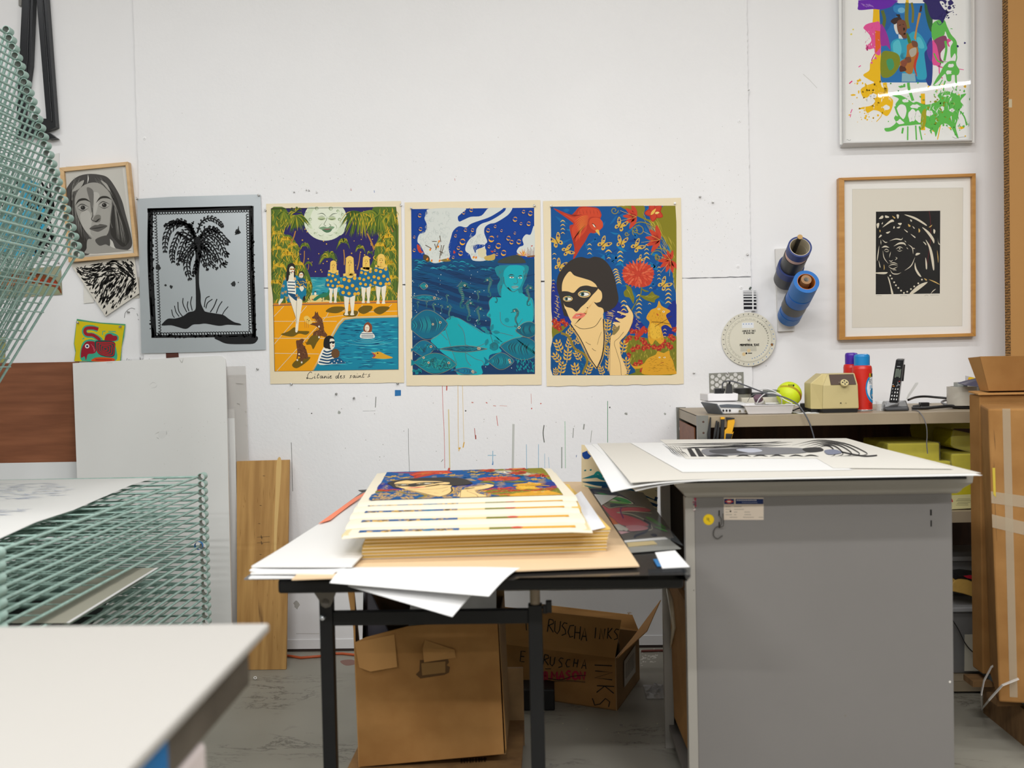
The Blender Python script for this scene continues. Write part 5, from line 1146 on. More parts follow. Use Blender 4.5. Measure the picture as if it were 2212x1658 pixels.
# ---------------------------------------------------------------- undersea print
def draw_sea():
    a = Art((91,112,1147,1538)); rg = random.Random(9)
    CY = '17adba'; MI = '0f6f8e'; LN = '5a6a70'; DK = '123a66'
    a.poly('0b3f96',[(91,124),(1140,110),(1147,1530),(104,1538)],False)
    a.poly('0e4a78',[(95,548),(1143,548),(1147,1530),(104,1538)],False)
    for i in range(8):
        y = 600+i*70; a.line(['123a66','0c557f','0f3560'][i % 3],[(95,y-30),(300,y+20),(560,y+110),(760,y+150),(1000,y+110),(1145,y+80)],46,taper=True)
    for i in range(90):
        x = rg.uniform(100,900); y = rg.uniform(585,800); a.line('0a2f52',[(x,y),(x+50,y+14),(x+100,y+10)],3.5,taper=True)
    for i in range(40):
        x = rg.uniform(100,760); y = rg.uniform(560,650); a.line('25a5b8',[(x,y),(x+25,y-9),(x+60,y+3)],5,taper=True)
    a.poly(DK,[(104,1240),(500,1200),(740,1440),(1147,1400),(1147,1530),(104,1538)],False)
    # rings in the sky
    for x,y,r in ((165,178,13),(172,294,13),(118,362,9),(118,475,11),(540,155,11),(604,132,13),(555,303,12),(470,352,10),(482,308,4),(530,403,22),(495,455,13),(514,500,17),(450,535,10),(615,303,12),(808,272,10),(748,305,14),(862,308,9),(776,378,22),(756,445,10),(835,437,20),(822,510,10),(880,497,20),(922,372,16),(948,405,15),(1010,402,17),(976,328,9),(828,356,6),(978,210,17),(1028,248,10),(1094,248,15),(1050,146,12),(1108,160,17),(805,476,8)):
        a.arc('0a2d6b',x,y,r*1.9,20,300,4); a.arc('f7b32b',x,y,r,20,190,r*.62); a.arc('f0a528',x,y,r,215,350,r*.45)
    # smoke
    SM = 'd8ddd8'
    a.poly(SM,[(250,122),(545,115),(520,160),(490,190),(500,230),(540,215),(600,190),(690,180),(760,110),(880,110),(800,170),(740,200),(680,220),(600,250),(560,280),(500,270),(450,310),(430,370),(410,450),(415,545),(300,585),(245,560),(215,520),(195,480),(170,430),(145,400),(160,340),(210,320),(225,260),(205,200),(230,160)])
    a.poly(SM,[(955,110),(930,160),(880,200),(810,240),(760,250),(720,280),(715,330),(740,400),(720,430),(730,500),(730,560),(620,562),(590,510),(555,480),(560,430),(590,380),(640,340),(650,290),(690,250),(760,225),(840,180),(890,140),(905,112)])
    a.poly(SM,[(1140,270),(1142,520),(1000,500),(1010,450),(1050,430),(1040,380),(1070,340),(1110,340)])
    a.poly('0b3f96',[(620,440),(660,425),(720,430),(700,450),(650,470),(640,500),(625,470)])
    for i in range(240):
        z = rg.random(); x,y = (rg.uniform(170,430),rg.uniform(150,540)) if z < .75 else (rg.uniform(590,720),rg.uniform(340,540))
        if z < .75 and y < 320: x = max(x,225)
        a.arc('b9c3bf',x,y,rg.uniform(7,15),rg.uniform(0,180),rg.uniform(200,400),2.6)
    # ships
    a.poly('5a4a2c',[(195,545),(200,510),(240,525),(250,560),(230,575)]); a.poly('c9432c',[(143,425),(165,440),(180,480),(198,490),(165,497),(145,465)]); a.poly('8f7a3c',[(340,560),(400,545),(430,565),(380,572)])
    for pts in ([(270,400),(310,400)],[(335,350),(345,405)],[(212,430),(265,460)],[(350,430),(335,545)],[(330,480),(365,500)],[(345,520),(372,430)],[(290,420),(305,460)],[(325,405),(300,470)]): a.line('5a4a34',pts,6)
    for x,y in ((225,560),(262,575),(330,575),(400,560),(250,480),(318,455),(325,410),(640,548),(620,545),(670,480)): petal(a,'e8732c',x,y,-1.2,24,8); petal(a,'e6b52c',x,y,-1.6,14,5)
    a.poly('c9ab5c',[(715,530),(770,515),(805,505),(800,555),(730,560)]); a.poly('dcd3b0',[(660,470),(700,455),(730,470),(725,520),(700,540),(665,520)]); a.poly('c9432c',[(768,480),(792,482),(785,495)]); a.poly('c9432c',[(455,475),(470,495),(452,502)])
    for i in range(16): t =-2.8+i*.17; a.line('e8732c' if i % 2 else 'e6b52c',[(1045,525),(1045+rg.uniform(40,70)*math.cos(t),525+rg.uniform(40,70)*math.sin(t))],5,taper=True)
    for i in range(7): a.line('8a4a3a',[(1085+i*9,450+(i % 3)*14),(1085+i*9,535)],3); 
    a.line('8a5a34',[(1080,530),(1145,522)],12); a.line('c9432c',[(1112,440),(1128,436)],7)
    # bubbles
    for i in range(90): a.dot('cfe0dc',rg.choice([330,345,312,620,935,650,715,120,600])+rg.uniform(-18,18),rg.uniform(640,1480),rg.uniform(2,4.5))
    def fish(x,y,L,H,an,c=MI,l2='1fa5a8',n=22,eye=True,k=0):
        q = lambda u,v: (x+rot((u*L,v*H),an)[0],y+rot((u*L,v*H),an)[1])
        a.poly(c,[q(*p) for p in ((-1,-.1),(-.8,-.5),(-.3,-.9),(.2,-.95),(.7,-.5),(1,0),(.75,.45),(.2,.85),(-.3,.85),(-.75,.45),(-.95,.15),(-1.35,.5),(-1.25,0),(-1.35,-.5))])
        g = random.Random(int(x+y+k))
        for i in range(n):
            u =-.8+1.4*i/n; v = (1-u*u)*.6; a.line(g.choice([l2,l2,'2a3f48']),[q(u,-v),q(u+.12,0),q(u,v*.9)] if k == 0 else [q(u,g.uniform(-v,v)),q(u+.15,g.uniform(-v,v)),q(u+.3,g.uniform(-v,v))],3.6,taper=True)
        for s_ in (-1,1): a.line('8a8a72',[q(-1,s_*.1),q(-.3,s_*.88),(q(.2,s_*.92)),q(.7,s_*.47),q(1,0)],3.2)
        if eye: e = q(.62,-.12); a.dot('cfc9b0',e[0],e[1],11); a.dot('8a4a2c',e[0],e[1],6.5); a.dot('16120f',e[0],e[1],3)
    # woman
    a.poly(CY,[(870,870),(875,780),(1000,800),(1040,840),(1080,870),(1130,900),(1136,1060),(1070,1140),(1060,1200),(900,1262),(830,1240),(790,1200),(765,1140),(770,1060),(735,1030),(760,980),(755,910),(790,875)])
    a.poly(CY,[(258,1240),(330,1180),(385,1150),(380,1090),(410,1050),(470,1045),(530,1070),(640,1130),(720,1180),(800,1200),(880,1270),(840,1300),(860,1340),(760,1370),(755,1450),(690,1460),(690,1534),(490,1534),(480,1440),(360,1350),(300,1290)])
    a.poly('12a6b0',[(470,1045),(550,1200),(555,1340),(580,1440),(620,1534),(490,1534),(450,1340),(385,1160),(400,1060)])
    for pts in ([(385,1150),(400,1200),(440,1330),(480,1440)],[(490,1105),(540,1170),(555,1300),(560,1400),(600,1460)],[(555,1280),(640,1300),(740,1260)],[(760,985),(735,1030),(770,1060),(765,1140)],[(850,1000),(860,1090),(930,1128),(1000,1110),(1040,1060)],[(790,870),(755,910),(762,980)],[(1060,860),(1120,900),(1135,1000),(1130,1060)],[(258,1240),(330,1180),(400,1240)],[(385,1150),(375,1090),(410,1050),(470,1045),(540,1075),(700,1180)],[(700,1160),(860,1180),(960,1205)],[(560,1350),(640,1400),(700,1420),(710,1460)]): a.line('52717a',pts,4.5)
    a.dot('0f8f9c',908,1070,20,n=14); a.dot('0f8f9c',760,1030,12,16)
    a.poly('1d8796',[(825,610),(1075,600),(1078,690),(1040,790),(1035,840),(900,830),(880,865),(845,860),(825,780),(850,720),(820,680)])
    a.poly(CY,[(890,640),(930,605),(990,600),(1050,615),(1060,660),(1045,730),(1010,800),(965,828),(920,810),(885,750),(878,690)])
    a.poly(CY,[(878,760),(960,830),(1000,815),(1010,900),(870,900)])
    for i in range(26): x = rg.choice([rg.uniform(830,880),rg.uniform(1040,1070)]); y = rg.uniform(620,820 if x < 900 else 700); a.line('4a6a72',[(x,y),(x+10,y+18),(x,y+38)],3.5,taper=True)
    a.poly('3f4640',[(835,582),(870,545),(930,525),(1000,515),(1040,540),(1068,575),(1040,585)]); a.line('1f4f8a',[(832,590),(950,596),(1076,590)],12); a.line('2f6f9a',[(840,604),(960,598),(1070,604)],5)
    a.line('2c4a50',[(915,695),(945,682),(975,692)],9,taper=True); a.line('2c4a50',[(1000,700),(1025,690),(1042,698)],9,taper=True)
    a.dot('dfe6dc',948,706,20,7); a.dot('16120f',950,706,6); a.dot('dfe6dc',1020,710,16,6); a.dot('16120f',1018,710,5.5); a.line('1c2c30',[(925,702),(948,696),(970,704)],4)
    a.line('3f6a72',[(985,700),(1000,745),(980,762),(965,755)],4); a.poly('7fb0b0',[(945,785),(975,776),(1005,780),(1000,795),(965,802)]); a.line('2c4a50',[(945,786),(975,788),(1005,782)],3)
    a.line('3f6a72',[(880,700),(890,765),(925,810),(965,828),(1005,805)],5)
    # seahorses
    def sea(x,y,s,m_=1):
        q = lambda u,v: (x+m_*u*s,y+v*s)
        a.line('256a72',[q(.6,-1.5),q(.1,-1.75),q(-.3,-1.4),q(-.3,-.8),q(.05,-.2),q(0,.5),q(-.3,1.0)],s*.62,s*.3); a.line('256a72',[q(-.3,1.0),q(-.25,1.5),q(.2,1.5),q(.15,1.15)],s*.24,s*.1)
        a.line('256a72',[q(.35,-1.5),q(1.0,-1.2)],s*.26,s*.12)
        for i in range(8): a.line('7f8a7c',[q(-.45+.06*i,-1.2+i*.27),q(.0+.03*i,-1.25+i*.27)],s*.07)
        for i in range(5): a.line('7f8a7c',[q(-.1-.12*i,-1.95+.12*i),q(-.2-.15*i,-2.2+.2*i)],s*.06)
        a.dot('cfc9b0',*q(.3,-1.55),s*.15); a.dot('16120f',*q(.3,-1.55),s*.07)
    for v in ((530,870,62,1),(585,1000,48,1),(670,1040,42,1),(755,800,46,-1),(415,1010,34,-1),(1095,870,48,1),(985,1060,44,-1),(665,870,26,1),(400,895,22,1),(288,980,28,1),(225,940,16,1),(350,975,18,-1),(150,945,18,1)): sea(*v)
    a.line('256a72',[(810,870),(825,895),(818,920),(806,912)],9)
    # fish
    fish(200,780,36,30,.1); fish(215,880,120,26,.05,k=1); fish(235,1110,170,130,-.05,'0f6a88','2fb0a8',24); fish(200,1310,100,70,-.1,k=1); fish(300,1440,180,92,.05,'0f7f8e','2fb0a8',60,k=3)
    fish(540,1315,200,28,0,'0e5f78','1f8f9c',30,k=2); fish(555,1505,96,30,.1,'0e6f9a','1f8f9c',16); fish(1090,1150,110,70,math.pi-.1,'0e5f78','1f8f9c',20,False); a.dot('cfc9b0',1012,1134,12); a.dot('16120f',1012,1134,6)
    fish(1040,1310,190,100,math.pi+.1,'0f6f88','1f9fa8',34,False); fish(860,1420,110,74,0,'0f6f88','1f9fa8',22)
    for i in range(60): x = rg.uniform(990,1140); y = rg.uniform(1410,1520); a.line('17a0a8',[(x,y),(x+rg.uniform(-16,16),y-24)],7,taper=True)
    # rose
    a.line('3a6a70',[(800,1290),(770,1200),(775,1140)],5)
    for x,y,an in ((770,1160,-1.2),(760,1190,-2.4),(790,1170,.1),(745,1230,1.9),(795,1240,.5),(740,1150,3.4)): petal(a,'148a98',x,y,an,60,16); a.line('3a6a70',[(x,y),(x+55*math.cos(an),y+55*math.sin(an))],2.5)
    a.dot('17808e',798,1295,40,38,n=14,jag=.2)
    for r in (12,22,32): a.arc('2a4f58',798,1295,r,r*5,r*5+260,4)
    for i in range(14): a.dot('148a98',110+rg.random()*70,1490+rg.random()*40,9,jag=.6)
    for x,y in ((675,1312),(620,1512),(240,1432),(935,1430),(277,1105),(198,1390)): a.dot('cfc9b0',x,y,10); a.dot('8a4a2c',x,y,5)
    return a
f2 = crop(865,420,1185,1263,PY)
o = wall_sheet('art_print',[(874,437),(1167,432),(1170,831),(878,833)],PY,M_poster,'pinned colour print of a turquoise woman seated under the sea','poster',ragged_bottom=1.0,seed=3)
draw_sea().build('printed_image',f2,o)

# ================================================================== FAN OF PRINTS ON THE STACK
def p3uv(x,y):
    """print 3 close-up coords -> fractions of its sheet"""
    return ((x-30-(y-50)*.012)/1190,(y-55)/1575)
hh0 = STK_TOP+0.004
SL2 = SLn
for i in range(5):
    (fl_,fr_)= FAN[i]
    hgt = [0.8475,0.8555,0.8635,0.8705,0.8775][i]
    dr = .0066 if i else .003
    A = onZ(*fl_,hgt-dr); B = onZ(*fr_,hgt-dr); A.z = B.z = hgt; ex = (B-A).normalized(); ey = Vector((-ex.y,ex.x,0)); C = A+ex*SW
    rise = 0.878-hgt
    # top edges of the fanned sheets end at nearly the same line; each lies on the one before
    def fn(u,v,A=A,ex=ex,ey=ey,i=i,l=0.0,dr=dr):
        z =-dr*max(0,1-v/.052)**2- 0.003*max(0,u-.965)/.035- 0.007*max(0,v-.972)/.028- 0.003*max(0,.03-u)/.03
        return A+ex*(u*SW)+ey*(v*SL2)+Vector((0,0,z+l))
    o = empty('art_print',A,label=['lowest fanned masked woman print on the stack','second lowest fanned print on the stack, a thin strip of image showing','middle one of the five fanned prints on the stack','fanned print directly beneath the top print of the stack','topmost masked woman print lying on the stack'][i],cat='poster',group='masked woman prints fanned on the stack'); bpy.context.view_layer.update()
    mb = MB(); mb.grid(lambda u,v: fn(u,v**2 if v < .3 else .09+(v-.3)*1.3),12,50,(0,0,-0.0012)); kid(mb,'sheet',M_cream,o)
    def m3(x,y,l,fn=fn):
        u,v = p3uv(x,y); return fn(u,1-v,l=l+0.0003)
    if i == 4: P3A.build('printed_image',m3,o,step=0.00006)
    else:
        # only the lowest strip of each covered image shows
        a = Art(); rg = random.Random(i)
        seg = lambda c,xa,xb: a.line(c,[(xa+(xb-xa)*k/10,1510) for k in range(11)],60,smooth=False)
        seg('0b4f8a',115,600); seg('f1cd8d',600,745); seg('7c7a22',745,900); seg('dda22a',900,1165)
        for k in range(30): a.dot('e0b04a',rg.uniform(125,590),rg.uniform(1490,1535),rg.uniform(8,18),jag=.6)
        a.dot('c9432c',880,1500,30); a.dot('0e6d98',450,1515,30)
        a.build('printed_image',m3,o)
# the bundle of sheets the fan rests on
p0b = onZ(738,1163,0.8375); p1b = onZ(1283,1151,0.8375); ex = (p1b-p0b).normalized(); ey = Vector((-ex.y,ex.x,0))
o = empty('print_bundle',p0b,label='thin bundle of cream prints between the thick block and the fanned prints',cat='paper stack'); bpy.context.view_layer.update()
for i in range(6):
    mb = MB(); b = p0b+Vector((0,0,0.0013*i))+ey*(0.0015*(i % 3)); q = [b,b+ex*SW,b+ex*SW+ey*0.80,b+ey*0.80]; mb.hexa(q,[v+Vector((0,0,.0011)) for v in q]); kid(mb,'sheet',mat('cream edge light','d8c99c',.8),o)
q0 = p0b+ey*.25
mb = MB(); q = [q0+ex*.004+Vector((0,0,.008)),q0+ex*(SW-.004)+Vector((0,0,.008)),q0+ex*(SW-.004)+ey*.5+Vector((0,0,.008)),q0+ex*.004+ey*.5+Vector((0,0,.008))]; mb.hexa(q,[v+Vector((0,0,.016)) for v in q]); kid(mb,'sheet',M_creamedge,o)
mb = MB(); mb.slab([onZ(*p,STK_TOP+.003) for p in ((1255,1060),(1308,1138),(1271,1146),(1240,1070))][::-1],(0,0,-.001)); tag(mb.build('paper_sheet',mat('bluish interleaf','e6e8ee',.6)),'bluish white interleaf sheet sticking out of the print stack','paper')
# ================================================================== ART ON THE PLAIN WALL, BESIDE THE RACK
k_ = lambda x0,y0,f: (lambda p: (x0+p[0]/f,y0+p[1]/f))
# charcoal portrait in a pale wood frame, hanging tilted
M_wood = mat('pale frame wood','dcb98a',0.5,col2='cda674',nscale=6,stretch=(1,1,6))
FY = PW-0.035
def frame_bars(root,outer,inner,Y,depth,m,name='frame_rail',bev=0.001):
    """four mitred rails: outer and inner pixel corners, front at Y, going back by depth"""
    O = [onY(x,y,Y) for x,y in outer]; I = [onY(x,y,Y) for x,y in inner]
    for i in range(4):
        j = (i+1) % 4; mb = MB(); mb.slab([O[i],O[j],I[j],I[i]],(0,depth,0)); kid(mb,name,m,root,bev)
    return O,I
pf = empty('framed_drawing',onY(215,450,PW),label='charcoal portrait of a long-haired woman in a pale wooden frame',cat='framed picture'); bpy.context.view_layer.update()
frame_bars(pf,[(128,362),(276,349),(297,553),(148,566)],[(138,370),(271,357),(289,546),(152,558)],FY,0.034,M_wood)
kp = k_(0,400,3.685); g1 = k_(0,0,3.453)
BG = FY+0.012
mb = MB(); mb.slab([onY(x,y,BG) for x,y in ((134,366),(272,353),(291,549),(150,562))],(0,0.003,0)); kid(mb,'backing',mat('drawing ground','bdbab2',.8,noise=.12,nscale=9),pf)
a = Art(); rg = random.Random(4)
# coordinates: close-up of the portrait, factor 3.685 below y 400
Z = lambda x,y: kp((x,y))
def zz(L): return [Z(*p) for p in L]
a.poly('d5d3cd',zz([(525,-150),(1000,-150),(1062,540),(560,560)]),False); a.poly('c6c4bd',zz([(530,-125),(975,-135),(1050,500),(560,520)]),False)
a.poly('4b4947',zz([(520,60),(560,-20),(620,-70),(700,-90),(790,-85),(860,-60),(920,20),(970,120),(1000,230),(1040,380),(1050,480),(1000,520),(920,500),(880,430),(740,400),(720,540),(640,550),(600,470),(560,300),(530,180)]))
a.poly('34322f',zz([(560,60),(600,0),(680,-40),(640,60),(600,140),(600,240),(640,350),(690,440),(700,520),(650,520),(600,420),(565,250)]))
a.poly('34322f',zz([(860,0),(920,80),(960,200),(1010,340),(1030,440),(980,490),(920,440),(880,380),(880,250),(900,120)]))
for i in range(26): a.line(rg.choice(['6d6b67','2a2826','5c5a56','8a8883']),zz([(700+rg.uniform(-120,-10),-70+rg.uniform(0,40)),(570+i*3,60+i*4),(575+i*4,300+i*6)]),1.6,taper=True)
for i in range(22): a.line(rg.choice(['6d6b67','2a2826','8a8883']),zz([(740+rg.uniform(0,80),-70+rg.uniform(0,30)),(900+i*2,100+i*6),(930+i*4,420+i*3)]),1.6,taper=True)
a.poly('a09e98',zz([(600,90),(640,20),(720,-20),(800,-10),(870,60),(890,140),(880,260),(860,380),(800,430),(740,430),(680,370),(625,260),(600,170)]))
a.poly('b3b1ab',zz([(640,230),(700,200),(730,270),(720,380),(760,420),(700,380),(655,320)])); a.poly('b4b2ac',zz([(740,60),(790,70),(780,160),(760,230),(740,230),(750,150)])); a.poly('a3a19b',zz([(800,200),(860,190),(870,280),(840,360),(800,300)]))
a.poly('6f6d69',zz([(690,20),(740,40),(745,120),(730,220),(715,130)])); a.poly('77756f',zz([(800,240),(795,290),(740,290),(760,240)]))
a.poly('9b9993',zz([(700,430),(760,430),(860,400),(870,480),(960,510),(1040,520),(700,545),(690,500)])); a.poly('4f4d4a',zz([(760,430),(860,400),(875,480),(840,470),(790,480)]))
a.line('dddbd5',zz([(700,-85),(702,-50),(695,-15)]),2.2,taper=True)
a.line('35332f',zz([(600,160),(630,120),(680,112),(722,135)]),5,taper=True); a.line('35332f',zz([(765,140),(800,100),(850,95),(890,115)]),5,taper=True)
for ex_,ey_ in ((660,178),(830,158)):
    a.line('3a3835',zz([(ex_-48,ey_),(ex_-10,ey_-28),(ex_+50,ey_-4)]),2,taper=True); a.poly('a7a5a0',zz([(ex_-44,ey_+2),(ex_,ey_-18),(ex_+44,ey_),(ex_,ey_+20)])); x,y = Z(ex_,ey_); a.dot('2a2826',x,y,5.2,4.8); a.dot('8d8b86',x-1.5,y-1.5,1); a.line('4a4844',zz([(ex_-46,ey_+4),(ex_,ey_+26),(ex_+46,ey_+2)]),1.6,taper=True)
a.line('4a4844',zz([(735,180),(738,240),(728,270),(745,285)]),1.8); a.line('2a2826',zz([(745,280),(765,288),(785,272),(800,265)]),3,taper=True)
a.poly('5d5b57',zz([(712,345),(750,318),(780,316),(800,308),(855,322),(820,352),(780,370),(740,360)])); a.line('2a2826',zz([(712,345),(775,340),(855,324)]),2,taper=True)
a.line('3a3835',zz([(600,180),(625,270),(680,370),(740,430)]),1.6,taper=True); a.line('5d5b57',zz([(895,150),(880,280),(895,340)]),2)
for P in ([(575,50),(620,-15),(670,-40),(640,20)],[(800,-40),(850,-10),(880,50),(840,10)]): a.poly('a5a39d',zz(P))
a.build('charcoal_portrait',lambda x,y,l: onY(x,y,BG-l-.0002),pf)
# woodcut pieces below it
def bw_hatch(a,P,n,seed,ang,c='1e1d1b',l=(14,34),w=(1.6,3.6)):
    g = random.Random(seed); xs = [p[0] for p in P]; ys = [p[1] for p in P]; k = 0
    def ins(x,y):
        r = False
        for i in range(len(P)):
            (x0,y0),(x1,y1)= P[i],P[i-1]
            if (y0 > y) != (y1 > y) and x < (x1-x0)*(y-y0)/(y1-y0+1e-9)+x0: r = not r
        return r
    while k < n:
        x,y = g.uniform(min(xs),max(xs)),g.uniform(min(ys),max(ys))
        if not ins(x,y): continue
        k += 1; t = ang(x,y)+g.uniform(-.25,.25); L = g.uniform(*l)/2; e = (x+L*math.cos(t),y+L*math.sin(t)); b_ = (x-L*math.cos(t),y-L*math.sin(t))
        if ins(*e) and ins(*b_): a.line(c,[b_,(x+g.uniform(-1.5,1.5),y+g.uniform(-1.5,1.5)),e],g.uniform(*w),taper=True)
M_bwp = mat('woodcut paper','d8d3c9',.7)
def pinned(name,px,Y,m,label,cat,th=.0008): return thing_slab(name,px,Y,m,th,label,cat)
o = pinned('paper_sheet',[(180,600),(205,600),(203,653),(181,655)],PW-.004,mat('off white card','e2e0da',.7),'small off-white card peeking out behind the black and white woodcut','paper')
o = pinned('art_print',[(281,600),(301,598),(301,643),(282,645)],PW-.003,M_bwp,'sliver of a second black and white woodcut beside the silver palm print','print')
a = Art(); bw_hatch(a,[(282,602),(301,600),(301,642),(283,644)],60,2,lambda x,y: 1.0,l=(6,14),w=(1.5,3)); a.build('printed_image',lambda x,y,l: onY(x,y,PW-.003-l),o)
WC = [(152,570),(290,553),(301,633),(228,683)]
o = pinned('art_print',WC,PW-.012,M_bwp,'tilted black and white woodcut hanging below the charcoal portrait','print')
a = Art(); WCi = [(156,574),(288,557),(299,632),(228,679)]
bw_hatch(a,WCi,300,3,lambda x,y: (2.1 if x > 190+(y-560)*.2 and y > 600 else .2+.6*math.sin(x*.05)),l=(8,26),w=(1.8,4.2)); bw_hatch(a,WCi,160,8,lambda x,y: 2.0,l=(4,10),w=(1.5,3)); a.build('printed_image',lambda x,y,l: onY(x,y,PW-.012-l),o)
# turquoise and black print behind the rack
o = pinned('art_print',[(-40,395),(116,372),(128,560),(-30,575)],PW-.004,mat('print paper white','d9dcda',.7),'turquoise and black print on the wall behind the raised rack shelves','print')
a = Art(); rg = random.Random(6)
bw_hatch(a,[(-38,398),(114,376),(124,556),(-28,570)],260,5,lambda x,y: 1.2,'1c1f20',(10,40),(2,6))
for i in range(26): x,y = rg.uniform(0,92),rg.uniform(340+50,545); a.poly(rg.choice(['35a5cc','4ab4d6','2c93bd']),[(x+rg.uniform(-9,9)+12*math.cos(t),y+rg.uniform(-4,4)+16*math.sin(t)) for t in (0,1,2,3,4,5)])
bw_hatch(a,[(60,400),(112,390),(122,552),(70,560)],120,15,lambda x,y: 1.0,'141414',(8,22),(3,7))
a.build('printed_image',lambda x,y,l: onY(max(x,-40),y,PW-.004-l),o)
# fish painting
o = pinned('painting',[(-60,590),(131,574),(134,636),(-60,648)],PW-.004,mat('fish paper','a8a68a',.7,col2='8f8f72',nscale=14),'small brown fish painting on paper behind the rack shelves','painting')
a = Art()
for c,P in (('7a3f1c',[(-50,612),(10,594),(60,588),(110,598),(126,612),(133,634),(118,622),(70,612),(20,622),(-40,634)]),('b5642c',[(0,606),(50,596),(95,604),(60,608),(20,616)]),('a03a20',[(70,604),(112,604),(128,620),(100,612)]),('5a3018',[(20,598),(70,590),(110,594),(70,594)]),('8f9a7a',[(60,622),(110,618),(128,632),(80,636)])): a.poly(c,P)
for i in range(14): a.line('5a3018',[(i*8,600),(i*8+9,612)],1.4,taper=True)
a.build('painted_fish',lambda x,y,l: onY(x,y,PW-.004-l),o)
pinned('paper_sheet',[(-50,735),(12,727),(10,783),(-50,783)],PW-.004,mat('olive paper','a3a060',.7),'olive yellow paper on the wall low behind the rack','paper')
pinned('paper_sheet',[(96,338),(128,330),(126,395),(98,390)],PW-.003,mat('pale paper','dcdcda',.7),'pale paper on the wall between the rack rings and the portrait','paper')
# yellow embroidered cloth with a red bird
kc = k_(0,400,3.685); CY_ = PW-.006
o = pinned('embroidered_cloth',[kc(p) for p in [(612,1063),(700,1078),(800,1092),(998,1104),(988,1200),(968,1290),(962,1400),(590,1400),(600,1330),(588,1260),(600,1150)]],CY_,mat('green cloth edge','4fa070',.9),'yellow embroidered cloth with a red bird pinned above the boards','cloth')
a = Art(); q = lambda L: [kc(p) for p in L]
a.poly('d9c415',q([(610,1078),(800,1100),(992,1116),(978,1200),(955,1400),(592,1400),(604,1320),(592,1260),(604,1150)]),False)
a.line('3fae8e',q([(780,1148),(740,1135),(690,1135),(672,1160),(690,1190),(740,1195),(790,1225),(800,1240)]),11.5); a.line('a51e2c',q([(782,1146),(740,1135),(690,1138),(675,1160),(690,1186),(740,1192),(785,1222),(790,1236)]),7)
a.poly('3fae8e',q([(640,1380),(645,1290),(670,1240),(720,1225),(760,1232),(830,1232),(835,1190),(880,1170),(940,1195),(940,1235),(905,1250),(925,1300),(915,1400),(700,1400)]))
a.poly('9c1c30',q([(645,1370),(650,1300),(680,1250),(715,1240),(760,1252),(765,1320),(740,1340),(700,1345),(685,1392),(672,1362)])); a.poly('9c1c30',q([(835,1238),(845,1192),(880,1182),(900,1195),(930,1200),(932,1228),(900,1240)]))
a.poly('1f4f4a',q([(760,1240),(905,1245),(915,1300),(905,1362),(830,1362),(775,1330)])); 
for i,s_ in enumerate((1,.74,.48,.22)):
    a.line('b5202c',q([(838+(x-838)*s_,1302+(y-1302)*s_) for x,y in ((768,1250),(900,1255),(908,1300),(898,1352),(835,1352),(780,1325),(770,1256))]),2.6)
a.poly('d8501c',q([(735,1400),(745,1378),(790,1368),(900,1375),(900,1400)]),True); a.line('a51e2c',q([(760,1388),(890,1390)]),2)
x,y = kc((694,1280)); a.dot('f1f1ee',x,y,4.8); a.dot('1f2f6a',x,y,2.6)
for i in range(5): a.line('e07a8a',q([(725+i*8,1265+i*10),(748,1290+i*9)]),.7)
for P in ([(815,1190),(818,1162),(840,1160)],[(862,1162),(922,1165)],[(655,1225),(672,1214)],[(655,1392),(655,1400)]): a.line('3fae8e',q(P),2,smooth=False)
a.build('embroidery',lambda x,y,l: onY(x,y,CY_-l-.0003),o)
a = Art()
for P in ([(990,1055),(1000,1010),(1040,978),(1075,985)],[(1090,1020),(1098,1040)],[(1098,1065),(1106,1072)]): a.line('2b2b2b',q(P),.9)
for i in range(14): x = 268+rg.uniform(0,55); y = 770+rg.uniform(0,9); a.line('55534f',[(x,y),(x+rg.uniform(-2,2),y+6)],.8)
a.build('pen_marks',lambda x,y,l: onY(x,y,PW-l-.0003) if x < 283 else onY(x,y,WY-l-.0003),wall_back)
# black folding frame high on the wall
bf = empty('angle_stand',onY(80,150,PW),label='black metal angle frame hanging high behind the raised rack',cat='frame'); bpy.context.view_layer.update()
for nm,P in (('leg',[(48,-10),(72,-10),(66,140),(49,262),(35,258)]),('leg',[(78,-10),(100,-10),(121,274),(100,258)]),('crossbar',[(121,274),(112,278),(34,300),(34,276),(60,254),(100,256)]),('strap',[(107,287),(122,298),(105,300),(60,292)])):
    mb = MB(); mb.slab([onY(x,y,PW-.034) for x,y in P],(0,.032,0)); kid(mb,nm,mat('black angle','1e2024',.3,metal=.3),bf,.001)
for P in ([(64,-5),(59,130),(52,210)],[(92,-5),(112,262)]):
    mb = MB(); mb.tube([onY(x,y,PW-.036) for x,y in P],.003,6); kid(mb,'rib',mat('black angle','1e2024'),bf)
thing_slab('wall_hook',[(40,-8),(47,-8),(46,12),(40,12)],PW-.012,mat('grey clip','8a8884',.5),.011,'small grey clip on the wall above the black metal frame','clip')

# ================================================================== SILVER PALM PRINT
M_silver = mat('silver paper','bcc3c8',0.38,metal=0.25,noise=.08,nscale=1.5,spec=.6)
SY = WY-.006
ks = k_(280,400,4.25)
o = thing_slab('art_print',[ks(p) for p in ((68,125),(400,105),(1202,84),(1225,700),(1250,1508),(700,1530),(108,1542),(90,800))],SY,M_silver,.0008,'silver sheet printed with a black palm tree and leafy border','print')
a = Art(); rg = random.Random(12); K = '1b1c1e'; S = lambda L: [ks(p) for p in L]
for P,w in (([(163,232),(1125,208)],9),([(195,215),(190,600),(208,1000),(225,1380)],10),([(1110,200),(1112,700),(1122,1000),(1140,1400)],7),([(620,470),(624,560)],16),([(165,222),(1125,198)],5),([(180,215),(175,600),(190,1000),(215,1395)],6),([(1125,190),(1128,700),(1140,1000),(1150,1400)],6),([(200,1388),(700,1384),(1150,1372)],6)): a.line(K,S(P),w)
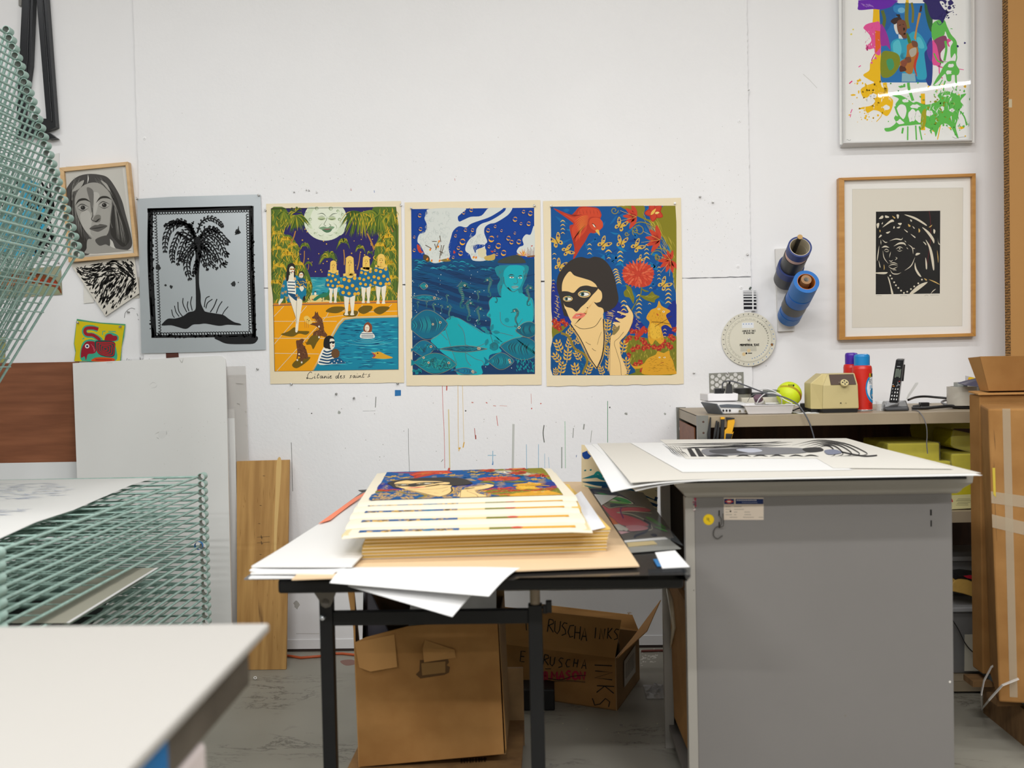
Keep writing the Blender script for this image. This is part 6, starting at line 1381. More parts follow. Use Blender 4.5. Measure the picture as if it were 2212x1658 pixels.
a.poly(K,S([(795,1392),(1150,1378),(1150,1448),(1040,1458),(900,1455),(830,1430)]))
def scroll(x,y,an,s=22):
    a.line(K,S([(x,y),(x+rot((s*.2,s*.9),an)[0],y+rot((s*.2,s*.9),an)[1]),(x+rot((s*.9,s*1.1),an)[0],y+rot((s*.9,s*1.1),an)[1]),(x+rot((s*1.0,s*.5),an)[0],y+rot((s*1.0,s*.5),an)[1])]),2.3,1.2)
for i in range(36): scroll(200+i*25,245-i*.7,0)
for i in range(44): scroll(222+i*1.0,250+i*26,-1.57,20); scroll(1092+i*.6,240+i*25,1.57,20) if i else None
for i in range(36): scroll(240+i*25,1384-i*.4,3.14,26)
for i in range(90): t = rg.random(); x,y = ks((195+t*20+rg.uniform(-25,20),230+t*1150)); a.dot(K,x,y,rg.uniform(1,2.6),jag=.9)
for i in range(80): t = rg.random(); x,y = ks((1125+t*25+rg.uniform(-20,10),230+t*1150)); a.dot(K,x,y,rg.uniform(1,2.6),jag=.9)
for i in range(60): x,y = ks((rg.uniform(210,1130),1385+rg.uniform(-10,12))); a.dot(K,x,y,rg.uniform(1,3),jag=.9)
# trunk and island
a.poly(K,S([(595,540),(660,540),(658,640),(640,760),(638,900),(652,1000),(655,1080),(680,1140),(700,1160),(780,1175),(860,1190),(910,1225),(960,1255),(1015,1270),(1015,1285),(900,1280),(820,1290),(700,1270),(640,1275),(580,1280),(520,1318),(440,1300),(380,1285),(300,1287),(300,1270),(350,1225),(420,1222),(490,1200),(540,1165),(600,1145),(608,1060),(605,880),(600,740),(605,640)]))
for P,w in (([(385,1140),(395,1190),(412,1215)],1.8),([(412,1105),(425,1160),(455,1205)],1.8),([(443,1070),(450,1150),(490,1210)],2),([(490,1035),(490,1090),(525,1165)],2),([(535,1065),(530,1110),(545,1155)],2),([(572,1020),(560,1080),(575,1150)],2),([(735,1018),(700,1040),(685,1120)],2),([(760,1045),(715,1080),(700,1130)],2),([(802,1043),(775,1110),(740,1165)],2.2),([(850,1065),(820,1110),(795,1175)],2),([(905,1113),(870,1155),(848,1195)],1.8)): a.line(K,S(P),w)
def frond(P,n=12,l=46,w=4.2,side=(1,1)):
    C = cr(P,False,6); a.line(K,S([tuple(c) for c in C]),w,w*.6,smooth=False)
    m = len(C)
    for i in range(1,n+1):
        c = C[int((m-1)*i/(n+.5))]; d = (C[min(int((m-1)*i/(n+.5))+1,m-1)]-c)
        if d.length < 1e-3: continue
        d.normalize(); ll = l*math.sin(math.pi*(.15+.75*i/n))**.6
        for s_ in (1,-1):
            if not side[0] and s_ == 1: continue
            nn = Vector((-d.y,d.x))*s_; e = c+nn*ll*.55+d*ll*.75+Vector((0,ll*.25)); a.line(K,S([tuple(c),tuple(c+nn*ll*.5+d*ll*.3),tuple(e+nn*ll*.1)]),3.7,taper=True)
for P,n,l in (([(605,470),(540,380),(470,330),(400,345),(360,350)],10,44),([(645,480),(700,440),(770,400),(830,440)],9,44),([(615,560),(560,560),(500,640),(470,700)],9,44),([(648,580),(690,560),(760,640),(800,700)],9,42),([(610,450),(520,350),(430,345),(350,370),(320,360)],10,40),([(600,480),(480,350),(370,400),(330,500),(325,620)],13,50),([(610,500),(480,430),(420,520),(390,620),(400,710)],13,46),([(610,540),(520,500),(470,600),(440,740)],10,44),([(620,570),(550,640),(525,740),(556,875)],11,52),([(630,520),(560,400),(590,330)],5,30),
    ([(620,440),(660,340),(740,300),(820,340),(860,390)],11,38),([(640,500),(700,400),(800,430),(870,500),(910,530)],12,50),([(650,520),(740,460),(820,520),(870,620),(905,640)],12,46),([(650,540),(720,520),(790,600),(850,730),(890,700)],12,46),([(655,560),(700,600),(730,700),(810,770)],10,40),([(640,600),(670,680),(720,785)],7,34),([(620,680),(605,760),(580,840)],7,30)): frond(P,n,l)
for P in ([(430,430),(500,470),(590,520)],[(500,340),(560,380),(600,440)]): a.line(K,S(P),6,taper=True)
for x,y,r in ((990,430,22),(955,905,22),(258,750,22),(330,918,12),(380,932,15),(998,892,6),(272,760,14)): X,Y_ = ks((x,y)); a.dot('2e3031',X,Y_,r/4.25,jag=.7,n=14)
a.poly('2e3031',S([(985,425),(1000,372),(1006,410),(1020,438),(965,455)]))
a.build('printed_image',lambda x,y,l: onY(x,y,SY-l-.0002),o)
thing_slab('card_strip',[(358,758),(385,758),(386,771),(359,773)],WY-.002,mat('dark red card','56281c',.6),.001,'dark red-brown card tucked under the silver palm print','card')

# ================================================================== FRAMED PICTURES, FAR SIDE
M_white_fr = mat('white frame','cfcecd',.35); M_gold = mat('honey frame wood','c8934c',.4,col2='b67f38',nscale=5,stretch=(1,1,8))
G_ = glass('picture glass')
# splatter print: deep white tray frame with acrylic front
sf = empty('framed_print',onY(1958,160,PW),label='large white framed print of a guitarist under bright paint splatters',cat='framed picture'); bpy.context.view_layer.update()
GY = PW-.052
O4 = [(1814,-60),(2101,-66),(2101,306),(1822,310)]; 
# outer box with bevelled lip
Of = [onY(x,y,GY) for x,y in ((1821,-60),(2098,-66),(2099,303),(1822,309))]; Ob = [onY(x,y,PW-.004) for x,y in ((1814,-60),(2095,-66),(2101,309),(1815,319))]
for i in range(4):
    j = (i+1) % 4; ctr = sum(Of,Vector())/4
    mb = MB(); I = [Of[i].lerp(ctr,.012),Of[j].lerp(ctr,.012)]; mb.hexa([Ob[i],Ob[j],Ob[j].lerp(ctr,.02),Ob[i].lerp(ctr,.02)],[Of[i],Of[j],I[1],I[0]]); kid(mb,'frame_rail',M_white_fr,sf)
IY = PW-.03
mb = MB(); mb.slab([onY(x,y,IY) for x,y in ((1812,-64),(2105,-70),(2105,308),(1814,312))],(0,.004,0)); kid(mb,'print_sheet',mat('print stock','f0f0ee',.7),sf)
mb = MB(); mb.add([Of[k].lerp(sum(Of,Vector())/4,.008)+Vector((0,.0015,0)) for k in range(4)],[(0,1,2,3)]); kid(mb,'glazing',G_,sf)
a = Art((1820,-60,2100,308)); rg = random.Random(77); kq = k_(1800,0,4.876); Q = lambda L: [kq(p) for p in L]
a.rect('2272b5',1902,7,2013,178)
a.poly('1c5fa3',Q([(500,40),(700,40),(640,200),(560,330),(500,400)])); a.poly('2f86c4',Q([(640,60),(760,60),(760,140),(650,130)])); x,y = kq((718,108)); a.dot('6fb5dc',x,y,8,6,n=16)
a.poly('24408c',Q([(960,560),(1040,400),(1040,860),(980,860)])); a.poly('2c5f3a',Q([(960,30),(1040,30),(1040,330),(990,240)]))
def blob(c,x,y,r,n=12,j=.5,ry=None):
    X,Y_ = kq((x,y)); a.sh.append((c,'p',cr([(X+r/4.876*(1+j*(rg.random()-.5))*math.cos(2*math.pi*i/n),Y_+(ry or r)/4.876*(1+j*(rg.random()-.5))*math.sin(2*math.pi*i/n)) for i in range(n)],True,3),None))
# yellow paint
YP = 'f2bf0c'
a.poly(YP,Q([(440,520),(500,480),(500,880),(560,930),(590,1010),(630,1060),(615,1150),(570,1220),(520,1200),(480,1170),(420,1160),(360,1190),(330,1150),(265,1150),(300,1130),(400,1110),(440,1060),(380,1010),(340,1050),(300,1000),(290,940),(350,900),(430,870),(380,840),(315,790),(380,740),(390,660),(440,600)]))
for P,w in (([(445,70),(440,180),(432,280)],9),([(470,80),(478,260),(500,300)],6),([(780,0),(778,30)],6),([(943,985),(948,1180),(945,1370)],9),([(520,1180),(500,1230),(455,1280)],1.6),([(540,870),(560,960)],8),([(1130,1310),(1098,1468)],2)): a.line(YP if 'x' else '',Q(P),w)
a.line('7d7a2a',Q([(778,28),(772,200),(790,300)]),8); a.line('7d7a2a',Q([(825,28),(840,120),(835,240)]),5); a.line('5e6e2c',Q([(515,110),(540,200),(525,290)]),7)
for i in range(46): blob(YP,rg.gauss(330,90),rg.uniform(840,1300),rg.uniform(3,13),8)
for i in range(34): blob(YP,rg.uniform(900,1400),rg.uniform(880,1460),rg.uniform(4,16),8)
blob('e9d862',210,310,8); blob('e9d862',190,360,10); blob(YP,1350,1345,32,ry=14); blob(YP,1225,1355,18); blob(YP,1058,1370,18); blob(YP,210,1000,30,ry=10); blob(YP,268,968,9,ry=18)
blob('f0f0ee',360,1060,60,ry=34); blob('f0f0ee',420,1010,40,ry=24); blob('f0f0ee',560,1130,34,ry=26)
# pink paint
PK = 'e8559c'
a.poly(PK,Q([(318,290),(350,255),(430,235),(495,255),(498,560),(440,560),(430,510),(380,520),(350,500),(370,470),(400,430),(390,380),(360,340),(330,310)])); a.poly('e8641e',Q([(440,320),(498,330),(498,500),(470,530),(445,560)]),False)
a.line(PK,Q([(352,470),(360,530),(345,500)]),3); a.line('d9356c',Q([(440,565),(420,600),(402,640)]),2); blob(PK,445,612,12); blob(PK,405,660,10); a.line(PK,Q([(266,706),(290,690)]),2); a.line('e8307c',Q([(168,880),(200,852)]),2.4)
a.line(PK,Q([(186,1200),(178,1235)]),1.6); a.line(PK,Q([(182,1190),(200,1150)]),1.8)
a.poly(PK,Q([(1043,440),(1070,415),(1100,470),(1130,560),(1120,700),(1085,690),(1043,660)])); a.line(PK,Q([(1110,700),(1200,720),(1290,722),(1375,735)]),2.6,1.4); a.line(PK,Q([(1115,690),(1120,780),(1150,825)]),2.4)
a.poly(PK,Q([(1195,420),(1235,400),(1240,430),(1215,450),(1228,490),(1205,480)]))
a.poly('9c2f9c',Q([(500,260),(540,300),(580,400),(600,520),(560,480),(500,470)])); a.poly('5a3a9c',Q([(985,500),(1040,430),(1040,640),(1000,600)]))
# green paint
GN = '62bf52'
a.poly(GN,Q([(1045,250),(1160,205),(1200,280),(1240,360),(1290,420),(1305,480),(1300,600),(1280,560),(1240,610),(1235,500),(1260,440),(1210,400),(1180,330),(1160,380),(1050,420)]))
a.poly('8c4468',Q([(1065,420),(1180,375),(1195,470),(1130,560),(1150,640),(1220,650),(1140,660),(1130,720),(1115,600),(1090,480)]))
a.poly(GN,Q([(1260,640),(1290,650),(1300,690),(1330,740),(1310,790),(1250,790),(1240,850),(1200,850),(1180,780),(1150,800),(1110,850),(1050,900),(1090,820),(1130,760),(1160,700),(1210,650)]))
a.poly(GN,Q([(1100,1000),(1200,960),(1290,980),(1290,870),(1305,900),(1300,1000),(1400,985),(1340,1060),(1370,1110),(1330,1160),(1310,1260),(1290,1340),(1320,1455),(1290,1430),(1240,1340),(1180,1300),(1120,1330),(1080,1440),(1060,1380),(980,1340),(930,1310),(800,1320),(700,1330),(640,1370),(560,1385),(540,1350),(600,1340),(660,1290),(640,1240),(680,1180),(655,1100),(690,1040),(620,1005),(700,1000),(780,1040),(840,1080),(880,1070),(960,1100),(1040,1090),(1120,1050)]))
for x,y,r,ry in ((720,1180,60,70),(710,1280,40,26),(830,1220,44,60),(760,1060,34,20),(900,1230,36,60),(1010,1190,40,30),(860,1120,50,22),(1240,690,34,18),(1215,760,30,24),(1150,1140,20,30),(1250,1160,30,16),(1200,1380,30,40),(1200,1010,36,12)): blob('f0f0ee',x,y,r,12,.5,ry)
for P,w in (([(785,1330),(783,1475)],3),([(868,1320),(876,1472)],3),([(905,1330),(933,1472)],2.6),([(735,1345),(725,1405)],4),([(790,870),(800,940),(840,1060)],6),([(1340,1170),(1385,1240),(1405,1320)],3),([(650,1120),(690,1220),(760,1290)],4)): a.line(GN,Q(P),w)
for i in range(60): blob(GN,rg.gauss(1080,190),rg.uniform(870,1420),rg.uniform(3,15),8,.7)
for i in range(26): blob('8f9a1c',rg.gauss(1150,90),rg.uniform(1000,1360),rg.uniform(4,14),8,.6)
a.poly('a8a41e',Q([(935,1180),(975,1150),(975,1290),(940,1360),(920,1300)])); blob(GN,715,912,34,10,.8,12); blob(GN,750,900,14,10,.8,22); blob('2e8c4a',605,880,8); blob('2e8c4a',685,958,8)
# purple and dark blue paint
a.poly('6a1fae',Q([(265,20),(300,0),(660,0),(640,40),(600,75),(500,100),(420,95),(270,105),(262,60)]))
for i in range(10): a.line('a87ad0',Q([(290+i*12,30+rg.uniform(0,40)),(320+i*12,50+rg.uniform(0,30))]),2.2,taper=True)
a.poly('2b2168',Q([(950,0),(1180,0),(1180,60),(1210,120),(1270,110),(1200,150),(1150,240),(1120,210),(1040,200),(1000,120),(985,50)])); a.poly('f0f0ee',Q([(1120,20),(1160,20),(1190,90),(1170,100)])); blob('2b2168',1235,30,30); blob('2b2168',1225,80,20); blob('2b2168',1310,486,12); blob('2b2168',1385,452,10); a.line('2b2168',Q([(1090,230),(1120,262),(1165,225)]),1.2)
for i in range(70):
    x,y = rg.gauss(1150,150),rg.uniform(900,1330); a.line(rg.choice(['f0f0ee','8fd07c','4fa845']),[kq((x,y)),kq((x+rg.uniform(-14,14),y+rg.uniform(8,30))),kq((x+rg.uniform(-20,20),y+rg.uniform(30,60)))],rg.uniform(.6,2.2),taper=True)
for i in range(30):
    x,y = rg.uniform(330,600),rg.uniform(860,1160); a.line(rg.choice(['f0f0ee','f7d95c']),[kq((x,y)),kq((x+rg.uniform(-10,10),y+rg.uniform(20,50)))],rg.uniform(.6,2),taper=True)
for i in range(26):
    x,y = rg.uniform(340,480),rg.uniform(270,520); a.line(rg.choice(['f29ac4','f0f0ee','d63f86']),[kq((x,y)),kq((x+rg.uniform(-16,16),y+rg.uniform(10,30)))],rg.uniform(.5,1.6),taper=True)
for i in range(30): blob('2b2168',rg.gauss(1200,50),rg.uniform(40,200),rg.uniform(3,10),8,.7)
for P,w in (([(1180,430),(1190,520),(1170,640)],5),([(1290,560),(1300,600),(1290,650)],2.4),([(1060,560),(1100,640),(1160,660)],3),([(1290,790),(1295,900)],4),([(1235,300),(1256,304)],1.4),([(1150,840),(1110,900),(1060,900)],2),([(1160,960),(1165,900),(1180,850)],3)): a.line(GN,Q(P),w)
# guitarist
SKN = '7a4a34'
a.poly('2fa5c4',Q([(610,450),(680,405),(760,420),(800,360),(860,330),(930,380),(990,500),(960,560),(975,700),(980,825),(890,835),(860,780),(720,760),(690,690),(640,680),(615,560)]))
a.poly('57c2d4',Q([(630,460),(690,420),(720,520),(690,600),(640,560)])); a.poly('57c2d4',Q([(880,400),(920,400),(960,500),(900,500)])); a.poly('8ab6c4',Q([(725,770),(860,775),(870,860),(720,860)]),False); a.poly('dce3e6',Q([(685,360),(710,365),(735,410),(690,405)]),False)
a.poly('4f7a2a',Q([(770,340),(800,380),(825,460),(790,455)])); a.poly('7f8a1e',Q([(510,560),(600,540),(690,580),(700,680),(640,780),(560,820),(500,780)])); a.poly('3f9a6a',Q([(560,640),(620,620),(640,700),(590,740)]))
a.poly('dfe0da',Q([(640,260),(670,250),(690,340),(670,360),(645,310)])); a.poly('3a2622',Q([(605,225),(640,190),(700,180),(720,205),(690,220),(660,250),(640,255)])); a.poly('2a2020',Q([(660,155),(700,152),(705,185),(685,180)]))
a.poly(SKN,Q([(670,240),(700,208),(750,215),(770,260),(775,310),(750,370),(710,370),(680,330)])); a.poly(SKN,Q([(715,360),(765,350),(775,400),(735,400)])); a.poly('1a0f0c',Q([(735,295),(752,292),(755,315),(740,322)])); a.line('1a0f0c',Q([(690,268),(712,262)]),1.4); a.line('1a0f0c',Q([(730,256),(745,258)]),1.2)
a.poly('c98f3e',Q([(850,400),(900,130),(925,140),(885,300),(870,430)]),False); a.poly('3a2420',Q([(905,130),(918,60),(938,60),(930,120)]),False)
a.poly('b5722c',Q([(780,470),(860,450),(890,500),(895,600),(850,700),(830,770),(790,778),(740,740),(705,720),(705,650),(760,610),(775,540)])); a.poly('5a2a1a',Q([(700,700),(740,690),(770,740),(705,755)])); a.poly('b8b0a0',Q([(800,530),(870,500),(870,570),(820,600)])); a.poly('c43a2a',Q([(880,570),(900,560),(870,700),(885,810),(845,700)]))
a.poly(SKN,Q([(825,430),(880,440),(890,490),(840,490)])); a.poly(SKN,Q([(755,610),(810,600),(820,650),(770,660)])); a.poly('8a4a34',Q([(715,640),(780,640),(760,700),(720,690)]))
for i in range(3): a.arc('1f2a34',*kq((745,590)),3+i*2,20,300,.8)
a.line('9a9a96',Q([(140,1475),(150,1470),(170,1480),(185,1470)]),.8); a.line('a5a5a0',Q([(1255,1440),(1290,1455),(1340,1445),(1395,1440)]),.8)
a.build('splattered_image',lambda x,y,l: onY(x,y,IY-l-.0002),sf)
# woodcut portrait
wf = empty('framed_print',onY(1958,555,PW),label='honey wood framed linocut portrait of a woman with a bead necklace',cat='framed picture'); bpy.context.view_layer.update()
frame_bars(wf,[(1812,384),(2108,374),(2108,726),(1813,734)],[(1824,389),(2100,381),(2101,719),(1826,727)],PW-.036,.034,M_gold)
WYi = PW-.018
mb = MB(); mb.slab([onY(x,y,WYi) for x,y in ((1818,382),(2106,374),(2106,725),(1819,732))],(0,.004,0)); kid(mb,'mat_board',mat('mat white','f1efea',.7),wf)
mb = MB(); mb.add([onY(x,y,PW-.028) for x,y in ((1822,386),(2102,379),(2102,721),(1824,729))],[(0,1,2,3)]); kid(mb,'glazing',G_,wf)
a = Art(); ko = k_(1800,360,4.3625); q = lambda L: [ko(p) for p in L]
a.poly('d3cfc5',q([(178,210),(1225,196),(1216,1502),(176,1518)]),False); a.poly('e2dccf',q([(182,214),(1220,200),(1212,1497),(180,1513)]),False)
BKK = '1c1b1b'; a.poly(BKK,q([(402,423),(1008,414),(1005,1194),(400,1202)]),False); CRm = 'ded5c0'; a.line('5a1a20',q([(903,416),(915,500),(915,700),(880,940)]),1.4)
for t in [[(430,490),(455,462),(472,465),(465,487)],[(490,458),(525,470),(520,480),(492,480)],[(555,462),(585,480),(575,488)],[(596,452),(618,452),(616,480),(606,488)],[(462,572),(545,498),(574,515),(540,525)],[(408,540),(432,530),(430,560),(418,580)],[(455,540),(466,520),(466,538)],[(608,532),(645,530),(632,552)],[(596,574),(632,562),(620,580)],[(565,582),(572,558),(580,575)],[(435,595),(446,600),(440,618)],[(496,620),(538,608),(515,630)],[(428,670),(445,640),(458,650)],
    [(668,450),(760,470),(840,515),(880,548),(870,553),(780,500)],[(725,495),(743,508),(732,518)],[(705,538),(730,558),(712,565)],[(745,558),(768,578),(760,582)],[(665,588),(700,610),(695,618)],[(728,632),(772,660),(768,670)],[(804,580),(820,602),(806,620)],[(900,570),(932,546),(920,566)],[(945,588),(962,600),(955,630),(944,620)],[(836,568),(900,610),(950,680),(948,722),(930,690),(880,620)],[(870,685),(920,760),(945,860),(952,960),(940,968),(920,860),(900,760)],[(845,705),(870,720),(875,740)],
    [(868,855),(882,900),(884,960),(872,955)],[(985,670),(990,710),(1008,735),(990,725)],[(978,785),(990,850),(988,905)],[(433,742),(425,830),(414,888),(416,830)],[(428,880),(445,945),(436,940)],[(477,920),(484,950),(477,972)],[(402,996),(500,992),(510,1000),(480,1012),(402,1006)],[(512,1035),(530,1060),(548,1130),(567,1198),(548,1198),(535,1120)],[(770,900),(785,960),(830,1035),(800,1020),(768,960)],[(745,1165),(810,1110),(890,1085),(830,1140),(748,1198),(718,1198)],[(900,1062),(960,1080),(1005,1112)],[(918,1196),(940,1165),(968,1150),(935,1180)],[(855,1050),(882,1062),(875,1073)],[(775,835),(785,812),(820,815),(800,830)]]: a.poly('d6b36a' if len(t)== 3 and t[0][0] % 3== 0 else CRm,q(t),True,3)
for L,w in (([(448,688),(450,735)],1.6),([(462,688),(490,712),(512,708)],2),([(530,698),(590,680),(640,686),(655,668)],2.6),([(456,762),(490,750),(528,762)],3.6),([(570,748),(620,722),(665,722),(686,744)],4),([(466,790),(480,860),(520,915)],1.6),([(706,732),(745,765),(752,822)],2),([(770,852),(735,930),(672,978)],2),([(535,968),(560,1005),(605,1010),(640,996)],2),([(520,936),(560,920),(608,930)],1.8),([(520,940),(560,962),(608,940)],1.8),([(530,908),(570,904),(608,918)],1.8),([(525,882),(545,890),(562,880)],1.8),([(585,850),(600,862),(580,880)],1.6),([(542,800),(535,825),(528,856)],1.4),([(478,790),(500,776),(526,790)],1.6),([(484,796),(508,800),(526,792)],1.2),([(590,775),(625,755),(658,768)],2),([(600,785),(625,795),(652,786)],1.4),([(560,975),(580,970),(596,976)],1.6),([(672,696),(688,712)],1.6),([(750,765),(770,772)],2.4),([(690,760),(706,776)],1.6)): a.line(CRm,q(L),w,taper=True)
x,y = ko((626,773)); a.dot(CRm,x,y,1.6)
for x,y in ((537,1025),(552,1053),(574,1088),(590,1116),(613,1141),(639,1167),(666,1188),(697,1177),(732,1152),(763,1127),(801,1098),(835,1063)): X,Y_ = ko((x,y)); a.dot(CRm,X,Y_,1.9)
for L in ([(405,1214),(430,1212),(455,1216)],[(630,1216),(660,1212),(695,1216)],[(860,1216),(880,1208),(895,1216)],[(915,1212),(950,1208),(995,1210)]): a.line('8f8b82',q(L),.6)
a.build('linocut_image',lambda x,y,l: onY(x,y,WYi-l-.0002),wf)

# ================================================================== TAPES, SCALE WHEEL, TEST STRIP
o = thing_slab('test_strip',[(1605,627),(1634,625),(1634,670),(1608,672)],WY-.004,mat('film white','e9eaec',.3),.0006,'small test strip of black bars pinned above the round scale','card')
a = Art(); kt = k_(1540,480,5.181)
for i,(y,h) in enumerate(((769,4),(789,8),(814,12),(843,17),(877,22),(914,26),(957,31))):
    for xa,xb in ((339+i,438+i*.5),(454+i*.3,483+i*.7)): 
        x0,y0 = kt((xa,y-h/2)); x1,y1 = kt((xb,y+h/2)); a.rect('1d1e26',x0,y0,x1,y1)
for i in range(6):
    x0,y0 = kt((456,762+i*2)); 
a.build('bars',lambda x,y,l: onY(x,y,WY-.004-l),o)
cx,cy = kt((398,1308)); C0 = onY(cx,cy,WY-.006)
rr = (onY(1678,cy,WY-.006)-onY(1561,cy,WY-.006)).length/2
o = empty('proportion_wheel',C0,label='round cream plastic proportional scale pinned to the wall',cat='scale'); bpy.context.view_layer.update()
M_cp = mat('cream plastic','dcd8c8',.4); M_cp2 = mat('cream plastic inner','e0dccb',.4)
mb = MB(); mb.lathe([(.0001,0),(rr,0),(rr,.0012),(.0001,.0012)],C0,(0,-1,0),64,0,False); kid(mb,'outer_disc',M_cp,o)
mb = MB(); mb.lathe([(.0001,.0014),(rr*.83,.0014),(rr*.83,.0024),(.0001,.0024)],C0+Vector((0.0005,0,0)),(0,-1,0),64,0,False); kid(mb,'inner_disc',M_cp2,o)
a = Art(); rg = random.Random(3)
for i in range(96):
    t = 2*math.pi*i/96; a.line('7e7c70',[(math.cos(t)*.845,math.sin(t)*.845),(math.cos(t)*.875,math.sin(t)*.875)],.012)
    if i % 3== 0: a.line('6c6b66' if not (i < 26 or i > 84) else '7d9ac0',[(math.cos(t)*.91,math.sin(t)*.91),(math.cos(t+.02)*.955,math.sin(t+.02)*.955)],.03)
    if 30< i < 92: a.line('8a887c',[(math.cos(t)*.70,math.sin(t)*.70),(math.cos(t)*(.78 if i % 3 else .74),math.sin(t)*(.78 if i % 3 else .74))],.01)
for i in range(20): t =-1.1+i*.13; a.line('8aa0c0' if t > .2 else '8a887c',[(math.cos(t)*.72,math.sin(t)*.72),(math.cos(t+.05)*.73,math.sin(t+.05)*.73)],.035)
a.rect('e9ecef',-.24,-.62,.2,-.42)
for i in range(4): a.rect('6c86b5',-.2+i*.1,-.58,-.16+i*.1,-.55)
def smalltext(txt,x,y,h,c='3d3b36',lw=.014):
    wd = h*.62*.9; write(a,txt,x-len(txt)*wd*.42,y,h*.62,h,c,lw)
smalltext('NUMBER OF TIMES',0,-.34,.065); smalltext('OF REDUCTION',0,-.26,.065)
smalltext('PROPORTIONAL SCALE',0,.17,.075,'24221f',.024)
for yy in (.26,.31,.36,.41): 
    for i in range(22): a.rect('9c9a8e',-.3+i*.027,yy,-.285+i*.027,yy+.03)
a.dot('8a5f34',.86,.22,.05,jag=.4); a.dot('e0c79a',-.18,.55,.07); a.dot('e0c79a',0,.42,.07); a.dot('2b2a27',-.09,.52,.035); a.rect('4d4b45',-.03,.5,.12,.535)
a.build('scale_markings',lambda x,y,l: C0+Vector((x*rr,-.0026-l-(0 if x*x+y*y < .66 else -.0013),-y*rr)),o)
# peg board holding tape rolls
tb = empty('tape_holder',onY(1697,650,PW),label='narrow white wall board with two pegs holding tape rolls',cat='tape holder'); bpy.context.view_layer.update()
BY = PW-.018
mb = MB(); mb.slab([onY(x,y,BY) for x,y in ((1675,537),(1705,536),(1717,714),(1681,716))],(0,.017,0)); kid(mb,'backing_board',mat('holder board','dcdad7',.5),tb,.001)
mb = MB(); p = onY(1701,696,BY-.001); mb.rod(p,p+Vector((0,-.004,0)),.003); kid(mb,'screw',M_black,tb)
PXM = lambda px: px/FPX*4.35
def peg(base_px,tip_px,reach):
    """axis of a peg sticking out of the board toward the room and upward"""
    b_ = onY(*base_px,BY); t_ = onY(*tip_px,BY-reach); return b_,t_
b1,t1 = peg((1695,592),(1728,512),.27); b2,t2_ = peg((1702,672),(1744,585),.30)
for b_,t_ in ((b1,t1),):
    mb = MB(); mb.rod(b_,t_,.008,n=14); kid(mb,'peg',mat('black taped peg','252525',.5),tb); d = (t_-b_).normalized(); mb = MB(); mb.rod(t_,t_+d*.003,.0105,n=14); kid(mb,'peg_cap',mat('cork','c09a62',.7),tb)
mb = MB(); mb.rod(b2,b2+(t2_-b2)*.7,.008,n=14); kid(mb,'peg',M_black,tb)
MT_ = {'bd': mat('tape dark blue','2b3c78',.5),'rw': mat('tape printed','d8b5a8',.6),'bk': mat('tape black','2a2b2d',.4),'nb': mat('tape navy','34437c',.5),'gy': mat('tape charcoal','474747',.4),'b1': mat('tape blue','1e6fbe',.45),'b2': mat('tape bright blue','0f5fb4',.4),'b3': mat('tape mid blue','0d62ae',.4),'co': mat('roll core','cfc5ae',.7),'oc': mat('orange core','c9772a',.6)}
def rolls(b_,t_,spec,kk_,off):
    spec = [(q_[0]*kk_,)+tuple(q_[1:]) for q_ in spec]
    d = (t_-b_).normalized(); L = (t_-b_).length; dn = Vector((0,0,-1)); dn = (dn-d*dn.dot(d)).normalized(); s = 0
    for (w_,ro,ri,m,core,label,j) in spec:
        c = b_+d*(.006+s)+dn*(ri-.009+off)+Vector((j,0,0)); mb = MB(); n = 44
        mb.lathe([(ro,0),(ro,w_-.0006)],c,d,n,0); mb.lathe([(ro,w_-.0006),(ri+.002,w_-.0006)],c,d,n,0,False); mb.lathe([(ri+.002,w_-.0006),(ri,w_-.0004)],c,d,n,1,False); mb.lathe([(ri,w_-.0004),(ri,0)],c,d,n,1); mb.lathe([(ri,0),(ro,0)],c,d,n,0,False)
        o = empty('tape_roll',c,label=label,cat='tape roll',group='rolls of tape on the wall pegs'); bpy.context.view_layer.update(); kid(mb,'tape',[MT_[m],MT_[core]],o); s += w_
        last = (c,d,o)
    return last,s
G1 = [(.052,.0500,.038,'gy','co','charcoal tape roll at the wall end of the upper peg',0),(.030,.0530,.038,'nb','co','navy tape roll between black rolls on the upper peg',-.001),(.060,.0465,.038,'bk','co','wide black tape roll in the middle of the upper peg',.001),(.016,.0440,.038,'rw','co','narrow cream and red printed tape roll on the upper peg',.001),(.030,.0470,.038,'bd','co','dark blue tape roll at the room end of the upper peg',.002)]
rolls(b1,t1,G1,1.42,0)
G2 = [(.040,.0480,.036,'b3','co','blue tape roll with a loose end at the wall end of the lower peg',0),(.030,.0470,.036,'b2','co','thin blue tape roll next to the charcoal roll on the lower peg',.001),(.050,.0500,.036,'gy','co','charcoal tape roll between blue rolls on the lower peg',-.001),(.046,.0500,.036,'b2','co','bright blue tape roll behind the frontmost one on the lower peg',.002),(.075,.0505,.0335,'b1','oc','thick blue tape roll with orange core at the room end',.003)]
(c_,d_,o_),s_ = rolls(b2,t2_,G2,1.19,0)
mb = MB(); dn = Vector((0,0,-1)); dn = (dn-d_*dn.dot(d_)).normalized(); cc = c_+d_*.03-dn*.008; mb.ring(cc,d_,.0205,.010,.062,30,0,1,0); ob = mb.build('tape_roll',[mat('brown tape','a37a52',.5),mat('white core','d5d2cc',.6)]); tag(ob,'small brown tape roll nested inside the thick blue roll','tape roll','rolls of tape on the wall pegs')
mb = MB(); P = [onY(x,y,BY-d) for x,y,d in ((1728,681,.06),(1737,663,.062),(1738,666,.058),(1724,689,.052))]; mb.slab(P,(0,.001,0)); tag(mb.build('tape_end',MT_['b3']),'loose torn end of blue tape on the lower peg','tape')

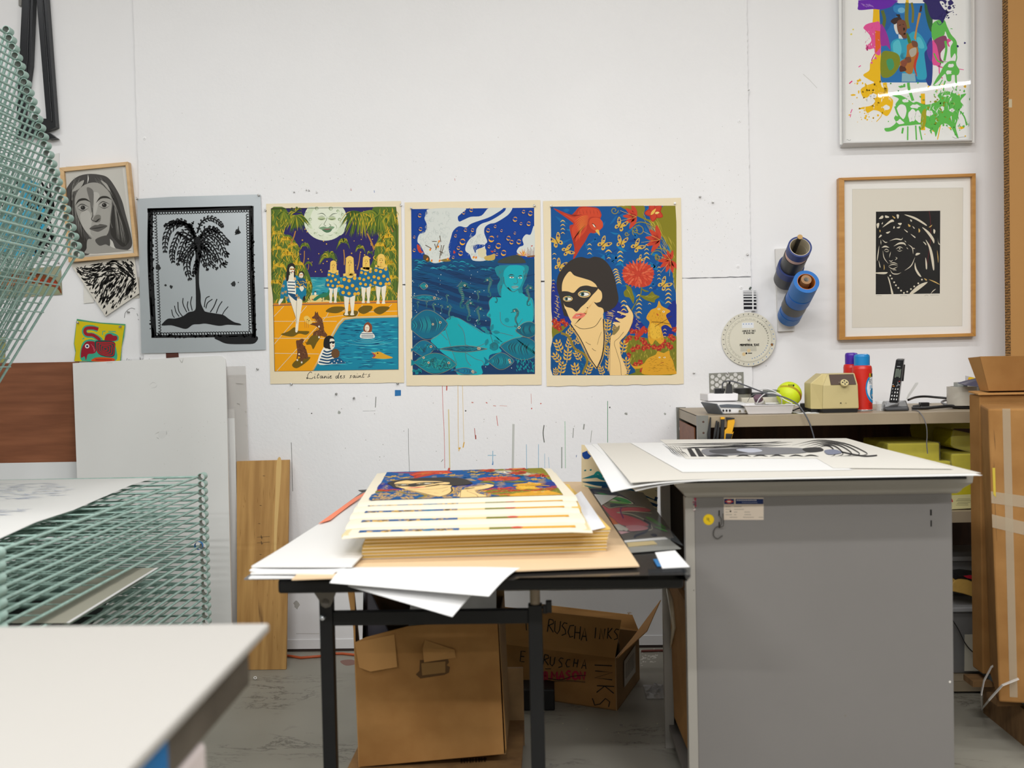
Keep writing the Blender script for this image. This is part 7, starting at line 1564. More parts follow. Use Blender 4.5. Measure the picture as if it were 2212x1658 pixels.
# ================================================================== PUSHPINS
M_pin = mat('silver pin','a9a8a6',.3,metal=.5)
PINS = [(574,455,WY,'silver pushpin at the top of the moon print, outer edge'),(866,444,WY,'silver pushpin at the top of the moon print, beside the undersea print'),(630,830,WY,'silver pushpin at the foot of the moon print, below its title'),(860,828,WY,'silver pushpin at the foot of the moon print, above the blue tape'),
    (888,450,PY,'silver pushpin at the picture corner of the undersea print, beside the moon print'),(1155,445,PY,'silver pushpin at the picture corner of the undersea print, beside the masked woman'),(1190,446,PY,'silver pushpin at the bird corner of the masked woman print'),(1458,440,PY,'white pushpin at the flower corner of the masked woman print'),
    (296,430,SY,'silver pushpin in the upper corner of the palm print beside the portrait'),(559,422,SY,'silver pushpin in the upper corner of the palm print beside the moon print'),(557,797,WY,'lone silver pushpin above the wooden plank'),(727,850,WY,'silver pushpin under the moon print, nearer its title'),(765,859,WY,'silver pushpin under the moon print, nearer the blue tape'),
    (1499,805,WY,'silver pushpin beside the lower corner of the masked woman print'),(1615,550,WY,'silver pushpin near the board edge above the test strip'),(1620,623,WY-.004,'dark green pushpin holding the test strip'),(1617,733,WY-.009,'silver pushpin at the centre of the round scale'),
    (636,415,WY,'silver pushpin high above the moon print, farthest out'),(662,411,WY,'silver pushpin high above the moon print, middle of five'),(668,412,WY,'silver pushpin high above the moon print, touching its neighbour'),(684,416,WY,'silver pushpin high above the moon print, nearest the undersea print'),(1617,195,WY,'small silver pushpin on the upper board edge'),
    (1512,425,WY,'silver pushpin beside the top of the masked woman print'),(1540,437,WY,'silver pushpin between the masked woman print and the board edge'),(169,697,CY_,'silver pushpin in the bird cloth beside the rack'),(261,705,CY_,'silver pushpin in the bird cloth beside the palm print'),(279,674,PW,'silver pushpin in the wall above the bird cloth'),(126,568,PW,'silver pushpin above the fish painting'),(1571,806,WY-.003,'silver pushpin holding the perforated metal plate')]
for x,y,Y,lb in PINS:
    p = onY(x,y,Y); d = Vector((rnd.uniform(-.25,.25),-1,rnd.uniform(-.2,.35))).normalized(); mb = MB(); small = 411<= y <= 416 or 'small' in lb; k = .6 if small else 1
    mb.lathe([(.0001,0),(.0045*k,.0005),(.0032*k,.003*k),(.0026*k,.007*k),(.0034*k,.0095*k),(.0044*k,.0105*k),(.0001,.0112*k)],p,d,14)
    tag(mb.build('pushpin',mat('green pin','3d4f46',.4) if 'green' in lb else (mat('white pin','e8e8ea',.3) if 'white pushpin' in lb else M_pin)),lb,'pushpin','pushpins on the wall')
thing_slab('tape_scrap',[(853,842),(866,842),(866,854),(853,855)],WY-.0012,mat('blue tape bright','1670b0'),.0008,'small square of blue tape below the moon print','tape')
# ================================================================== THINGS ON THE STEEL SHELF
def sz(px,py,h=SZ): return onZ(px,py,h)
def part(mb,nm,m,par,bev=0): return kid(mb,nm,m,par,bev)
k6 = k_(1440,740,5.2667); k6b = k_(1780,740,5.2667)
def on6(x,y,Y): p = k6((x,y)); return onY(p[0],p[1],Y)
def on6b(x,y,Y): p = k6b((x,y)); return onY(p[0],p[1],Y)
def thg(name,loc,label,cat,group=None):
    o = empty(name,loc,label=label,cat=cat,group=group); bpy.context.view_layer.update(); return o
# perforated metal plate pinned to the wall
P = [onY(x,y,WY-.003) for x,y in ((1531.5,806),(1606,803),(1607,850),(1533,852))]
mb = MB(); mb.slab(P,(0,.001,0)); o = mb.build('metal_plate',mat('zinc plate','9a9a92',.4,metal=.4,noise=.15,nscale=40)); tag(o,'perforated grey metal plate pinned above the shelf clutter','metal plate')
a = Art()
for x,y in ((521,387),(600,373),(693,366),(783,363),(568,416),(648,402),(740,397),(830,391),(521,450),(613,444),(700,430),(784,424),(572,480),(660,474),(744,460),(832,452),(524,512),(616,508),(700,500),(786,487)): X,Y_ = k6((x,y)); a.dot('d9d8d5',X,Y_,4.3,n=16)
a.build('punched_holes',lambda x,y,l: onY(x,y,WY-.003-l),o)
# white adapter block with plugs
ZT = SZ
def box_at(o,nm,m,x0,x1,y0,y1,z0,z1,bev=.003): mb = MB(); mb.bx(x0,x1,y0,y1,z0,z1); return part(mb,nm,m,o,bev)
M_wpl = mat('white plastic','e4e2e4',.35); M_bpl = mat('black plastic','1c1c1e',.35); M_dgrey = mat('slate plastic','5c626b',.35)
# modem: front bottom edge on shelf
Ym = 3.88
A_ = on6(615,825,Ym); B_ = on6(945,825,Ym)
mo = thg('modem',(A_.x,Ym,SZ),'white and grey cable modem lying at the shelf edge','modem')
zt = on6(600,690,Ym).z; d_ = .15
mb = MB(); x0m = on6(575,700,Ym).x; x1m = on6(968,740,Ym).x; xb0 = on6(395,690,4.0).x
mb.hexa([(x0m+.022,Ym,SZ+.002),(x1m-.006,Ym,SZ+.002),(x1m-.03,Ym+d_,SZ+.002),(xb0+.03,Ym+d_,SZ+.002)],[(x0m,Ym+.004,zt),(x1m-.002,Ym+.004,zt-.003),(x1m-.026,Ym+d_,zt+.002),(xb0,Ym+d_,zt+.004)]); part(mb,'modem_body',mat('modem white','dddcdc',.35),mo,.006)
mb = MB(); mb.slab([on6(x,y,Ym-.001) for x,y in ((600,705),(690,698),(900,706),(938,722),(938,742),(620,735),(606,725))],(0,.002,0)); part(mb,'brow',M_dgrey,mo)
mb = MB(); mb.hexa([(xb0+.02,Ym+.1,SZ+.001),(x0m+.02,Ym-.001,SZ+.001),(x0m+.03,Ym+.01,SZ+.001),(xb0+.04,Ym+.11,SZ+.001)],[(xb0-.004,Ym+.11,zt+.001),(x0m-.004,Ym+.003,zt-.002),(x0m,Ym+.006,zt-.002),(xb0,Ym+.12,zt+.001)]); part(mb,'side_trim',M_dgrey,mo)
for x in (645,682,719): mb = MB(); c = on6(x,770,Ym-.001); mb.box(c,(.006,.004,.007)); part(mb,'phone_jack',M_bpl,mo)
for x in (830,896): mb = MB(); c = on6(x,776,Ym); mb.rod(c,c+Vector((0,-.008,0)),.0042,n=12); mb.rod(c,c+Vector((0,-.010,0)),.0014,n=6,mi=1); part(mb,'coax_port',[mat('brass port','a59b84',.3,metal=.7),M_bpl],mo)
# adapter block
Ya = 3.97; zb_ = zt+.0045
ab = thg('power_adapter',(on6(640,620,Ya).x,Ya,zb_),'white power strip block with two black plugs on the modem','power strip')
xa0,xa1 = on6(445,600,Ya).x,on6(820,620,Ya).x; za = on6(600,578,Ya).z
mb = MB(); mb.hexa([(xa0+.008,Ya,zb_),(xa1-.003,Ya,zb_),(xa1,Ya+.09,zb_),(xa0-.01,Ya+.09,zb_)],[(xa0+.008,Ya+.003,za),(xa1,Ya+.003,za-.001),(xa1,Ya+.09,za),(xa0-.01,Ya+.09,za)]); part(mb,'block_body',M_wpl,ab,.004)
zc = za
p = on6(708,570,Ya+.03); mb = MB(); mb.hexa([(p.x-.013,Ya+.02,zc),(p.x+.013,Ya+.02,zc),(p.x+.013,Ya+.04,zc),(p.x-.013,Ya+.04,zc)],[(p.x-.008,Ya+.024,zc+.035),(p.x+.011,Ya+.024,zc+.035),(p.x+.011,Ya+.036,zc+.035),(p.x-.008,Ya+.036,zc+.035)]); mb.rod((p.x+.003,Ya+.03,zc+.035),(p.x+.004,Ya+.03,zc+.045),.004); part(mb,'plug',M_bpl,ab,.003)
p = on6(595,560,Ya+.03); mb = MB(); mb.box((p.x,Ya+.03,zc+.010),(.036,.03,.019)); mb.box((p.x+.012,Ya+.02,zc+.014),(.018,.02,.010)); part(mb,'plug',M_bpl,ab,.002)
# long grey cable arcing from the plug over the tray and down
pts = [on6(x,y,Y) for x,y,Y in ((633,520,4.0),(640,460,4.0),(680,437,3.99),(760,440,3.97),(880,480,3.93),(1010,530,3.88),(1150,580,3.84),(1290,605,3.82),(1420,655,3.80),(1500,710,3.785),(1560,790,3.775),(1620,900,3.77),(1655,1000,3.77),(1680,1095,3.77),(1690,1200,3.77))]
def cable(nm,pts,r,m,label,n=5):
    q = []
    for i in range(len(pts)-1):
        p0 = pts[max(i-1,0)]; p1 = pts[i]; p2 = pts[i+1]; p3 = pts[min(i+2,len(pts)-1)]
        for j in range(n):
            t = j/n; q.append(0.5*((2*p1)+(p2-p0)*t+(2*p0-5*p1+4*p2-p3)*t*t+(3*p1-p0-3*p2+p3)*t**3))
    q.append(pts[-1]); mb = MB(); mb.tube(q,r,8); return tag(mb.build(nm,m),label,'cable')
cable('power_cable',pts,.0026,mat('grey cable','55575d',.5),'long dark grey cable arcing from the plug and down over the shelf')
# jars behind
for x,y0,r,h,lab,m1,m2 in ((862,612,.034,.05,'black lidded glass jar behind the white power strip',mat('black lid','232323',.4),mat('murky glass','8b8a80',.15)),):
    c = on6(x,y0,4.15); c.z = SZ+.001; ztop = on6(x,514,4.15).z; o = thg('jar',c,lab,'jar'); H = ztop-c.z
    mb = MB(); mb.lathe([(.0001,0),(r,0),(r,H-.022),(.0001,H-.022)],c,(0,0,1),28); part(mb,'jar_body',m2,o)
    mb = MB(); mb.lathe([(r+.003,H-.022),(r+.003,H-.002),(r,H),(.0001,H)],c,(0,0,1),28); part(mb,'lid',m1,o)
c = on6(1010,640,4.2); c.z = SZ+.001; o = thg('tin',c,'low dark grey tin behind the white tray','tin'); mb = MB(); mb.lathe([(.0001,0),(.045,0),(.045,.062),(.042,.066),(.0001,.066)],c,(0,0,1),28); part(mb,'tin_body',mat('dark tin','3d3f42',.4),o)
mb = MB(); q0 = on6(1120,560,4.25); q1 = on6(1250,600,4.25); mb.bx(q0.x,q1.x+.01,4.2,4.3,SZ+.001,on6(1200,535,4.25).z); tag(mb.build('box',mat('grey green box','757b76',.4),bevel=.003),'small grey green box behind the softball','box').name = 'small_box'
# white tray
Yt = 3.86; t0,t1 = on6(930,820,Yt),on6(1420,826,Yt); r0_,r1_ = on6(880,690,Yt-.01),on6(1450,708,Yt-.01); zr = on6(1100,705,Yt).z
tr = thg('plastic_tray',((t0.x+t1.x)/2,Yt+.08,SZ),'white plastic tray of clutter on the steel shelf','tray'); D = .14; zf = SZ+.0015
ins = .004
mb = MB()
B4 = [(t0.x,Yt,zf),(t1.x,Yt,zf),(t1.x-.01,Yt+D-.02,zf),(t0.x,Yt+D-.02,zf)]; T4 = [(r0_.x,Yt-.012,zr),(r1_.x,Yt-.012,zr),(r1_.x-.008,Yt+D,zr),(r0_.x-.01,Yt+D,zr)]
mb.add(B4,[(3,2,1,0)]);
for i in range(4): j = (i+1) % 4; mb.add([B4[i],B4[j],T4[j],T4[i]],[(0,1,2,3)])
ob = part(mb,'tray_body',M_wpl,tr); so = ob.modifiers.new('s','SOLIDIFY'); so.thickness = .002; so.offset =-1
mb = MB(); ctr = sum((Vector(v) for v in T4),Vector())/4; O_ = [Vector(v)+(Vector(v)-ctr).normalized()*.006 for v in T4]
for i in range(4): j = (i+1) % 4; mb.hexa([Vector(T4[i])-Vector((0,0,.002)),Vector(T4[j])-Vector((0,0,.002)),O_[j]-Vector((0,0,.002)),O_[i]-Vector((0,0,.002))],[T4[i],T4[j],O_[j],O_[i]])
part(mb,'rim',M_wpl,tr)
# tray contents
c = on6(1065,640,3.92); o = thg('bottle',c,'small bottle with a purple cap leaning in the white tray','bottle')
ax = Vector((-.25,-.35,.6)).normalized(); b0 = Vector((c.x+.012,3.95,SZ+.012)); mb = MB(); mb.lathe([(.0001,0),(.019,0),(.019,.04),(.016,.046)],b0,ax,24); part(mb,'bottle_body',mat('white label','cfcac4',.4),o); mb = MB(); mb.lathe([(.0165,.046),(.0165,.062),(.014,.064),(.0001,.064)],b0,ax,24); part(mb,'cap',mat('purple cap','6b4f5e',.4),o)
for x,y,w_ in ((1110,684,.05),(1215,670,.06),(1240,690,.05)):
    c = on6(x,y,3.90); c.z = min(c.z,zr-.004); mb = MB(); mb.box((c.x,3.90+(x % 7)*.006,zr-.010),(w_,.02,.018)); tag(mb.build('charger',M_bpl,bevel=.003),{1110: 'flat black charger beneath the white cable loops',1215: 'black charger at the back of the white tray',1240: 'black charger at the tray end beside the softball'}[x],'charger')
mb = MB(); q = on6(990,640,4.05); mb.bx(on6(835,630,4.05).x,on6(1300,640,4.05).x,4.02,4.05,SZ+.001,on6(900,622,4.05).z); tag(mb.build('card_box',mat('cream box','d5cfc0',.5),bevel=.002),'low cream box behind the white tray','box')
M_wc = mat('white cable','dededf',.4)
cable('charging_cable',[on6(x,y,Y) for x,y,Y in ((1025,690,3.87),(1060,630,3.86),(1120,580,3.85),(1200,570,3.85),(1270,590,3.86),(1305,640,3.87),(1310,695,3.88))],.0022,M_wc,'white cable looping highest out of the tray')
cable('charging_cable',[on6(x,y,Y) for x,y,Y in ((1040,540,3.95),(1110,520,3.94),(1200,540,3.93),(1290,590,3.90),(1330,640,3.88),(1430,690,3.86))],.002,M_wc,'white cable trailing from behind the tray towards the softball')
cable('thin_wire',[on6(x,y,Y) for x,y,Y in ((920,672,3.9),(950,620,3.9),(1000,585,3.9),(1050,590,3.9))],.001,mat('thin wire','6d6d6c',.4),'thin grey wire at the modem end of the tray')
# softball
c = on6(1392,585,3.98); rb = (on6(1534,600,3.98)-on6(1245,600,3.98)).length/2; c.z = max(c.z,SZ+.03)
o = thg('softball',c,'neon yellow softball with red stitching on the shelf','ball')
bpy.context.view_layer.update()
mb = MB(); n = 24; mb.lathe([(max(rb*math.sin(math.pi*i/n),.0001),-rb*math.cos(math.pi*i/n)) for i in range(n+1)],c,(0,0,1),40); part(mb,'ball',mat('neon leather','cfe01a',.5),o)
def seam(fn): return [c+fn(i/46)*rb*1.004 for i in range(47)]
def sfn(cx_,cy_,rad,a0,a1):
    def f(t):
        an = a0+(a1-a0)*t; u = cx_+rad*math.cos(an); v = cy_+rad*math.sin(an); y =-math.sqrt(max(0,1-u*u-v*v)); return Vector((u,y,v))
    return f
mb = MB(); S_ = seam(sfn(-.40,-.58,1.25,1.85,.08))
for i in range(len(S_)-1):
    if (S_[i]-c).y >-rb*.02: pass
    d = (S_[i+1]-S_[i]).normalized(); nn = (S_[i]-c).normalized(); sd = d.cross(nn)
    mb.rod(S_[i]-sd*.0045+d*.001,S_[i]+d*.0025,.0006,n=5); mb.rod(S_[i]+sd*.0045+d*.001,S_[i]+d*.0025,.0006,n=5)
part(mb,'stitching',mat('red thread','9c2b22',.6),o)
a = Art()
for i in range(7): a.rect('4a5a1a',1384+i*2.0,829+(i % 2)*.4,1385.2+i*2.0,832)
for i in range(3): a.line('4a5a1a',[(1393+i*3-1393+1685,843+i),(1393+i*3-1393+1687,841+i)],1)
def ball(px,py,l):
    r_ = ray(px,py); oc = CAMP-c; b_ = r_.dot(oc); A2 = r_.dot(r_); D2 = b_*b_-A2*(oc.dot(oc)-(rb+.0006+l)**2)
    return CAMP+r_*((-b_-math.sqrt(max(D2,0)))/A2)
a2 = Art()
for i in range(6): X,Y_ = k6((1385+i*12,482)); a2.rect('4a5a1a',X,Y_-2,X+1.3,Y_+2)
X,Y_ = k6((1443,487)); a2.dot('2b2f1a',X,Y_,2)
for i in range(4): X,Y_ = k6((1252+i*9,545+i*2)); a2.rect('4a5a1a',X,Y_-1.4,X+1,Y_+1.4)
a2.build('ball_print',lambda x,y,l: ball(x,y,l),o)
# coil of cable under the ball
cable('power_cable',[on6(x,y,Y) for x,y,Y in ((1420,805,3.86),(1500,800,3.88),(1600,775,3.92),(1635,770,3.95),(1590,735,4.02),(1500,745,4.0),(1440,770,3.93))],.003,M_bpl,'black cable coiled on the shelf between softball and sharpener')
mb = MB(); q = on6(1570,720,4.0); mb.box((q.x,4.0,SZ+.016),(.03,.03,.03)); tag(mb.build('plug',M_bpl,bevel=.004),'black plug lying beside the pencil sharpener','plug').name = 'power_plug'
mb = MB(); mb.bx(on6(1490,815,3.85).x,on6(1730,812,3.85).x,3.84,3.95,SZ+.0005,SZ+.0015); tag(mb.build('paper_slip',M_white),'white slip of paper in front of the pencil sharpener','paper')
# ---- electric pencil sharpener
Ys = 3.86; ps = thg('pencil_sharpener',(on6(1900,800,Ys).x,Ys+.07,SZ),'beige electric pencil sharpener with a four-hole dial','pencil sharpener')
M_beige = mat('aged beige plastic','c9ba86',.4,noise=.06,nscale=9); M_beige2 = mat('aged beige side','c6b680',.45)
f0 = on6(1775,770,Ys); f1_ = on6(2190,745,Ys); f2_ = on6(2135,350,Ys+.03); f3_ = on6(1830,365,Ys+.03)
bl = on6(1620,735,Ys+.10); D = .13
mb = MB()
xl,xr = f0.x,f1_.x; xtl,xtr = f3_.x,f2_.x; zb0 = SZ+.014; zmid = on6(1900,485,Ys).z; ztp = on6(1950,350,Ys+.03).z; yl = Ys+D
V = [(xl,Ys,zb0),(xr,Ys,zb0),(xr,yl,zb0),(xl,yl,zb0),(xl+.002,Ys-.004,zmid-.0),(xtr+.004,Ys-.002,zmid),(xtr,yl,zmid),(xl,yl,zmid),(xtl,Ys+.025,ztp),(xtr,Ys+.025,ztp+.001),(xtr,yl,ztp),(xtl,yl,ztp)]
mb.add(V,[(0,1,5,4),(1,2,6,5),(2,3,7,6),(3,0,4,7),(4,5,9,8),(5,6,10,9),(6,7,11,10),(7,4,8,11),(8,9,10,11),(3,2,1,0)]); part(mb,'front_housing',M_beige,ps,.004)
xs = on6(1618,600,Ys+.06).x; zs = on6(1618,460,Ys+.06).z; zs2 = on6(1750,350,Ys+.06).z; xk = on6(1750,350,Ys+.06).x
mb = MB(); mb.slab([(xs,Ys+.035,SZ+.014),(xl-.001,Ys+.035,SZ+.014),(xl-.001,Ys+.035,zmid),(xtl+.004,Ys+.035,ztp-.0015),(xk,Ys+.035,zs2),(xs,Ys+.035,zs)],(0,D-.035,0)); part(mb,'rear_housing',M_beige2,ps,.003)
mb = MB(); mb.slab([(xs+.001,Ys+.036,SZ+.014),(xl+.004,Ys+.004,SZ+.014),(xl+.004,Ys+.004,zmid),(xtl+.002,Ys+.028,ztp-.001),(xk+.002,Ys+.036,zs2),(xs+.001,Ys+.036,zs)],(.001,.006,0)); part(mb,'side_housing',M_beige2,ps,.002)
mb = MB(); mb.hexa([(xl+.004,Ys+.002,SZ+.0005),(xr-.006,Ys+.002,SZ+.0005),(xr-.006,yl,SZ+.0005),(xs,yl,SZ+.0005)],[(xl+.002,Ys,SZ+.014),(xr-.004,Ys,SZ+.014),(xr-.004,yl,SZ+.014),(xs,yl,SZ+.014)]); mb.bx(xs+.002,xl+.02,Ys+.037,yl,SZ+.0005,SZ+.0138); part(mb,'base',M_bpl,ps)
fv = lambda x,y: ((x-1828)/(2150-1828),(470-y)/(470-368))
mb = MB(); pl = []
for u,v in ((.03,0),(.97,0),(.94,1),(.03,1)):
    p = Vector((xtl,Ys-.003,zmid+.002)).lerp(Vector((xtr,Ys-.002,zmid+.002)),u); q = Vector((xtl,Ys+.023,ztp-.003)).lerp(Vector((xtr,Ys+.023,ztp-.003)),u); pl.append(p.lerp(q,v)+Vector((0,-.0022,.0005)))
mb.slab(pl,(0,.002,0)); part(mb,'brown_panel',mat('walnut sticker','4c3a30',.5),ps)
nrm = (pl[1]-pl[0]).cross(pl[3]-pl[0]).normalized(); nrm = nrm if nrm.y < 0 else -nrm
c = pl[0].lerp(pl[1],.52)+Vector((0,-.001,.004)); mb = MB(); mb.lathe([(.0148,0),(.0148,.006),(.0135,.0075),(.0001,.0075)],c,nrm,30); part(mb,'dial',M_beige,ps)
u_ = (pl[1]-pl[0]).normalized(); v_ = nrm.cross(u_); v_ = v_ if v_.z > 0 else -v_
for du_,dv_,r in ((0,.0072,.0030),(0,-.0072,.0030),(.0075,0,.0030),(-.0075,0,.0030),(0,0,.0014)):
    mb = MB(); cc = c+u_*du_+v_*dv_+nrm*.0077; mb.lathe([(.0001,0),(r,0)],cc,nrm,14); part(mb,'pencil_hole',M_bpl,ps)
a = Art(); write(a,'BOSTON',0,0,1.0,1.15,'8f8478',.22)
a.build('brand_name',lambda x,y,l: pl[0].lerp(pl[1],.33)+u_*(x*.0048)+(pl[3]-pl[0]).normalized()*(.0125-y*.0042)+nrm*(.0004+l),ps)
a = Art(); a.poly('2b2a24',[(0,0),(2,-3),(3,-1),(5,-3),(7,2),(3,3)],False); a.line('2b2a24',[(22,4),(24,-1),(27,0),(27,4)],.8)
a.build('chipped_marks',lambda x,y,l: Vector((xl,Ys-.0045,0)).lerp(Vector((xr,Ys-.0045,0)),.47)+Vector((x*.00085,-l,SZ+.036-y*.0009)),ps)
# ---- spray cans
def can(xc,Y,wpx,ztop_y,lab,capm,k,label_side=True):
    c = k((xc,700)); p = onY(c[0],c[1],Y); c = Vector((p.x,Y,SZ+.001)); q = k((xc,ztop_y)); H = onY(q[0],q[1],Y).z-c.z; r = wpx/5.2667/2/FPX*Y*1.0
    o = thg('spray_can',c,lab,'spray can','spray adhesive cans')
    mb = MB(); mb.lathe([(.0001,0),(r,0),(r,.004),(r*.985,.005),(r*.985,H*.74),(r*.93,H*.785),(r*.8,H*.80)],c,(0,0,1),44,0,True,[0,0,0,1,1,1]); part(mb,'can_body',[mat('can rim','c6c4c4',.3,metal=.6),mat('red can','d02a20',.3)],o)
    mb = MB(); mb.lathe([(r*.78,H*.79),(r*.78,H*.955),(r*.72,H*.985),(r*.55,H),(.0001,H)],c,(0,0,1),44); part(mb,'cap',capm,o)
    return o,c,r,H
def cyl(c,r,ang,z,l=0): return Vector((c.x+(r+l)*math.sin(ang),c.y-(r+l)*math.cos(ang),z))
o,c,r,H = can(318,4.02,180,112,'spray can with a purple cap behind the pencil sharpener',mat('purple cap glossy','4a1f9c',.3),k6b)
a = Art(); a.rect('dcdcdc',-1.2,.60,1.2,.64); a.rect('2f2f2f',-1.2,.575,1.2,.60); a.build('label_band',lambda x,y,l: cyl(c,r*.986,x,c.z+y*H,.0004+l),o)
c1 = c
o,c,r,H = can(436,3.96,222,128,'red spray can with a bright blue cap and round label',mat('blue cap glossy','1583c4',.3),k6b)
a = Art()
def ellip(cx_,cy_,rx,ry,n=30): return [(cx_+rx*math.cos(2*math.pi*i/n),cy_+ry*math.sin(2*math.pi*i/n)) for i in range(n)]
def bnd(a,c_,P): a.poly(c_,P,False)
# label centre sits on the side turned away to the right of view
bnd(a,'1b86c2',ellip(1.05,.395,1.02,.262)); bnd(a,'dfe4ea',ellip(1.10,.40,.92,.215)); bnd(a,'3a9bd0',ellip(.95,.30,.40,.10)); bnd(a,'1d3f66',ellip(.95,.30,.36,.088)); bnd(a,'3a9bd0',ellip(.95,.30,.30,.075)); bnd(a,'e6c9b0',[(.80,.28),(1.1,.30),(1.0,.24)])
a.rect('17181c',.42,.595,1.3,.655)
for i,ch in enumerate('Sc'): write(a,{'c': 'C'}.get(ch,ch),.46+i*.17,.645,.17,-.045,'e8b51c',.035)
for st in ([(.52,.545),(.46,.55),(.47,.53),(.53,.52),(.46,.51)],[(.60,.49),(.60,.545),(.68,.54),(.67,.51),(.60,.512)],[(.76,.51),(.76,.545),(.82,.545)],[(.90,.515),(.90,.54)]): a.line('3b3f48',st,.022)
for i in range(4): a.rect('8a8f96',.46+i*.12,.478,.54+i*.12,.495)
for i in range(3): a.rect('3a9bd0',.5,.43-i*.02,.95,.438-i*.02)
for i in range(5): a.rect('7a1512',.35,.13-i*.02,.9,.136-i*.02)
def wrapped(x,y,l): return cyl(c,r*.986,x,c.z+y*H,.0004+l)
# densify polygons so that they follow the can
for i,(cc_,kk,g,L) in enumerate(a.sh):
    if kk == 'p':
        q = []
        for j in range(len(g)):
            p_,n_ = g[j],g[(j+1) % len(g)]; m_ = max(1,int(abs(n_.x-p_.x)/.08))
            for t in range(m_): q.append(p_.lerp(n_,t/m_))
        a.sh[i]= (cc_,kk,q,L)
def strips(art):
    """cut each polygon into narrow vertical slices that hug the cylinder"""
    out = []
    for (cc_,kk,g,L) in art.sh:
        if kk != 'p' or max(p.x for p in g)-min(p.x for p in g)< .15: out.append((cc_,kk,g,L)); continue
        xs = sorted({round(p.x,3) for p in g}); x0_,x1_ = xs[0],xs[-1]; m_ = int((x1_-x0_)/.07)+1
        def span(x):
            ys = []
            for j in range(len(g)):
                p_,n_ = g[j],g[(j+1) % len(g)]
                if (p_.x-x)*(n_.x-x)<= 0 and abs(n_.x-p_.x)> 1e-9: ys.append(p_.y+(n_.y-p_.y)*(x-p_.x)/(n_.x-p_.x))
            return (min(ys),max(ys)) if ys else None
        prev = None; Lp = []; Rp = []
        for j in range(m_+1):
            x = x0_+(x1_-x0_)*(min(max(j/m_,.002),.998)); s_ = span(x)
            if s_: Lp.append(Vector((x,s_[0]))); Rp.append(Vector((x,s_[1])))
        out.append((cc_,'r',(Lp,Rp),L))
    art.sh = out
strips(a); a.build('can_label',wrapped,o)
# ---- cordless phone in its cradle
Yp = 3.90; ph = thg('telephone',(on6b(830,760,Yp).x,Yp+.03,SZ),'black cordless telephone standing in its charging cradle','telephone')
M_ph = mat('graphite plastic','38393c',.3); M_phs = mat('silver side','8b8c90',.3,metal=.5)
mb = MB(); cb = [(672,735),(700,785),(960,785),(1003,745)]
q = [on6b(672,760,Yp),on6b(1000,760,Yp)]; xa,xb = q[0].x,q[1].x
mb.hexa([(xa+.008,Yp-.012,SZ+.001),(xb-.012,Yp-.012,SZ+.001),(xb,Yp+.06,SZ+.001),(xa+.005,Yp+.05,SZ+.001)],[(xa,Yp-.010,SZ+.014),(xb-.016,Yp-.008,SZ+.016),(xb,Yp+.06,on6b(960,650,Yp+.05).z),(xa+.014,Yp+.05,on6b(760,655,Yp+.05).z)]); part(mb,'cradle',M_ph,ph,.005)
F = [on6b(x,y,Yp+d) for x,y,d in ((735,683,.006),(838,690,.006),(905,190,.045),(818,188,.045))]
th_ = Vector((.012,.022,.004))
mb = MB(); mb.hexa([F[0],F[1],F[1]+th_*1.0,F[0]+th_*.8],[F[3],F[2],F[2]+th_*.95,F[3]+th_*.8]); part(mb,'handset',M_ph,ph,.004)
mb = MB(); mb.hexa([F[1]+Vector((.0005,0,.004)),F[1]+th_*1.15,F[1]+th_*1.0+Vector((0,.004,0)),F[1]+th_*.5],[F[2]+Vector((.0005,0,-.004)),F[2]+th_*1.1,F[2]+th_*.9+Vector((0,.004,0)),F[2]+th_*.5]); part(mb,'side_band',M_phs,ph,.001)
mb = MB(); mb.hexa([F[1].lerp(F[2],.5)+Vector((.010,.018,0)),F[1].lerp(F[2],.5)+Vector((.019,.024,0)),F[1].lerp(F[2],.5)+Vector((.017,.03,0)),F[1].lerp(F[2],.5)+Vector((.008,.026,0))],[F[1].lerp(F[2],.88)+Vector((.010,.018,0)),F[1].lerp(F[2],.88)+Vector((.017,.024,0)),F[1].lerp(F[2],.88)+Vector((.015,.03,0)),F[1].lerp(F[2],.88)+Vector((.008,.026,0))]); part(mb,'belt_clip',M_bpl,ph)
nf = (F[1]-F[0]).cross(F[3]-F[0]).normalized(); nf = nf if nf.y < 0 else -nf
def fp(u,v,l=0): return F[0].lerp(F[1],u).lerp(F[3].lerp(F[2],u),v)+nf*(.0006+l)
a = Art(); a.rect('0f1012',.04,.02,.96,.98); a.rect('6c7567',.2,.58,.88,.78); a.rect('59625a',.25,.6,.83,.76); a.dot('26272a',.5,.925,.16,.03,n=16); a.rect('b9bcc0',.28,.832,.72,.842)
for r_ in range(3):
    for c_i in range(4): a.rect('e2e2e2',.18+r_*.28,.07+c_i*.078,.29+r_*.28,.105+c_i*.078); 
for c_i in range(3): a.rect('2c2d30',.2+c_i*.27,.53,.3+c_i*.27,.545)
a.arc('9a9ca0',.52,.44,.22,0,360,.03,.055,taper=False); a.rect('e0882a',.14,.375,.36,.39); a.rect('c43a34',.78,.49,.92,.505); a.rect('dcdcdc',.8,.41,.92,.425); a.rect('dcdcdc',.1,.41,.2,.425)
a.build('keypad_and_screen',lambda x,y,l: fp(x,y,l),ph)
M_clear = mat('clear acetate','dfe3e3',.1,alpha=.3,spec=.9)
mb = MB(); c = on6b(650,740,3.93); c.z = SZ+.001; mb.lathe([(.018,0),(.016,.012),(.02,.036)],c,(0,0,1),22); ob = mb.build('plastic_cup',M_clear); tag(ob,'small clear plastic cup beside the telephone cradle','cup')
cable('phone_cable',[on6b(x,y,Y) for x,y,Y in ((1000,765,3.90),(1050,768,3.86),(1085,790,3.80),(1130,850,3.775),(1165,950,3.77),(1172,1060,3.77),(1168,1150,3.77),(1178,1260,3.77))],.0019,mat('grey cord','6c6c70',.5),'thin grey phone cord hanging over the shelf edge')
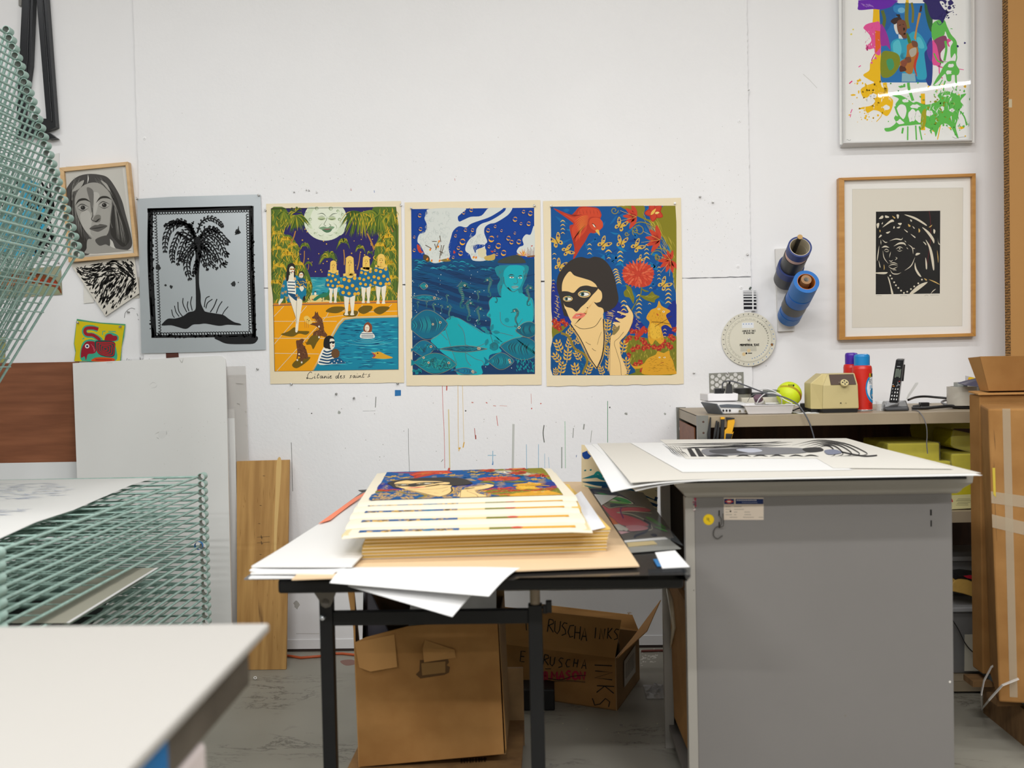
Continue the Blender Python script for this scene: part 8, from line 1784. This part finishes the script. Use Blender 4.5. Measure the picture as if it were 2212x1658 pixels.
cable('power_cable',[on6b(x,y,Y) for x,y,Y in ((960,650,4.05),(1040,620,4.1),(1150,610,4.12),(1280,620,4.12),(1420,632,4.1))],.0045,M_bpl,'thick black cable arching behind the lying plug')
cable('power_cable',[on6b(x,y,Y) for x,y,Y in ((1000,742,3.93),(1150,742,3.93),(1300,730,3.94),(1450,720,3.95),(1600,735,3.94),(1760,735,3.93))],.006,M_bpl,'thick black cable lying along the shelf under the tape roll')
cable('power_cable',[on6b(x,y,Y) for x,y,Y in ((1480,712,3.99),(1380,700,3.99),(1340,675,4.02),(1380,655,4.05),(1440,655,4.06))],.004,mat('grey cable 2','77787c',.5),'grey cable curling beside the clear tape roll')
c = on6b(1140,665,3.98); c.z = max(c.z,SZ+.012)
o = thg('power_plug',c,'black plug with bare prongs lying behind the telephone','plug'); mb = MB(); mb.bx(c.x-.016,c.x+.016,3.97,3.995,SZ+.002,SZ+.026); mb.rod((c.x-.016,3.98,SZ+.014),(c.x-.04,3.99,SZ+.012),.005,.003); part(mb,'plug_body',M_bpl,o,.003)
for dz in (.008,.020): mb = MB(); mb.bx(c.x+.016,c.x+.026,3.98,3.984,SZ+dz-.001,SZ+dz+.001); part(mb,'prong',M_phs,o)
mb = MB(); mb.slab([on6b(x,y,4.1) for x,y in ((935,640),(955,590),(1040,455),(1072,450),(1070,470),(965,620),(955,640))],(0,.0006,0)); tag(mb.build('paper_tag',mat('silver tag','d5d5d2',.4)),'thin silvery paper tag standing behind the telephone','tag').name = 'paper_slip'
# tape roll on its side with a grey core, visor, packet
c = on6b(1580,700,3.98); c.z = SZ+.013; rt = (on6b(1750,600,3.98)-on6b(1403,600,3.98)).length/2
o = thg('tape_roll',c,'large roll of clear packing tape lying flat on the shelf','tape roll'); Ht = on6b(1500,500,3.95).z-c.z
mb = MB(); mb.ring(c,(0,0,1),rt,rt*.80,Ht,48,0,1,0); part(mb,'tape',[mat('clear tape wound','bdb8ac',.25),mat('roll inside','9d988c',.5)],o)
mb = MB(); mb.lathe([(rt*.45,.003),(rt*.45,Ht*1.22)],c+Vector((-.012,-.01,0)),(0,0,1),8,0,False); ob = part(mb,'core',mat('grey core','9a9c98',.4),o); s_ = ob.modifiers.new('s','SOLIDIFY'); s_.thickness = .002
mb = MB(); mb.bx(c.x-.03,c.x+.03,c.y-.03,c.y+.03,SZ+.0005,SZ+.0125); tag(mb.build('phone_adapter',M_bpl,bevel=.003),'flat black adapter under the roll of packing tape','adapter')
kk = k_(2040,740,10.36); o9 = lambda x,y,Y: onY(*kk((x,y)),Y)
V = [o9(x,y,Y) for x,y,Y in ((300,905,3.90),(420,868,3.92),(620,820,3.94),(870,768,3.97),(960,770,3.99),(980,975,3.88),(850,995,3.87),(760,985,3.87),(450,950,3.87))]
mb = MB(); mb.slab(V,(0,.002,.0015)); tag(mb.build('sun_visor',mat('dark blue plastic','2e3350',.3)),'dark blue pointed plastic piece resting across the tape roll','plastic piece')
mb = MB(); mb.slab([o9(x,y,4.02) for x,y in ((468,735),(770,800),(760,1000),(470,980))],(0,.001,0)); o = mb.build('foil_packet',mat('packet grey','b9b6b6',.4)); tag(o,'grey and yellow packet standing behind the tape roll','packet')
a = Art(); a.poly('dcb321',[kk(p) for p in ((530,820),(560,765),(720,800),(700,860),(540,850))]); a.poly('d97a1c',[kk(p) for p in ((530,810),(560,815),(550,840),(530,840))]); a.build('packet_print',lambda x,y,l: onY(x,y,4.02-l-.0003),o)
c = o9(850,1090,4.0); c.z = SZ+.001; o = thg('cup',c,'speckled grey cup half hidden behind the cardboard box','cup'); mb = MB(); mb.lathe([(.0001,0),(.03,0),(.034,o9(850,990,4.0).z-SZ)],c,(0,0,1),26); part(mb,'cup_body',mat('speckled cup','a5a594',.5,noise=.2,nscale=80),o)
# ---- clamps hanging from the shelf lip
def onF(x,y,d=0): return on6(x,y,SFY-.012-d)
M_cl = mat('clamp black','202123',.4); M_ye = mat('clamp yellow','e0a413',.4)
for i,(P,lab) in enumerate((([(470,1100),(465,1040),(485,930),(497,845),(508,850),(505,950),(500,1040),(500,1100)],'black spring clamp nearest the shelf post'),([(535,1105),(545,1010),(565,890),(580,885),(578,960),(560,1050),(550,1105)],'thin black spring clamp second from the shelf post'),([(565,1105),(580,1000),(590,895),(600,900),(602,1000),(590,1105)],'black spring clamp hanging between its look-alikes on the shelf lip'))):
    o = thg('spring_clamp',onF(*P[0]),lab,'clamp','black spring clamps on the shelf lip'); mb = MB(); mb.slab([onF(x,y,.004) for x,y in P],(0,.012,0)); part(mb,'jaw',M_cl,o,.001)
o = thg('spring_clamp',onF(640,1100),'black spring clamp with a small yellow tip on the shelf lip','clamp'); mb = MB(); mb.slab([onF(x,y,.006) for x,y in ((618,1105),(622,870),(660,868),(655,1105))],(0,.016,0)); part(mb,'jaw',M_cl,o,.001); mb = MB(); mb.slab([onF(x,y,.008) for x,y in ((616,845),(662,845),(660,870),(618,872))],(0,.018,0)); part(mb,'tip',M_ye,o,.001)
o = thg('spring_clamp',onF(720,1100),'yellow and black spring clamp hanging from the shelf lip','clamp'); mb = MB(); mb.slab([onF(x,y,.008) for x,y in ((700,860),(770,860),(778,900),(762,960),(745,1030),(765,1010),(740,1090),(655,1100),(660,1000),(690,970),(695,900))],(0,.02,0)); part(mb,'jaw',M_ye,o,.002); mb = MB(); mb.slab([onF(x,y,.010) for x,y in ((668,1110),(675,1030),(755,1035),(730,1110))],(0,.022,0)); part(mb,'grip',M_cl,o,.002); mb = MB(); mb.slab([onF(x,y,.010) for x,y in ((685,850),(775,856),(772,868),(686,880))],(0,.022,0)); part(mb,'tip',M_cl,o)
# ---- foam blocks in the shelf
M_foamy = mat('yellow foam','c4b814',.7,noise=.08,nscale=60); M_wrap = mat('cling film','e8ead8',.12,alpha=.07,spec=.9)
k3 = k_(1860,880,5.92); o3 = lambda x,y,Y: onY(*k3((x,y)),Y)
def foam(px,Y,D,lab,wrap=True,bev=.006):
    x0 = o3(px[0],px[3],Y).x; x1 = o3(px[2],px[3],Y).x; z1 = o3(px[0],px[1],Y).z; z0 = o3(px[0],px[3],Y).z
    o = thg('foam_block',((x0+x1)/2,Y+D/2,z0),lab,'foam block','yellow foam blocks on the shelves'); mb = MB(); mb.bx(x0,x1,Y,Y+D,z0,z1); part(mb,'foam',M_foamy,o,bev)
    if wrap: mb = MB(); mb.bx(x0-.003,x1+.003,Y-.003,Y+D+.003,z0,z1+.003); part(mb,'wrapping',M_wrap,o,bev)
    return o,x0,x1,z0,z1
ZS2 = .665
def zpx(z,Y,px):  # crop y of a height
    for y in range(-400,1700,2):
        if o3(px,y,Y).z < z: return y
    return 1700
foam((345,460,1010,zpx(.79,3.86,600)),3.86,.30,'long yellow foam block wrapped in film on the middle of the shelf')
foam((800,690,1158,zpx(.6655,3.845,900)),3.845,.25,'yellow foam slab under the wrapped long block')
foam((1165,590,1560,zpx(.6655,3.86,1300)),3.86,.28,'yellow foam block below the rounded one, beside the cardboard boxes')
def rounded_foam(P,Y,D,lab):
    o = thg('foam_block',o3(*P[0],Y),lab,'foam block','yellow foam blocks on the shelves'); mb = MB(); mb.slab([o3(x,y,Y) for x,y in P],(0,D,0)); part(mb,'foam',M_foamy,o,.008)
    mb = MB(); mb.slab([o3(x,y,Y-.004) for x,y in P],(0,.001,0)); part(mb,'wrapping',M_wrap,o)
rounded_foam([(1180,280),(1560,360),(1560,585),(1400,575),(1200,520),(1150,490),(1150,380)],3.92,.19,'bulging yellow foam block wrapped in film, highest near the boxes')
rounded_foam([(860,170),(1520,150),(1560,270),(1180,270),(1140,560),(1060,640),(1020,560),(1010,460),(870,440),(840,320)],4.15,.2,'yellow foam and crumpled film at the back of the shelf')
o,x0,x1,z0,z1 = foam((1000,905,1490,1295),3.83,.22,'yellow foam block with a printed paper label standing on the lower shelf',False)
bpy.context.view_layer.update()
a = Art(); q = lambda L: [k3(p) for p in L]
a.poly('d3cd97',q([(1150,1120),(1450,1105),(1445,1285),(1155,1300)]),False)
for i,y in enumerate((1165,1180,1192,1212,1228,1246)):
    x = 1240-(i % 3)*12
    while x < 1400-(i > 3)*30: a.rect('4d4a3a',*k3((x,y-3)),*k3((x+10,y+3))); x += 16
a.poly('b8332c',q([(1150,1165),(1165,1168),(1175,1205),(1150,1200)])); a.build('paper_label',lambda x,y,l: onY(x,y,3.829-l),o)
foam((1505,900,1600,1275),3.90,.2,'orange yellow foam strip beside the labelled foam block',True)
# lower level: clear bins, sanding block, sign
k4 = k_(2030,1100,2.9713); o4 = lambda x,y,Y: onY(*k4((x,y)),Y)
Zl = .052; M_bin = mat('clear bin plastic','9a9a9a',.25,alpha=.55,spec=.6); M_bins = mat('bin contents dim','4b4741',.8)
def bin_(Y,xl,xr,zb,zt,lab,D=.33):
    o = thg('storage_bin',((xl+xr)/2,Y+D/2,zb),lab,'storage bin','clear plastic storage bins'); 
    mb = MB(); mb.hexa([(xl+.02,Y+.015,zb),(xr-.02,Y+.015,zb),(xr-.02,Y+D,zb),(xl+.02,Y+D,zb)],[(xl+.004,Y,zt-.018),(xr-.004,Y,zt-.018),(xr-.004,Y+D,zt-.018),(xl+.004,Y+D,zt-.018)]); part(mb,'bin_body',M_bin,o,.006)
    mb = MB(); mb.bx(xl,xr,Y-.01,Y+D+.01,zt-.018,zt); part(mb,'lid',mat('bin lid','aeb0b2',.25,alpha=.8),o,.004)
    mb = MB(); mb.bx(xl+.03,xr-.03,Y+.03,Y+D-.03,zb+.006,zt-.05); part(mb,'contents',M_bins,o); return o
xbl = o4(-20,700,3.86).x
zt1 = o4(100,625,3.86).z
b1_ = bin_(3.86,xbl-.25,xbl+.40,Zl,zt1,'clear storage bin with a handwritten airbrush sign on the bottom shelf')
b2_ = bin_(4.02,xbl-.2,xbl+.42,zt1+.002,o4(100,300,4.02).z,'second clear storage bin stacked above the airbrush one',.22)
mb = MB(); mb.slab([o4(x,y,3.852) for x,y in ((160,802),(420,795),(420,1036),(158,1036))],(0,.001,0)); o = mb.build('paper_sign',mat('sign paper','b9b5a6',.7)); tag(o,'white paper sign reading airbrush stuff on the storage bin','sign')
a = Art()
for ch,x in (('A',236),('I',262),('R',274),('B',296),('R',316),('U',334)): write(a,ch,*k4((x,868)),6.4,8,'1b1a19',1.0)
for ch,x in (('S',270),('T',292),('U',312),('F',336)): write(a,ch,*k4((x,905)),6.4,8,'1b1a19',1.0)
a.build('handwriting',lambda x,y,l: onY(x,y,3.852-l-.0003),o)
M_sp = mat('sanding sponge','c79f4e',.7,noise=.1,nscale=50)
mb = MB(); P = [o4(x,y,3.87) for x,y in ((78,480),(100,450),(150,440),(210,455),(270,500),(325,545),(325,608),(300,604),(230,565),(150,540),(78,525))]
o = thg('sanding_block',P[0],'yellow sponge block in red and black packaging on the storage bin','sponge'); mb.slab(P,(0,.10,0)); part(mb,'sponge',M_sp,o,.003)
P = [o4(x,y,3.868) for x,y in ((100,448),(125,428),(190,420),(260,430),(325,455),(325,520),(290,520),(240,478),(180,448),(120,440))]
mb = MB(); mb.slab(P,(0,.09,.004)); part(mb,'wrapper',mat('wrapper black','1d1b1c',.3),o)
a = Art(); q = lambda L: [k4(p) for p in L]
a.poly('a8182c',q([(150,425),(200,420),(310,445),(318,480),(250,455),(175,440)]),False); a.poly('d9b31c',q([(280,482),(318,492),(318,520),(276,502)]),False)
for i in range(7): a.rect('c9c2b5',*k4((222+i*9,462+i*4)),*k4((227+i*9,468+i*4)))
a.build('wrapper_print',lambda x,y,l: onY(x,y,3.866-l),o)
cable('thin_wire',[o4(x,y,Y) for x,y,Y in ((70,690,3.84),(120,770,3.84),(165,860,3.84),(220,920,3.84),(280,948,3.84),(350,958,3.84))],.002,M_bpl,'black wire drooping across the airbrush sign')

# ================================================================== PRINTS BESIDE THE STACK
kx_ = k_(1230,1050,7.538); HX = TH+.012
def hx(x,y,h=HX): p = kx_((x,y)); return onZ(p[0],p[1],h)
o = tag(MB().slab([hx(*p,TH+.010) for p in ((250,-60),(1200,100),(1620,660),(1700,830),(1550,815),(880,862))][::-1],(0,0,-.0015)).build('art_print',mat('dark print ground','554e47',.5)),'dark graphic print with pink and green shapes under the tan folder','print')
a = Art(); q = lambda L: [kx_(p) for p in L]
def ap(c,L,s=True): a.poly(c,q(L),s,3)
ap('171d3a',[(350,40),(600,60),(780,100),(1000,230),(1060,280),(900,250),(600,130),(420,130),(370,90)]); ap('1c8a48',[(430,95),(560,115),(640,140),(520,135)],False)
ap('cfc8b4',[(520,300),(760,165),(900,190),(1040,270),(1000,290),(870,280),(640,250)]); ap('219a4a',[(690,200),(800,175),(940,215),(1020,275),(940,270),(860,250)]); ap('6fae55',[(640,240),(860,250),(980,285),(760,275)]); ap('171d3a',[(740,210),(850,240),(790,240)])
ap('1f3a44',[(660,300),(700,280),(920,310),(950,330),(900,345),(700,340)]); a.line('a9a288',q([(560,290),(650,350),(760,335),(1000,320),(1240,345)]),1.6)
ap('c24b58',[(530,305),(640,360),(800,345),(1200,345),(1310,410),(820,415),(780,430),(1000,490),(1180,560),(1280,640),(900,640),(760,560),(620,430)]); a.line('bdb79c',q([(770,425),(1000,405),(1340,435)]),1.6); a.line('bdb79c',q([(780,430),(1000,450),(1200,530),(1300,590),(1350,690),(1260,720)]),1.8)
a.line('171d3a',q([(1210,545),(1310,610),(1290,680),(1230,745),(1080,800),(1060,840)]),4); a.line('7a1f6a',q([(860,345),(830,370),(840,430),(880,520)]),3); ap('c98088',[(920,645),(1150,635),(1280,670),(1240,705),(1000,730)]); ap('d0652c',[(640,480),(720,530),(805,612),(715,622)],False)
ap('cdc8bb',[(720,620),(810,612),(960,690),(940,725),(790,715)],False); ap('cfa0a5',[(790,725),(1000,740),(840,780)],False); a.line('35302b',q([(870,715),(980,735),(1240,715),(1280,690)]),1.4)
ap('5d9a4a',[(1240,500),(1330,510),(1500,610),(1580,690),(1420,620)]); ap('4f9440',[(1375,650),(1500,670),(1600,740),(1500,710)]); ap('1d1a30',[(1320,790),(1370,765),(1430,790),(1400,820)])
a.build('printed_image',lambda x,y,l: onZ(x,y,TH+.0102+l),o,step=.0001)
o = tag(MB().slab([hx(*p,TH+.0125) for p in ((405,128),(780,152),(525,305))][::-1],(0,0,-.001)).build('paper_sheet',M_white2),'folded white paper corner on the pink and green print','paper')
M_sleeve = mat('clear sleeve','aeb8bd',.08,alpha=.07,spec=.8)
tag(MB().slab([hx(*p,TH+.0145) for p in ((300,-60),(940,50),(1200,110),(1600,640),(1855,965),(1620,860),(880,870))][::-1],(0,0,-.0006)).build('plastic_sleeve',M_sleeve),'clear glossy sleeve over the pink and green print','plastic sleeve')
tag(MB().slab([hx(*p,TH+.0075) for p in ((880,870),(1550,815),(1610,850),(1815,1010),(1000,1075))][::-1],(0,0,-.0012)).build('plastic_sleeve',mat('grey sleeve','8c8d88',.2)),'grey plastic sleeve edge just in front of the pink and green print','plastic sleeve')
tag(MB().slab([hx(*p,TH+.0089) for p in ((930,915),(1370,885),(1430,935),(960,980))][::-1],(0,0,-.0008)).build('masking_strip',mat('old masking tape','c2b083',.6)),'yellowed masking tape strip on the grey sleeve','tape')
tag(MB().slab([hx(*p,TH+.0088) for p in ((890,880),(1550,820),(1600,850),(900,905))][::-1],(0,0,-.0008)).build('paper_strip',M_white2),'narrow white paper strip at the foot of the pink and green print','paper')
o = tag(MB().slab([hx(*p,TH+.0065) for p in ((1395,1075),(1720,1040),(1960,1310),(1515,1335))][::-1],(0,0,-.002)).build('envelope',M_white),'white envelope lying at the table corner near the grey cabinet','envelope')
tag(MB().slab([hx(*p,TH+.0062) for p in ((1365,1185),(1430,1180),(1500,1300),(1430,1298))][::-1],(0,0,-.001)).build('tape_scrap',mat('blue tape 3','2a6fa8',.5)),'piece of blue tape beside the white envelope','tape')
mb = MB(); P = [onY(x,y,2.293) for x,y in ((1400,1229),(1492,1224),(1491,1248),(1400,1252))]; tag(MB().slab(P,(0,.0015,0)).build('plastic_sleeve',mat('clear edge','3a3d40',.06,alpha=.6,spec=1.0)),'clear plastic edge hanging over the table corner near the cabinet','plastic sleeve')
# tall curled print standing behind the table
PB = 3.70
P = [(1262,958),(1275,962),(1300,985),(1420,1070),(1420,1130),(1340,1092),(1256,1078),(1253,1010)]
o = thg('art_print',onY(1300,1040,PB),'curled cream print with teal brush waves behind the work table','print'); 
def curl(u,v): p = onY(1256+u*164,960+v*(130+u*18)+u*20,PB+.04*math.cos(u*3)); return p
mb = MB(); mb.grid(curl,16,6,(0,.0008,0)); part(mb,'sheet',mat('teal print paper','d9c9a2',.6),o)
a = Art()
def cw(x,y): u = (x-1256)/164; v = (y-960-u*20)/(130+u*18); return u,v
for c_,P,w in (('0f3f8a',[(1262,975),(1266,985),(1272,980)],9),('0e6f78',[(1258,1033),(1275,1030),(1290,1028),(1310,1036),(1420,1060)],5),('0c4a66',[(1258,1040),(1290,1044),(1340,1050),(1420,1082)],7),('14857f',[(1262,1048),(1300,1058),(1360,1076),(1420,1100)],5),('0b3358',[(1300,1050),(1350,1066),(1420,1092)],4),('14857f',[(1285,1026),(1292,1020),(1300,1030)],4),('0e6f78',[(1262,1016),(1266,1015)],2),('0e6f78',[(1274,1015),(1278,1014)],2),('0b3358',[(1380,1068),(1420,1078)],6),('0e6f78',[(1340,1082),(1420,1112)],6)): a.line(c_,P,w*1.5,taper=len(P)> 3)
def cz(x,y,l): u,v = cw(x,y); return curl(max(u,0.01),min(max(v,.01),.98))+Vector((0,-l-.0004,0))
# ribbons need short segments on the curved sheet
a.build('brush_waves',cz,o,step=.0002)
